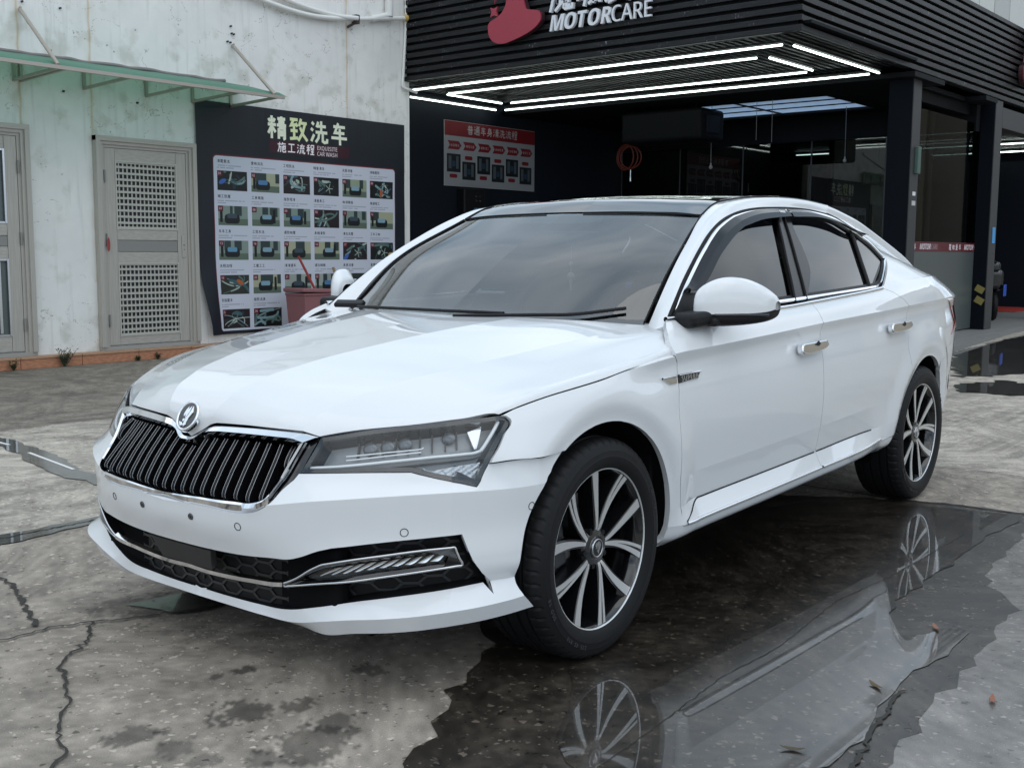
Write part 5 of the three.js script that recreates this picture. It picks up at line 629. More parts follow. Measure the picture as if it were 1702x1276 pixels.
  crack([[0.10, -0.57], [0.04, -0.47], [-0.05, -0.37], [-0.10, -0.35], [-0.17, -0.28], [-0.20, -0.18], [-0.25, -0.10], [-0.29, 0.0], [-0.36, 0.09], [-0.41, 0.17], [-0.45, 0.27], [-0.55, 0.36]], 0.0025, 0.008);
  crack([[0.2, 1.31], [0.49, 1.29], [0.71, 1.27], [1.02, 1.24], [1.35, 1.25], [1.55, 1.23], [1.93, 1.19], [2.34, 1.22], [3.2, 1.22]], 0.0008, 0.0022, 0.004); crack([[0.5, 1.79], [0.9, 1.73], [1.12, 1.69], [1.3, 1.67]], 0.004, 0.01); crack([[3.69, 0.2], [3.69, 0.75], [3.76, 1.02], [3.78, 1.5], [3.8, 2.4]], 0.004, 0.012, 0.006); crack([[4.68, -1.5], [4.68, 0.52], [4.72, 0.8], [4.67, 1.4], [4.7, 2.5]], 0.004, 0.008, 0.003); crack([[0.0, -1.83], [0.59, -1.85], [1.4, -1.85], [4.0, -1.9]], 0.003, 0.008); crack([[1.9, -5.0], [2.1, -4.62], [2.6, -4.6], [4.5, -4.6]], 0.002, 0.004);
}
// ---------------------------------------------------------------- stroke-drawn characters
const GLYPH = {
  che: [[18, 20, 84, 20], [46, 4, 26, 46, 80, 46], [6, 68, 94, 68], [54, 28, 54, 98]],
  xi: [[10, 12, 22, 22], [5, 38, 17, 47], [6, 92, 22, 62], [46, 8, 36, 32], [38, 26, 88, 26], [62, 4, 62, 52], [30, 52, 96, 52], [50, 54, 46, 76, 30, 95], [70, 54, 70, 88, 80, 93, 94, 90, 95, 76]],
  zhi: [[6, 10, 48, 10], [26, 10, 12, 34, 44, 30], [36, 24, 46, 38], [8, 56, 46, 56], [27, 38, 27, 86], [4, 90, 48, 84], [66, 4, 54, 36], [62, 22, 96, 22], [86, 24, 74, 60, 48, 96], [60, 40, 76, 70, 98, 94]],
  jing: [[8, 16, 16, 30], [40, 14, 32, 30], [4, 40, 46, 40], [24, 4, 24, 96], [24, 44, 6, 76], [26, 48, 44, 70], [54, 14, 94, 14], [58, 27, 90, 27], [50, 40, 98, 40], [74, 4, 74, 40], [60, 52, 60, 96], [60, 52, 90, 52, 90, 92, 82, 96], [60, 66, 90, 66], [60, 79, 90, 79]],
  shi: [[24, 4, 30, 14], [4, 22, 48, 22], [22, 22, 20, 60, 6, 94], [20, 46, 42, 46, 38, 88, 28, 92], [62, 4, 52, 30], [58, 18, 96, 18], [56, 48, 92, 38, 90, 66, 82, 70], [74, 30, 74, 78], [60, 38, 60, 88, 68, 94, 94, 92, 96, 78]],
  gong: [[14, 16, 86, 16], [50, 16, 50, 84], [6, 86, 94, 86]],
  liu: [[10, 12, 22, 22], [5, 38, 17, 47], [6, 92, 22, 62], [62, 4, 66, 14], [36, 22, 96, 22], [60, 24, 44, 46, 86, 42], [76, 32, 90, 50], [46, 56, 44, 78, 34, 96], [65, 56, 65, 92], [82, 56, 82, 86, 88, 92, 96, 90, 97, 80]],
  cheng: [[40, 6, 12, 16], [4, 32, 48, 32], [26, 14, 26, 96], [26, 36, 6, 68], [28, 42, 44, 60], [58, 8, 58, 36], [58, 8, 92, 8, 92, 36], [58, 36, 92, 36], [54, 50, 96, 50], [56, 70, 94, 70], [75, 50, 75, 92], [48, 93, 98, 93]],
  pu: [[32, 4, 40, 16], [68, 4, 60, 16], [14, 20, 86, 20], [38, 20, 38, 46], [62, 20, 62, 46], [20, 28, 28, 40], [80, 28, 72, 40], [4, 48, 96, 48], [26, 58, 26, 98], [26, 58, 76, 58, 76, 98], [26, 76, 76, 76], [26, 96, 76, 96]],
  tong: [[12, 8, 22, 22], [4, 40, 22, 40, 20, 72, 6, 90], [18, 76, 40, 92, 97, 93], [42, 8, 88, 8, 68, 22], [54, 14, 64, 22], [42, 28, 42, 82], [42, 28, 88, 28, 88, 78, 80, 82], [42, 46, 88, 46], [42, 62, 88, 62], [65, 28, 65, 82]],
  shen: [[50, 2, 42, 14], [28, 16, 28, 62], [28, 16, 72, 16, 72, 90, 60, 96], [28, 30, 72, 30], [28, 46, 72, 46], [8, 64, 88, 60], [84, 44, 48, 74, 8, 96]],
  qing: [[10, 12, 22, 22], [5, 38, 17, 47], [6, 92, 22, 62], [42, 14, 94, 14], [46, 27, 90, 27], [36, 40, 98, 40], [68, 4, 68, 40], [50, 52, 50, 96], [50, 52, 86, 52, 86, 92, 78, 96], [50, 66, 86, 66], [50, 79, 86, 79]],
  mo: [[50, 2, 54, 10], [12, 12, 96, 12], [16, 12, 14, 60, 4, 96], [26, 26, 54, 26], [40, 18, 40, 44], [58, 26, 92, 26], [74, 18, 74, 44], [38, 30, 26, 42], [72, 30, 60, 44], [76, 30, 92, 42], [34, 52, 34, 72], [34, 52, 78, 52, 78, 72], [34, 62, 78, 62], [34, 72, 78, 72], [54, 52, 54, 72, 26, 96], [60, 72, 60, 90, 66, 95, 94, 94, 95, 84], [72, 76, 66, 88, 82, 86]],
  ka: [[6, 24, 6, 74], [6, 24, 26, 24, 26, 74], [6, 70, 26, 70], [34, 30, 62, 30, 60, 84, 52, 90], [46, 8, 44, 50, 32, 94], [68, 28, 68, 88], [68, 28, 94, 28, 94, 88], [68, 82, 94, 82]],
  ai: [[80, 4, 20, 12], [22, 18, 28, 28], [46, 16, 50, 26], [76, 14, 68, 26], [8, 34, 92, 34], [8, 34, 8, 46], [92, 34, 88, 46], [16, 50, 84, 50], [46, 38, 34, 66, 8, 92], [36, 64, 76, 64, 56, 84, 20, 97], [38, 72, 60, 86, 94, 96]],
};
const gname = Object.keys(GLYPH);
function glyph(c, name, x, y, s, lw, col) { c.strokeStyle = col; c.lineWidth = lw * s / 100; c.lineJoin = 'miter'; c.lineCap = 'butt'; for (const st of GLYPH[name]) { c.beginPath(); for (let i = 0; i < st.length; i += 2) { const X = x + st[i] * s / 100, Y = y + st[i + 1] * s / 100; if (i) c.lineTo(X, Y); else c.moveTo(X, Y); } c.stroke(); } }
function canvasTex(w, h, draw) { const cv = document.createElement('canvas'); cv.width = w; cv.height = h; const c = cv.getContext('2d'); draw(c, w, h); const t = new THREE.CanvasTexture(cv); t.colorSpace = THREE.SRGBColorSpace; t.magFilter = THREE.LinearFilter; t.anisotropy = 8; return t; }
// ---------------------------------------------------------------- the plastered building with its doors
const ZW = -8.40;
{
  const b = thing('plastered_building', 'white plastered building with peeling grimy walls behind the car', 'building');
  const wallTex = dtex(2000, 900, (i, j) => { const x = i / 2000 * 13.5 - 4.1, y = j / 900 * 5.4, n = fbm(x * 1.1, y * 1.1, 5), m = fbm(x * 4, y * 4 + 8, 4), streak = fbm(x * 9, y * 0.55, 4), fine = noise2(x * 60, y * 60);
    let v = 0.80 + 0.05 * n + 0.025 * m + 0.008 * fine; v -= 0.08 * sst(0.10, 0.5, streak) * (0.4 + 0.6 * sst(0.0, 0.5, n + 0.2));
    let r = v, g = v * 0.995, bl = v * 0.965;
    const dirt = sst(0.22, 0.85, fbm(x * 2.3 + 7, y * 2.3, 5) + 0.35 * Math.exp(-Math.pow((y - 3.25) / 0.3, 2)) + 0.32 * Math.exp(-Math.pow((y - 0.3) / 0.25, 2)) + 0.2 * Math.exp(-Math.pow((y - 2.6) / 0.25, 2))); r *= 1 - 0.20 * dirt; g *= 1 - 0.205 * dirt; bl *= 1 - 0.24 * dirt;
    for (const sx of [8.245, 4.66, 3.89]) { const d = Math.abs(x - sx - 0.008 * noise2(y * 3, sx)); const e = Math.exp(-d * d / 0.00016) * 0.5 + Math.exp(-d * d / 0.004) * 0.12 * (0.6 + noise2(x * 9, y * 4)); r *= 1 - 0.35 * e; g *= 1 - 0.55 * e; bl *= 1 - 0.8 * e; }
    const cr = Math.abs(fbm(x * 1.3 + 20, y * 1.9 + 4, 4)); if (cr < 0.006 && fbm(x * 0.8, y * 0.8 + 30, 2) > 0.0) { r *= 0.55; g *= 0.54; bl *= 0.52; }
    const pk = fbm(x * 11 + 3, y * 11, 3); if (pk > 0.60 && dirt > 0.14) { r *= 0.4; g *= 0.4; bl *= 0.4; }
    const hz = Math.abs(Math.sin(y * 14 + 2 * n)); if (hz < 0.02 && m > 0.25 && y < 1.4) { r *= 0.75; g *= 0.72; bl *= 0.68; }
    const f = (q) => 255 * Math.pow(q * 1.02, 1 / 2.2); return [f(r), f(g), f(bl)]; });
  const wm = std(0xffffff, 0.88, 0, { map: wallTex, bumpMap: wallTex, bumpScale: 0.004 });
  const wall = new THREE.BoxGeometry(13.48, 5.3, 0.9); { const p = wall.attributes.position, u = wall.attributes.uv; wall.translate(9.38 - 6.74, 2.65, ZW - 0.45); for (let i = 0; i < p.count; i++) u.setXY(i, (p.getX(i) + 4.1 + (p.getZ(i) - ZW) * 0.3) / 13.5, p.getY(i) / 5.4); }
  addM('wall', wall, wm, b); addM('parapet', box(13.7, 0.14, 1.1, 9.38 - 6.8, 5.37, ZW - 0.45), std(lin(0.55, 0.54, 0.5), 0.85), b);
  const tileTex = dtex(128, 64, (i, j) => { const n = fbm(i * 0.05, j * 0.05, 4), m = fbm(i * 0.3, j * 0.3, 2); const v = 1 + 0.16 * n + 0.08 * m; return [176 * v, 122 * v, 92 * v]; }), tileTop = dtex(128, 32, (i, j) => { const n = fbm(i * 0.06 + 9, j * 0.06, 4), v = 1 + 0.16 * n + 0.05 * noise2(i, j); return [178 * v, 140 * v, 112 * v]; });
  const tm = std(0xffffff, 0.55, 0, { map: tileTex }), tt = std(0xffffff, 0.5, 0, { map: tileTop });
  for (let k = 0; k < 15; k++) { const x0 = 5.044 - 0.667 * 9 + k * 0.667; if (x0 > 8.9) break; const w = 0.662; addM('plinth_tile', rbox(w, 0.098, 0.03, 0.004, x0 + 0.3335, 0.049, -8.285, 0, 0, 0, 1), tm, b); addM('step_tile', rbox(w, 0.024, 0.15, 0.004, x0 + 0.3335, 0.111, -8.335, 0, 0, 0, 1), tt, b); }
  addM('step_core', box(13, 0.10, 0.11, 2.6, 0.049, -8.352), std(lin(0.3, 0.28, 0.25), 0.9), b);
  const steelTex = dtex(256, 256, (i, j) => { const n = fbm(i * 0.02, j * 0.015, 4), s = fbm(i * 0.5, j * 0.02, 2), v = 0.70 + 0.05 * n + 0.04 * s; return [255 * v * 1.0, 255 * v * 0.975, 255 * v * 0.93]; }, true, true);
  const steel = std(0xffffff, 0.45, 0.25, { map: steelTex }), steelD = std(lin(0.27, 0.265, 0.25), 0.45, 0.25), dark = std(lin(0.02, 0.022, 0.026), 0.5), slatM = std(lin(0.5, 0.49, 0.44), 0.5, 0.3);
  const door = (x0, x1, y0, y1, kind) => {
    const d = new THREE.Group(); d.name = 'steel_door'; b.add(d); const z = ZW + 0.002;
    const fr = (o, i, zz, t) => [box(i - o, y1 - o - y0, t, x0 + (o + i) / 2, (y0 + y1 - o) / 2, z + zz), box(i - o, y1 - o - y0, t, x1 - (o + i) / 2, (y0 + y1 - o) / 2, z + zz), box(x1 - x0 - 2 * o, i - o, t, (x0 + x1) / 2, y1 - (o + i) / 2, z + zz + 0.0012)];
    addM('door_frame', join([...fr(0, 0.05, 0.04, 0.08), ...fr(0.05, 0.085, 0.028, 0.056), ...fr(0.085, 0.115, 0.016, 0.032)]), steel, d);
    const lx0 = x0 + 0.118, lx1 = x1 - 0.118, ly1 = y1 - 0.118, w = lx1 - lx0, zl = z + 0.012;
    const bar_ = (ax, bx, ay, by, zz, t, m, n) => addM(n, rbox(bx - ax, by - ay, t, 0.004, (ax + bx) / 2, (ay + by) / 2, zz, 0, 0, 0, 1), m, d);
    const sl = 0.125, g = kind ? [[y0 + 0.108, y0 + 0.90], [y0 + 1.27, ly1 - 0.13]] : [[y0 + 0.17, y0 + 0.95], [y0 + 1.30, ly1 - 0.13]];
    bar_(lx0, lx0 + sl, y0 + 0.01, ly1, zl, 0.03, steel, 'stile'); bar_(lx1 - sl, lx1, y0 + 0.01, ly1, zl, 0.03, steel, 'stile'); bar_(lx0 + sl + 0.002, lx1 - sl - 0.002, y0 + 0.01, g[0][0], zl - 0.001, 0.028, steel, 'rail'); bar_(lx0 + sl + 0.002, lx1 - sl - 0.002, g[0][1], g[0][1] + 0.12, zl - 0.001, 0.028, steel, 'rail'); bar_(lx0 + sl + 0.002, lx1 - sl - 0.002, g[1][0] - 0.12, g[1][0], zl - 0.001, 0.028, steel, 'rail'); bar_(lx0 + sl + 0.002, lx1 - sl - 0.002, g[0][1] + 0.124, g[1][0] - 0.124, zl - 0.003, 0.022, steelD, 'panel'); bar_(lx0 + sl + 0.002, lx1 - sl - 0.002, g[1][1], ly1, zl - 0.001, 0.028, steel, 'rail');
    for (const [a, c] of g) { const ax = lx0 + sl, bx = lx1 - sl; addM('backing', box(bx - ax, c - a, 0.004, (ax + bx) / 2, (a + c) / 2, zl - 0.014), kind ? dark : std(lin(0.10, 0.12, 0.12), 0.1), d);
      if (kind) { const rows = Math.round((c - a) / 0.066), cols = 15; for (let r = 0; r <= rows; r++) addM('grille_bar', box(bx - ax - 0.004, 0.024, 0.012, (ax + bx) / 2, clamp(a + r * (c - a) / rows, a + 0.014, c - 0.014), zl + 0.006), slatM, d); for (let q = 0; q <= cols; q++) addM('grille_rod', box(0.015, c - a - 0.004, 0.006, clamp(ax + q * (bx - ax) / cols, ax + 0.01, bx - 0.01), (a + c) / 2, zl + 0.0), slatM, d); addM('grille_rim', join([box(0.016, c - a + 0.02, 0.014, ax + 0.004, (a + c) / 2, zl + 0.016), box(0.016, c - a + 0.02, 0.014, bx - 0.004, (a + c) / 2, zl + 0.016), box(bx - ax, 0.016, 0.013, (ax + bx) / 2, a + 0.004, zl + 0.016), box(bx - ax, 0.016, 0.013, (ax + bx) / 2, c - 0.004, zl + 0.016)]), slatM, d); }
      else { addM('pane_rim', join([box(0.02, c - a, 0.02, bx - 0.01, (a + c) / 2, zl + 0.01), box(bx - ax - 0.045, 0.02, 0.019, (ax + bx) / 2, a + 0.01, zl + 0.01), box(bx - ax - 0.045, 0.02, 0.019, (ax + bx) / 2, c - 0.01, zl + 0.01)]), M.satin, d); addM('glazing_bar', box(0.028, c - a - 0.06, 0.012, bx - 0.10, (a + c) / 2, zl + 0.004), M.satin, d); } }
    for (const hy of [y0 + 0.28, y0 + 1.15, y1 - 0.42]) addM('hinge', cyl(0.011, 0.011, 0.13, 10, kind ? lx0 - 0.006 : lx1 + 0.006, hy, zl + 0.03), steelD, d);
    if (kind) { const hp = addM('lock_plate', rbox(0.046, 0.25, 0.012, 0.005, lx1 - 0.055, y0 + 1.085, zl + 0.021), steel, d); addM('keyhole', join([cyl(0.007, 0.007, 0.006, 12, lx1 - 0.055, y0 + 1.10, zl + 0.027, Math.PI / 2), cyl(0.005, 0.005, 0.006, 12, lx1 - 0.055, y0 + 1.05, zl + 0.027, Math.PI / 2)]), dark, hp); addM('paint_smear', T(new THREE.CircleGeometry(1, 20).scale(0.02, 0.075, 1), x0 + 0.105, y0 + 1.10, z + 0.081), std(lin(0.30, 0.05, 0.045), 0.6), d); }
    return d;
  };
  door(4.65, 5.89, 0.165, 2.41, 1); door(2.70, 3.93, 0.165, 2.45, 0);
  for (const [w, x] of [[1.24, 5.27], [1.23, 3.315]]) addM('door_sill', box(w, 0.042, 0.06, x, 0.145, ZW + 0.03), std(lin(0.34, 0.33, 0.31), 0.8), b);
  // awning of green translucent sheet on steel brackets
  const aw = thing('awning', 'green translucent awning with steel brackets and stays over the doors', 'awning');
  const yW = 3.13, yF = 2.93, zF = -7.50, x0 = 1.0, x1 = 6.5;
  const sh = new THREE.PlaneGeometry(x1 - x0 + 0.1, 0.93, 40, 6); { const p = sh.attributes.position; for (let i = 0; i < p.count; i++) { const X = p.getX(i) + (x0 + x1) / 2, t = p.getY(i) / 0.93 + 0.5; p.setXYZ(i, X, lerp(yF, yW, t) + 0.025 + 0.008 * noise2(X * 2, t * 2) - 0.02 * sst(0.15, 0, t), lerp(zF - 0.0, ZW + 0.005, t)); } sh.computeVertexNormals(); }
  addM('sheet', sh, phy(lin(0.13, 0.40, 0.27), 0.9, 0, { transmission: 0.7, thickness: 0, specularIntensity: 0.2, side: THREE.DoubleSide }), aw);
  addM('sealant', tubeThru(Array.from({ length: 40 }, (_, i) => { const X = lerp(x0, 6.35, i / 39); return [X, yW + 0.03 + 0.012 * noise2(X * 5, 1), ZW + 0.012]; }), 0.022, 160, 6), std(lin(0.22, 0.21, 0.20), 0.9), aw);
  const sm = std(lin(0.42, 0.38, 0.33), 0.4, 0.4);
  addM('front_rail', join([box(x1 - x0, 0.034, 0.034, (x0 + x1) / 2, yF - 0.01, zF)]), sm, aw);
  for (const X of [1.6, 2.75, 3.83, 3.90, 4.58, 5.31, 5.90, 6.42]) { addM('bracket', join([box(0.028, 0.25, 0.026, X, 2.995, ZW + 0.02), beam([X, 2.885, ZW + 0.03], [X, yF - 0.012, zF - 0.018], 0.028, 0.028)]), sm, aw); }
  for (const X of [3.92, 6.47, 1.5]) addM('stay', join([bar([X, 3.58, ZW + 0.02], [X - 0.1, yF + 0.01, zF + 0.005], 0.020, 10), bar([X, 3.58, ZW + 0.002], [X, 3.60, ZW + 0.04], 0.012, 8)]), sm, aw);
  // anchors left in the wall
  for (const [X, Y] of [[4.35, 3.66], [6.45, 3.80], [6.46, 3.72], [6.49, 3.715], [6.40, 3.62], [6.44, 3.615], [3.95, 3.66], [5.2, 2.8], [4.35, 2.83]]) addM('wall_anchor', cyl(0.011, 0.011, 0.03, 8, X, Y, ZW + 0.01, Math.PI / 2), dark, b);
  // pipes
  const pvc = std(lin(0.74, 0.74, 0.71), 0.45);
  const pp = thing('white_pipes', 'white plastic pipes sagging along the top of the plastered wall', 'pipe');
  addM('lower_pipe', tubeThru([[4.2, 4.62, ZW + 0.06], [5.6, 4.40, ZW + 0.06], [6.88, 4.16, ZW + 0.06], [7.6, 4.10, ZW + 0.06], [8.31, 4.165, ZW + 0.06], [8.8, 4.25, ZW + 0.06], [9.22, 4.315, ZW + 0.07]], 0.031, 80, 12), pvc, pp); addM('upper_pipe', tubeThru([[6.4, 4.42, ZW + 0.05], [7.3, 4.22, ZW + 0.05], [8.0, 4.165, ZW + 0.05], [8.33, 4.17, ZW + 0.13]], 0.030, 60, 12), pvc, pp);
  addM('clamp', join([box(0.06, 0.11, 0.09, 8.33, 4.16, ZW + 0.09), beam([8.25, 4.06, ZW + 0.02], [8.33, 4.12, ZW + 0.08], 0.03, 0.03)]), std(lin(0.05, 0.035, 0.03), 0.8), pp);
  addM('down_pipe', join([bar([8.95, 5.2, ZW + 0.06], [8.95, 4.30, ZW + 0.06], 0.055, 14), bar([8.93, 4.31, ZW + 0.05], [8.65, 4.22, ZW + 0.045], 0.045, 12)]), pvc, pp);
  const pd = thing('corner_conduit', 'thin white conduit running down the building corner with yellow fitting', 'conduit'); addM('conduit', tubeThru([[9.30, 5.2, ZW + 0.03], [9.29, 4.3, ZW + 0.03], [9.24, 3.6, ZW + 0.03], [9.235, 3.42, ZW + 0.03], [9.30, 3.40, ZW + 0.05], [9.43, 3.36, ZW + 0.10]], 0.02, 90, 10), pvc, pd); addM('fitting', join([T(new THREE.SphereGeometry(0.045, 14, 10), 9.27, 4.33, ZW + 0.06)]), std(lin(0.55, 0.38, 0.10), 0.6), pd);
}
// ---------------------------------------------------------------- process board on the plastered wall
{
  const t = canvasTex(2048, 1660, (c, w, h) => {
    c.fillStyle = '#161c26'; c.fillRect(0, 0, w, h); const r = rng(8);
    for (let i = 0; i < 500; i++) { c.fillStyle = `rgba(${r() < 0.5 ? '60,70,85' : '8,10,14'},0.10)`; c.fillRect(r() * w, 0, 1 + r() * 3, 60 + r() * 300); }
    c.fillStyle = '#3a1222'; c.fillRect(640, 232, 790, 88);
    const gr = ['#e9edd6', '#dfe7b4', '#e4ead0', '#e9edd6']; ['jing', 'zhi', 'xi', 'che'].forEach((g, i) => glyph(c, g, 622 + i * 205, 42, 182, 13, gr[i]));
    ['shi', 'gong', 'liu', 'cheng'].forEach((g, i) => glyph(c, g, 716 + i * 92, 236, 80, 12, '#f2eef0'));
    c.fillStyle = '#efe9ea'; c.font = '44px sans-serif'; c.fillText('EXQUISITE', 1098, 272); c.fillText('CAR WASH', 1098, 316);
    c.fillStyle = '#6a1c2c'; c.beginPath(); c.roundRect(136, 366, 1802, 1270, 34); c.fill(); c.fillStyle = '#c6cad6'; c.beginPath(); c.roundRect(142, 376, 1790, 1260, 30); c.fill();
    let k = 1; for (let row = 0; row < 5; row++) for (let col = 0; col < 6; col++) { if (row === 4 && col > 1) continue; const x = 172 + col * 296, y = 396 + row * 250, no = row === 4 ? 25 + col : k; k++;
      for (let i = 0; i < 4; i++) glyph(c, gname[Math.floor(r() * gname.length)], x + i * 28, y + 4, 25, 11, '#3a3d47');
      c.fillStyle = '#8d919e'; for (let l = 0; l < 2; l++) { const len = l ? 60 + r() * 120 : 190 + r() * 60; for (let q = 0; q < len; q += 9) { if (r() < 0.9) c.fillRect(x + q, y + 44 + l * 16, 6, 8); } }
      const px = x, py = y + 84, pw = 258, ph = 140; c.save(); c.beginPath(); c.rect(px, py, pw, ph); c.clip();
      const warm = r(), base = r() < 0.38, hx = (a, b2) => a + r() * b2, ox = hx(-30, 60), oy = hx(-6, 14); c.fillStyle = base ? ['#8e9a83', '#a3a68c', '#7f8f86', '#9aa39a'][Math.floor(r() * 4)] : ['#141719', '#1d2a30', '#2a2f28', '#22191d'][Math.floor(r() * 4)]; c.fillRect(px, py, pw, ph);
      if (base) { c.fillStyle = '#5b6a5c'; c.fillRect(px, py + ph * 0.66, pw, ph * 0.4); c.fillStyle = '#2f3d3d'; for (let q = 0; q < 3; q++) c.fillRect(px + r() * pw, py, 20 + r() * 50, ph * 0.5); c.fillStyle = '#10161b'; c.beginPath(); c.roundRect(px + 70 + ox, py + 54 + oy, 130, 66, 24); c.fill(); c.fillStyle = ['#5e8fae', '#3a4a55', '#7fa0b0', '#4f7ca8'][Math.floor(r() * 4)]; c.beginPath(); c.roundRect(px + 92 + ox, py + 48 + oy, 86, 34, 12); c.fill(); c.fillStyle = '#0c1014'; const mx = r() < 0.5 ? 16 : 196; c.fillRect(px + mx, py + 34, 22, 84); c.beginPath(); c.arc(px + mx + 11, py + 28, 11, 0, 7); c.fill(); }
      else { for (let q = 0; q < 9; q++) { c.strokeStyle = ['#3b5c63', '#7d9aa0', '#24313a', '#a8b7ae', '#57706a'][Math.floor(r() * 5)]; c.lineWidth = 4 + r() * 18; c.beginPath(); c.moveTo(px + r() * pw, py + r() * ph); c.quadraticCurveTo(px + r() * pw, py + r() * ph, px + r() * pw, py + r() * ph); c.stroke(); } if (r() < 0.5) { c.fillStyle = '#1a1d20'; c.beginPath(); c.arc(px + pw * (0.4 + 0.4 * r()), py + ph * 0.6, 46, 0, 7); c.fill(); c.strokeStyle = '#9fb2a8'; c.lineWidth = 6; for (let q = 0; q < 5; q++) { const a = q * 1.257; c.beginPath(); c.moveTo(px + pw * 0.6, py + ph * 0.6); c.lineTo(px + pw * 0.6 + 40 * Math.cos(a), py + ph * 0.6 + 40 * Math.sin(a)); c.stroke(); } } if (r() < 0.4) { c.fillStyle = ['#c8a872', '#ab5a30', '#3a66b0'][Math.floor(r() * 3)]; c.beginPath(); c.ellipse(px + r() * pw, py + 40 + r() * 80, 34, 16, r() * 3, 0, 7); c.fill(); } }
      c.restore(); c.fillStyle = '#5c1426'; c.fillRect(px, py, 44, 40); c.fillStyle = '#e8dfe2'; c.font = '24px sans-serif'; c.fillText(String(no).padStart(2, '0'), px + 8, py + 29); }
  });
  const g = new THREE.PlaneGeometry(3.33, 2.695, 30, 24), p = g.attributes.position; for (let i = 0; i < p.count; i++) { const X = p.getX(i), Y = p.getY(i), l = sst(-1.15, -1.66, X) * sst(-0.2, -1.34, Y); p.setZ(i, 0.10 * l * l + 0.004 * noise2(X * 2, Y * 1.4)); p.setX(i, X + 0.10 * l * l); } g.computeVertexNormals();
  solo('process_board', T(g, 7.585, 1.5675, ZW + 0.03), std(0xffffff, 0.45, 0, { map: t, side: THREE.DoubleSide }), 'large dark board listing car wash steps in small pictures on the plastered wall', 'board');
  // bin with brooms in front of the board
  const bin = thing('waste_bin', 'faded pink plastic bin standing below the process board', 'bin'), bm = std(lin(0.26, 0.11, 0.12), 0.65); const bd = cyl(0.31, 0.25, 0.70, 4, 0, 0.355, 0, 0, Math.PI / 4); bd.scale(1.04, 1, 0.8); bd.translate(7.12, 0, -7.85); addM('body', toCreasedNormals(bd, 0.5), bm, bin); const bl = rbox(0.50, 0.045, 0.40, 0.014, 7.12, 0.735, -7.85, 0, 0, -0.03); addM('lid', bl, bm, bin); addM('rim', rbox(0.47, 0.03, 0.37, 0.01, 7.12, 0.69, -7.85), bm, bin);
  const br = thing('push_broom', 'broom with red handle leaning behind the pink bin', 'broom'); addM('handle', bar([7.55, 0.45, -8.05], [7.20, 1.14, -8.15], 0.016, 10), std(lin(0.35, 0.05, 0.04), 0.5), br); addM('head', rbox(0.34, 0.07, 0.08, 0.02, 7.57, 0.42, -8.03, 0, 0.1, 0.1), M.plastic, br);
  const sp = thing('squeegee', 'worn wooden-handled squeegee leaning at the process board', 'tool'); addM('handle', join([bar([7.98, 0.10, -8.0], [7.92, 0.72, -8.2], 0.014, 8), bar([7.92, 0.72, -8.2], [7.87, 1.0, -8.28], 0.017, 8)]), std(lin(0.28, 0.20, 0.09), 0.6), sp); addM('blade', rbox(0.36, 0.05, 0.03, 0.01, 7.99, 0.10, -7.99), M.plastic, sp);
  const cr = thing('tool_stand', 'low grey wire stand beside the pink bin', 'stand'); for (const X of [7.55, 7.85]) addM('leg', join([bar([X, 0, -7.75], [X, 0.56, -7.8], 0.012, 8), bar([X, 0, -8.1], [X, 0.56, -8.05], 0.012, 8)]), M.satin, cr); addM('tray', rbox(0.36, 0.03, 0.34, 0.01, 7.70, 0.57, -7.92), std(lin(0.3, 0.3, 0.3), 0.5, 0.4), cr); addM('basket', join([0, 1, 2, 3].map((k) => bar([7.56 + k * 0.095, 0.30, -7.76], [7.60 + k * 0.095, 0.56, -7.79], 0.010, 6))), M.plastic, cr);
}
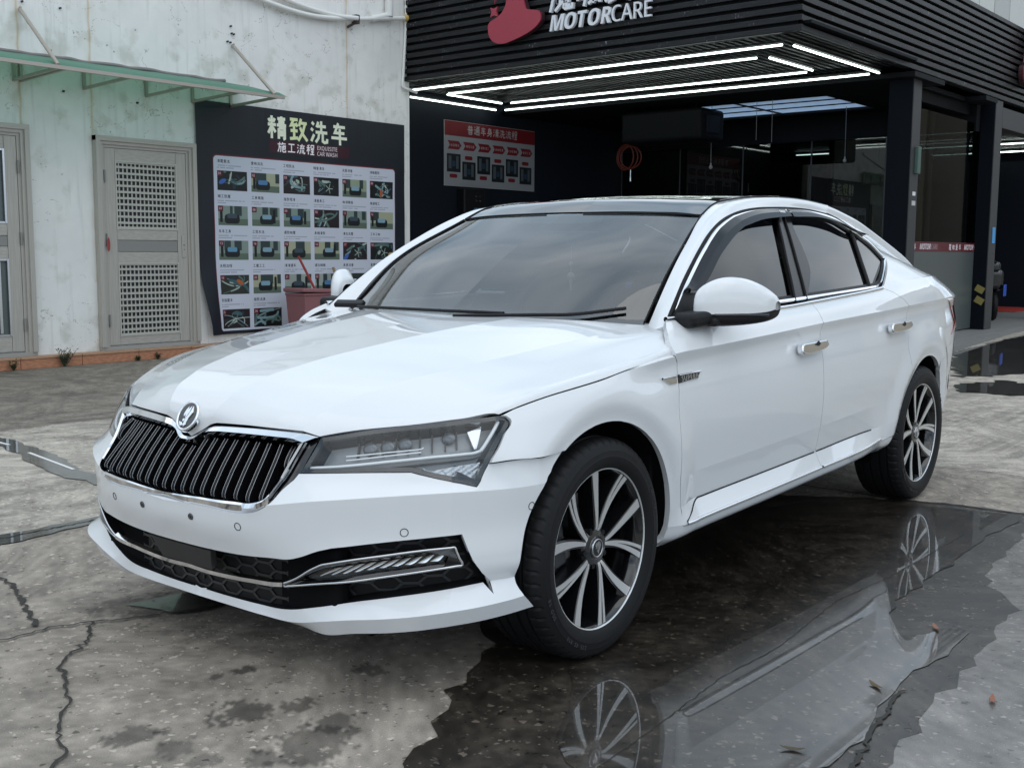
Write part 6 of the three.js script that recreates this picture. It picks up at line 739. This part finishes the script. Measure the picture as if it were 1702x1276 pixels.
// weeds in the joint along the plinth
{
  const leafM = [phy(lin(0.055, 0.10, 0.03), 0.6, 0, { transmission: 0.25, thickness: 0, side: THREE.DoubleSide }), phy(lin(0.045, 0.075, 0.035), 0.65, 0, { transmission: 0.2, thickness: 0, side: THREE.DoubleSide })];
  const weed = (x, z, h, n, m, label) => { const o = thing('weed', label, 'plant', 'weeds along the tiled plinth'), r = rng(Math.floor(x * 977)), L = [], S = []; for (let i = 0; i < n; i++) { const a = r() * 6.28, t = h * (0.35 + 0.65 * r()), q = 0.25 + 0.6 * r(), dx = Math.cos(a) * t * q, dz = Math.abs(Math.sin(a)) * t * q * 0.8; const top = [x + dx, t, z + dz]; S.push(bar([x + dx * 0.1, 0, z + dz * 0.1], top, 0.0022, 5, 0.001)); for (let k = 0; k < 9; k++) { const f = 0.25 + 0.75 * r(), b = r() * 6.28, l = 0.018 + 0.022 * r(), g = new THREE.PlaneGeometry(l * 0.5, l, 1, 2); const p = g.attributes.position; p.setX(0, 0); p.setX(1, 0); p.setX(4, 0); p.setX(5, 0); p.setZ(2, 0.003); p.setZ(3, 0.003); g.translate(0, l / 2, 0); g.rotateX(0.5 + r()); g.rotateY(b); g.translate(x + dx * f, t * f, z + dz * f); g.computeVertexNormals(); L.push(g); } } addM('stem', join(S), leafM[1], o); addM('leaves', join(L), leafM[m], o); };
  weed(4.16, -8.24, 0.20, 26, 1, 'bushy dark green weed at the foot of the tiled plinth'); weed(3.62, -8.24, 0.11, 12, 0, 'small bright green weed at the foot of the tiled plinth near the glazed door'); weed(5.02, -8.25, 0.05, 8, 0, 'tiny weed tuft in the plinth joint below the grilled door'); weed(5.26, -8.24, 0.08, 10, 1, 'sparse spreading weed at the plinth beside the car hood');
  const leaf = (x, z, a, c, label) => { const s = new THREE.Shape(); s.moveTo(-0.03, 0); s.quadraticCurveTo(0, 0.018, 0.032, 0); s.quadraticCurveTo(0, -0.016, -0.03, 0); const g = new THREE.ExtrudeGeometry(s, { depth: 0.0008, bevelEnabled: false, curveSegments: 8 }); g.rotateX(-Math.PI / 2); const p = g.attributes.position; for (let i = 0; i < p.count; i++) p.setY(i, p.getY(i) + 6 * p.getX(i) ** 2); g.computeVertexNormals(); g.rotateY(a); g.translate(x, 0.009, z); solo('fallen_leaf', g, std(c, 0.7), label, 'leaf', 'leaves lying on the wet pavement'); };
  leaf(1.36, 1.89, 0.3, lin(0.26, 0.10, 0.06), 'reddish dry leaf on pale wet concrete'); leaf(1.25, 1.605, 1.0, lin(0.10, 0.07, 0.035), 'dark brown leaf soaking at the puddle edge'); leaf(0.72, 1.61, 2.0, lin(0.07, 0.055, 0.03), 'blackened leaf under water in the big puddle'); leaf(1.86, 1.56, 0.6, lin(0.24, 0.11, 0.07), 'orange leaf scrap at the puddle rim');
}
// ---------------------------------------------------------------- the car wash
const XC = 9.28, ZC = -2.63, YB = 3.50, YT = 4.70;
{
  const b = thing('car_wash_building', 'black slatted car wash hall with open bay beside the plastered building', 'building');
  const blk = phy(lin(0.006, 0.007, 0.009), 0.6, 0, { specularIntensity: 0.25 }), navy = phy(lin(0.010, 0.013, 0.020), 0.6, 0, { specularIntensity: 0.3 }), fl = std(lin(0.20, 0.20, 0.195), 0.5);
  const slTex = dtex(1024, 64, (i, j) => { const x = i / 1024 * 8, n = fbm(x * 2, j * 0.08, 4), drip = sst(0.22, 0.6, fbm(x * 26, j * 0.02, 3)) * sst(0.05, 0.4, fbm(x * 1.1 + 5, 3, 3)); const v = 34 + 14 * n + 7 * noise2(i, j) + 100 * drip; return [v * 0.98, v, v * 1.06]; }, true, true);
  const slM = phy(0xffffff, 0.42, 0.0, { map: slTex, specularIntensity: 0.45 }), r = rng(6);
  for (let k = 0; k < 12; k++) { const y = YB + 0.033 + k * 0.1; const gl = rbox(0.05, 0.062, 5.80, 0.006, XC + 0.025, y, -5.49, 0, 0, 0, 1), p = gl.attributes.position, u = gl.attributes.uv, o = r(); for (let i = 0; i < p.count; i++) u.setXY(i, p.getZ(i) / 8 + o, (p.getY(i) - y) / 0.062 * 0.5 + 0.5); addM('fascia_slat', gl, slM, b); const gr = rbox(13, 0.062, 0.05, 0.006, XC + 6.5 + 0.004, y, ZC + 0.006, 0, 0, 0, 1), q = gr.attributes.position, w = gr.attributes.uv; for (let i = 0; i < q.count; i++) w.setXY(i, q.getX(i) / 8 + o * 3, (q.getY(i) - y) / 0.062 * 0.5 + 0.5); addM('fascia_slat', gr, slM, b); }
  addM('fascia_backing', join([box(0.04, 1.2, 5.74, XC + 0.075, YB + 0.6, -5.53), box(12.9, 1.2, 0.04, XC + 6.55, YB + 0.6, ZC - 0.055)]), blk, b);
  addM('roof', join([box(4.0, 0.12, 7.4, 11.3, YT - 0.06, -6.25), box(4.8, 0.12, 0.6, 15.7, YT - 0.06, -2.97), box(4.8, 0.12, 1.2, 15.7, YT - 0.06, -9.35), box(10, 0.12, 7.4, 23.1, YT - 0.06, -6.25)]), blk, b);
  // ribbed ceiling of the bay
  addM('ceiling', join([box(3.0, 0.03, 6.9, XC + 1.6, YB + 0.10, -5.98)]), blk, b); for (let k = 0; k < 62; k++) addM('ceiling_slat', box(2.92, 0.035, 0.045, XC + 1.58, YB + 0.055, -9.1 + k * 0.104), blk2(k), b);
  function blk2() { return blk2.m ?? (blk2.m = phy(lin(0.013, 0.014, 0.016), 0.5, 0, { specularIntensity: 0.3 })); }
  // inner hall: ceiling round the roof light, walls, floor
  addM('hall_ceiling', join([box(1.06, 0.06, 6.9, 12.85, 3.43, -5.98), box(0.53, 0.06, 6.9, 15.335, 3.43, -5.98), box(1.69, 0.06, 2.1, 14.225, 3.43, -8.25), box(1.69, 0.06, 1.35, 14.225, 3.43, -3.49)]), blk, b);
  const rl = new THREE.Group(); rl.name = 'roof_light'; b.add(rl); for (let i = 0; i < 3; i++) for (let j = 0; j < 2; j++) addM('pane', box(0.548, 0.008, 1.47, 13.66 + i * 0.56, 3.44, -4.945 - j * 1.49), phy(lin(0.72, 0.84, 0.97), 1.0, 0, { transmission: 0.95, thickness: 0 }), rl); for (let i = 0; i < 2; i++) addM('bar', box(0.016, 0.02, 3.0, 13.94 + i * 0.56, 3.43, -5.7), blk, rl); addM('bar', box(1.7, 0.025, 0.035, 14.225, 3.432, -5.69), blk, rl);
  addM('side_wall', box(18, 4.6, 0.2, 18.4, 2.3, -9.34), navy, b); addM('inner_return', box(0.12, 3.6, 0.75, 9.46, 1.8, -8.9), navy, b);
  const glassM = phy(lin(0.35, 0.38, 0.38), 0.0, 0, { transmission: 1, thickness: 0, ior: 1.5, side: THREE.DoubleSide }), screenM = phy(lin(0.30, 0.33, 0.33), 0.0, 0, { transmission: 1, thickness: 0, ior: 1.12, side: THREE.DoubleSide });
  const gp = new THREE.Group(); gp.name = 'glass_partition'; b.add(gp); for (let k = 0; k < 5; k++) addM('pane', box(0.012, 2.95, 1.22, 15.6, 1.55, -8.5 + k * 1.24), glassM, gp); for (let k = 0; k < 6; k++) addM('mullion', box(0.03, 2.95, 0.02, 15.6, 1.55, -9.12 + k * 1.24), std(lin(0.06, 0.06, 0.065), 0.4), gp); addM('header', box(0.16, 0.40, 6.4, 15.62, 3.22, -6.0), blk, gp);
  // columns, portal, glass screens toward the yard
  const colM = phy(lin(0.006, 0.008, 0.012), 0.6, 0, { specularIntensity: 0.12 }), colF = phy(lin(0.05, 0.05, 0.052), 0.5, 0, { specularIntensity: 0.5 });
  const column = (x0, x1) => { const c = new THREE.Group(); c.name = 'column'; b.add(c); addM('core', box(x1 - x0, 3.42, 0.30, (x0 + x1) / 2, 1.79, ZC - 0.155), colM, c); addM('front_face', box(x1 - x0 - 0.02, 3.40, 0.012, (x0 + x1) / 2, 1.785, ZC + 0.004), colF, c); return c; };
  const c1 = column(12.54, 12.83), c2 = column(15.83, 16.17); column(19.4, 19.75);
  addM('notice', box(0.13, 0.24, 0.006, 16.04, 1.50, ZC + 0.014), std(lin(0.06, 0.30, 0.62), 0.5), c2); addM('notice', box(0.10, 0.05, 0.004, 12.70, 1.98, ZC + 0.013), std(lin(0.7, 0.7, 0.7), 0.5), c1); addM('notice', box(0.12, 0.06, 0.004, 12.70, 1.86, ZC + 0.013), std(lin(0.5, 0.5, 0.5), 0.5), c1); addM('switch_box', rbox(0.10, 0.34, 0.05, 0.008, 12.72, 2.40, ZC + 0.035), std(lin(0.06, 0.11, 0.09), 0.4), c1);
  for (let k = 0; k < 2; k++) addM('hazard_band', box(0.012, 0.10, 0.13, 15.825, 0.52 + k * 0.17, ZC - 0.08, 0.5), std(lin(0.24, 0.20, 0.06), 0.8), c2);
  addM('portal_beam', box(3.2, 0.30, 0.20, 17.8, 3.26, ZC - 0.10), colF, b); addM('portal_beam', box(2.98, 0.22, 0.1, 14.33, 3.36, ZC - 0.32), blk, b);
  const ys = new THREE.Group(); ys.name = 'yard_screen'; b.add(ys); addM('frosted_panel', box(2.98, 1.15, 0.012, 14.33, 0.675, ZC - 0.20), std(lin(0.085, 0.10, 0.10), 0.30), ys); addM('pane', box(2.98, 1.75, 0.010, 14.33, 2.26, ZC - 0.20), screenM, ys);
  const strip = canvasTex(1024, 48, (c, w, h) => { c.fillStyle = '#5a1422'; c.fillRect(0, 0, w, h); for (let q = 0; q < 2; q++) { const x = 20 + q * 620; ['mo', 'ka', 'ai', 'che'].forEach((g, i) => glyph(c, g, x + i * 48, 7, 34, 13, '#d9d2d4')); c.fillStyle = '#e6e0e2'; c.font = 'italic bold 40px sans-serif'; c.fillText('MOTOR', x + 222, 38); c.fillStyle = '#a79a9e'; c.font = '38px sans-serif'; c.fillText('CARE', x + 376, 38); } });
  addM('brand_strip', T(new THREE.PlaneGeometry(2.98, 0.13), 14.33, 1.315, ZC - 0.190), std(0xffffff, 0.4, 0, { map: strip }), ys);
  addM('partition', box(0.08, 3.2, 5.5, 24, 1.6, -6), navy, b); const bw = addM('back_wall', box(7, 3.2, 0.1, 20.3, 1.6, -5.6), std(lin(0.11, 0.11, 0.095), 0.6), b); addM('brand_strip', T(new THREE.PlaneGeometry(2.98, 0.13), 20.2, 1.30, -5.54), std(0xffffff, 0.4, 0, { map: strip }), b);
  for (const x of [20.05, 21.0]) addM('warning_sign', join([box(0.34, 0.50, 0.01, x, 1.72, -5.54)]), std(lin(0.30, 0.07, 0.03), 0.6), b);
  addM('floor_slab', box(16, 0.08, 7.0, 17.2, 0.04, -5.9), fl, b); const apron = new THREE.Shape(); [[9.4, 2.75], [9.4, 2.45], [12.4, 1.95], [17.5, 2.5], [20, 2.75], [20, 2.75]].forEach(([x, z], i) => (i ? apron.lineTo(x, z) : apron.moveTo(x, z))); const ag = new THREE.ExtrudeGeometry(apron, { depth: 0.06, bevelEnabled: false }); ag.rotateX(-Math.PI / 2); addM('apron', ag, fl, b); addM('bay_floor', box(3.2, 0.05, 6.6, 10.9, 0.026, -6.0), std(lin(0.10, 0.10, 0.10), 0.25), b);
  addM('floor_mat', box(2.0, 0.012, 1.0, 22.6, 0.088, -4.3), std(lin(0.4, 0.04, 0.03), 0.6), b);
  // wall poster, fittings
  const pt = canvasTex(1024, 460, (c, w, h) => { c.fillStyle = '#cfd2d8'; c.fillRect(0, 0, w, h); c.fillStyle = '#a52430'; c.fillRect(0, 0, w, 104); ['pu', 'tong', 'che', 'shen', 'qing', 'xi', 'liu', 'cheng'].forEach((g, i) => glyph(c, g, 240 + i * 72, 16, 66, 12, '#e8e2e4')); const r = rng(4); for (let k = 0; k < 6; k++) { const x = 30 + k * 164; c.fillStyle = '#a52430'; c.beginPath(); c.moveTo(x, 140); c.lineTo(x + 118, 140); c.lineTo(x + 148, 170); c.lineTo(x + 118, 200); c.lineTo(x, 200); c.lineTo(x + 24, 170); c.fill(); for (let i = 0; i < 4; i++) glyph(c, gname[Math.floor(r() * gname.length)], x + 30 + i * 24, 160, 21, 11, '#eadfe2'); const py = k % 2 ? 282 : 232; c.fillStyle = '#20262d'; c.fillRect(x - 8, py, 146, 130); c.fillStyle = '#6d7a83'; c.fillRect(x + 10, py + 16, 30, 90); c.fillRect(x + 90, py + 16, 26, 90); c.fillStyle = '#3d5876'; c.fillRect(x + 46, py + 50, 36, 40); c.fillStyle = '#a52430'; c.beginPath(); c.roundRect(x + 20, k % 2 ? 240 : 376, 82, 28, 12); c.fill(); } });
  const po = thing('wall_poster', 'red-headed white poster with pictures on the dark bay wall', 'poster'); addM('print', T(new THREE.PlaneGeometry(2.19, 0.98), 12.055, 2.712, -9.224), std(0xb8b8b8, 0.5, 0, { map: pt }), po); addM('sheet_edge', box(2.2, 0.99, 0.012, 12.055, 2.712, -9.233), std(lin(0.5, 0.5, 0.5), 0.6), po);
  const jb = thing('wall_dispenser', 'black wall dispenser with blue front low on the dark bay wall', 'dispenser'); addM('case', rbox(0.50, 0.66, 0.16, 0.03, 11.50, 1.86, -9.16), M.plastic, jb); addM('front', rbox(0.22, 0.30, 0.02, 0.01, 11.58, 1.74, -9.075), std(lin(0.05, 0.16, 0.30), 0.4), jb); addM('buttons', join([0, 1, 2, 3].map((k) => cyl(0.012, 0.012, 0.012, 8, 11.52 + (k % 2) * 0.09, 2.0 + Math.floor(k / 2) * 0.07, -9.076, Math.PI / 2))), M.satin, jb);
  const ac = thing('ceiling_heater', 'dark box unit hanging from the car wash ceiling', 'heater'); addM('case', rbox(0.7, 0.46, 1.42, 0.06, 13.15, 3.10, -6.54), blk, ac); addM('end_panel', rbox(0.36, 0.26, 0.03, 0.05, 13.13, 3.10, -5.82), navy, ac); addM('hanger', join([bar([13.1, 3.3, -7.0], [13.1, 3.45, -7.0], 0.015, 6), bar([13.1, 3.3, -6.1], [13.1, 3.45, -6.1], 0.015, 6)]), M.plastic, ac);
  const hose = thing('air_hose', 'coiled orange air hose hanging in the dark bay', 'hose'); const coil = []; for (let k = 0; k < 3; k++) { const g = new THREE.TorusGeometry(0.20 - k * 0.012, 0.011, 8, 36); g.rotateY(Math.PI / 2 + 0.25 * (k - 1)); g.translate(13.6 + 0.03 * k, 2.74, -7.66 + 0.035 * (k - 1)); coil.push(g); } addM('coil', join(coil), std(lin(0.16, 0.025, 0.014), 0.5), hose); addM('cord', bar([13.6, 2.94, -7.66], [13.6, 3.42, -7.66], 0.006, 6), std(lin(0.3, 0.3, 0.32), 0.6), hose); addM('coupling', join([bar([13.62, 2.54, -7.6], [13.62, 2.36, -7.6], 0.012, 8), cyl(0.02, 0.02, 0.05, 10, 13.62, 2.38, -7.6)]), M.satin, hose);
  let ci = 0; for (const [x, z, l, e] of [[13.4, -6.0, 0.9, 1], [13.3, -5.2, 0.55, 0], [13.2, -4.9, 0.6, 0], [14.6, -4.4, 0.8, 1], [14.9, -3.6, 1.6, 0]]) { const c = thing('hanging_cable', ['thin cable with pear switch beside the coiled hose', 'short bare cable left of the ceiling lamps', 'short bare cable under the ceiling heater', 'cable with pear switch before the glass partition', 'long bare cable before the glass partition'][ci++], 'cable', 'cables hanging in the bay'); addM('cord', bar([x, 3.4, z], [x + 0.01, 3.4 - l, z], 0.004, 6), std(lin(0.25, 0.25, 0.26), 0.6), c); if (e) addM('switch', join([T(new THREE.SphereGeometry(0.028, 10, 8), x + 0.01, 3.4 - l, z), bar([x + 0.01, 3.4 - l, z], [x + 0.01, 3.46 - l, z], 0.012, 8)]), std(lin(0.35, 0.35, 0.34), 0.5), c); }
  // lamps: tubes end to end round two rectangles under the bay ceiling, and more in the second hall
  const tubeM = new THREE.MeshStandardMaterial({ color: 0x000000, emissive: lin(0.86, 1.0, 0.95), emissiveIntensity: 5 }), hb = std(lin(0.02, 0.02, 0.022), 0.5);
  const run = (o, a, c, n, light) => { const A = V3(...a), C = V3(...c), d = C.clone().sub(A); for (let k = 0; k < n; k++) { const p = A.clone().addScaledVector(d, (k + 0.008) / n), q = A.clone().addScaledVector(d, (k + 0.992) / n); addM('lamp_tube', bar(p.toArray(), q.toArray(), 0.0115, 10), tubeM, o); } addM('lamp_housing', beam([a[0], a[1] + 0.034, a[2]], [c[0], c[1] + 0.034, c[2]], 0.04, 0.022), hb, o);
    if (light) { const L = d.length(), l = new THREE.RectAreaLight(lin(0.86, 1.0, 0.95), 0.6, Math.abs(d.x) > Math.abs(d.z) ? L : 0.04, Math.abs(d.x) > Math.abs(d.z) ? 0.04 : L); l.position.copy(A).addScaledVector(d, 0.5); l.position.y -= 0.03; l.lookAt(l.position.x, 0, l.position.z); if (Math.abs(d.x) <= Math.abs(d.z)) { l.rotation.set(-Math.PI / 2, 0, 0); } else l.rotation.set(-Math.PI / 2, 0, 0); o.add(l); } };
  const lo = thing('lamp_frame', 'outer rectangle of lit white tubes under the bay ceiling', 'lamp', 'lit tube frames of the car wash'), li = thing('lamp_frame', 'inner rectangle of lit white tubes under the bay ceiling', 'lamp', 'lit tube frames of the car wash'), y = 3.44;
  run(lo, [9.62, y, -9.05], [9.62, y, -2.96], 5, true); run(lo, [12.11, y, -9.0], [12.11, y, -3.02], 5, true); run(lo, [9.74, y, -2.90], [12.11, y, -2.90], 2, true); run(lo, [9.72, y, -9.1], [12.02, y, -9.1], 2, true);
  run(li, [10.20, y, -8.44], [10.20, y, -3.57], 4, true); run(li, [11.50, y, -8.37], [11.50, y, -3.57], 4, true); run(li, [10.27, y, -3.46], [11.42, y, -3.46], 1, true); run(li, [10.24, y, -8.5], [11.46, y, -8.5], 1, true);
  const l2 = thing('lamp_frame', 'lit white tubes under the ceiling of the second hall behind glass', 'lamp', 'lit tube frames of the car wash'); run(l2, [18.9, 3.36, -5.4], [18.9, 3.36, -3.0], 2, true); run(l2, [21.6, 3.36, -8.6], [21.6, 3.36, -3.0], 4, true); run(l2, [23.4, 3.36, -8.6], [23.4, 3.36, -3.0], 4, true); addM('second_hall_ceiling', box(9.0, 0.05, 6.4, 20.2, 3.45, -6.0), std(lin(0.03, 0.033, 0.04), 0.5), b); addM('end_wall', box(0.2, 4.6, 7.4, 26.6, 2.3, -6), navy, b);
}
{ // shop signs on the slats: hat emblem, characters, name
  const red = std(lin(0.34, 0.035, 0.06), 0.35), edge = std(lin(0.05, 0.02, 0.025), 0.4), white = std(lin(0.72, 0.74, 0.78), 0.4);
  const hat = () => { const s = new THREE.Shape(); s.moveTo(-0.29, 0.10); s.bezierCurveTo(-0.33, 0.30, -0.10, 0.16, 0.0, 0.40); s.bezierCurveTo(0.03, 0.62, -0.02, 0.78, 0.10, 0.96); s.bezierCurveTo(0.20, 0.80, 0.24, 0.5, 0.32, 0.30); s.bezierCurveTo(0.42, 0.25, 0.58, 0.30, 0.55, 0.14); s.bezierCurveTo(0.48, 0.02, 0.2, -0.04, 0.0, -0.075); s.bezierCurveTo(-0.16, -0.09, -0.28, -0.02, -0.29, 0.10); return s; };
  const ex = (s, d) => new THREE.ExtrudeGeometry(s, { depth: d, bevelEnabled: false, curveSegments: 24 });
  const star = () => { const s = new THREE.Shape(); for (let i = 0; i < 8; i++) { const a = i * Math.PI / 4 + Math.PI / 4, r = i % 2 ? 0.04 : 0.085; i ? s.lineTo(r * Math.cos(a), r * Math.sin(a)) : s.moveTo(r * Math.cos(a), r * Math.sin(a)); } return s; };
  const tail = () => { const s = new THREE.Shape(); s.moveTo(-0.19, 0.42); s.lineTo(-0.10, 0.62); s.lineTo(0.02, 0.78); s.lineTo(0.06, 0.94); s.lineTo(-0.02, 0.80); s.lineTo(-0.15, 0.62); return s; };
  const bars = (name, s, d) => join(GLYPH[name].flatMap((st) => { const o = []; for (let i = 2; i < st.length; i += 2) { const a = [st[i - 2] * s / 100, (100 - st[i - 1]) * s / 100], c = [st[i] * s / 100, (100 - st[i + 1]) * s / 100], L = Math.hypot(c[0] - a[0], c[1] - a[1]); o.push(T(new THREE.BoxGeometry(L + 0.03, 0.036, d), (a[0] + c[0]) / 2, (a[1] + c[1]) / 2, d / 2 + 0.0004 * o.length, 0, 0, Math.atan2(c[1] - a[1], c[0] - a[0]))); } return o; }));
  const place = (g, onLeft, u, y, off) => { if (onLeft) { g.rotateY(-Math.PI / 2); g.translate(XC - off, y, u); } else g.translate(u, y, ZC + 0.035 + off); return g; };
  for (const L of [true, false]) {
    const s = thing('shop_sign', L ? 'shop sign with red hat emblem and white lettering on the slatted front' : 'red hat emblem sign on the slatted fascia above the glass screens', 'sign'), u0 = L ? -6.50 : 16.95, y0 = 3.86;
    addM('hat_emblem', place(ex(hat(), 0.02), L, u0, y0, 0.085), red, s); addM('hat_side', place(T(ex(hat(), 0.06).scale(1.012, 1.012, 1), 0, 0, 0), L, u0, y0, 0.022), edge, s); addM('star', place(ex(star(), 0.03), L, u0 - 0.20, y0 + 0.325, 0.07), red, s); addM('hat_tip', place(ex(tail(), 0.02), L, u0, y0, 0.085), red, s);
    if (L) { ['mo', 'ka', 'ai', 'che'].forEach((g, i) => addM('character', place(bars(g, 0.36, 0.04), L, -5.84 + i * 0.40, 4.075, 0.03), white, s));
      const sh = (g, k) => g.applyMatrix4(new THREE.Matrix4().set(1, k, 0, 0, 0, 1, 0, 0, 0, 0, 1, 0, 0, 0, 0, 1)); let u = -5.86; for (const ch of 'MOTOR') { const g = sh(text(ch, 0.185, 0.04), 0.2); g.computeBoundingBox(); const w = g.boundingBox.max.x; addM('letter', place(g, L, u, 3.852, 0.03), white, s); u += (ch === 'M' ? 0.205 : ch === 'O' ? 0.178 : 0.145) * 1.02 + 0.008; } for (const ch of 'CARE') { const g = text(ch, 0.182, 0.03, fontR); addM('letter', place(g, L, u, 3.856, 0.03), white, s); u += { C: 0.148, A: 0.148, R: 0.145, E: 0.12 }[ch]; } }
  }
}
{ // things further back and outside the picture that the car mirrors
  const cw = thing('corrugated_building', 'pale corrugated metal building rising behind the car wash', 'building'); const cm = std(lin(0.62, 0.62, 0.58), 0.5, 0.1), cm2 = std(lin(0.52, 0.52, 0.49), 0.5, 0.1); for (let k = 0; k < 44; k++) addM('panel', box(0.05 + (k % 2) * 0.03, 11, 0.40, 31, 5.5, -22 + k * 0.41), k % 3 ? cm : cm2, cw); addM('roof_edge', box(0.5, 0.25, 18.4, 31, 11.1, -13.2), std(lin(0.3, 0.31, 0.32), 0.5), cw); addM('end_wall', box(12, 11, 0.1, 37, 5.5, -4.0), cm, cw);
  const bw = thing('beige_workshop', 'long beige workshop across the yard behind the car', 'building'), bm = std(lin(0.44, 0.38, 0.30), 0.85); addM('wall', box(0.3, 6.6, 34, 27, 3.3, 19), bm, bw); addM('roof_edge', box(0.9, 0.25, 34.4, 26.8, 6.72, 19), std(lin(0.08, 0.075, 0.07), 0.6), bw); addM('side_wall', box(14, 6.6, 0.3, 34, 3.3, 2.0), bm, bw); for (let k = 0; k < 6; k++) { addM('window', box(0.06, 1.2, 2.2, 26.84, 4.4, 5 + k * 5.5), std(lin(0.04, 0.05, 0.06), 0.1), bw); addM('shutter', box(0.05, 2.8, 3.0, 26.84, 1.4, 5.4 + k * 5.5), std(lin(0.20, 0.21, 0.22), 0.5), bw); }
  const sc = thing('black_scooter', 'black scooter with blue number plate parked behind the striped column', 'scooter'); addM('body', join([rbox(0.5, 0.38, 0.34, 0.10, 18.55, 0.78, -3.35, 0, 0.3, 0), rbox(0.36, 0.30, 0.3, 0.08, 18.6, 0.95, -3.4, 0, 0.3, 0)]), M.gloss, sc); addM('number_plate', rbox(0.40, 0.20, 0.02, 0.01, 18.55, 0.60, -3.14, 0, 0.2, 0), std(lin(0.03, 0.10, 0.55), 0.35), sc); const wh = (x, z) => addM('wheel', T(new THREE.TorusGeometry(0.2, 0.055, 10, 28), x, 0.335, z, 0, 0.4, 0), M.tyre, sc); wh(18.5, -3.3); wh(18.9, -4.3); addM('frame', join([bar([18.5, 0.33, -3.3], [18.65, 1.1, -3.6], 0.03, 8), bar([18.65, 0.5, -3.5], [18.9, 0.5, -4.2], 0.10, 10), rbox(0.3, 0.12, 0.6, 0.04, 18.85, 0.82, -4.1), bar([18.35, 1.15, -3.55], [18.95, 1.12, -3.65], 0.015, 8)]), M.plastic, sc); addM('mirror', rbox(0.14, 0.10, 0.03, 0.02, 18.95, 1.28, -3.6), M.plastic, sc);
}
scene.traverse((o) => { if (o.isMesh) o.castShadow = o.receiveShadow = true; });
renderer.render(scene, camera);
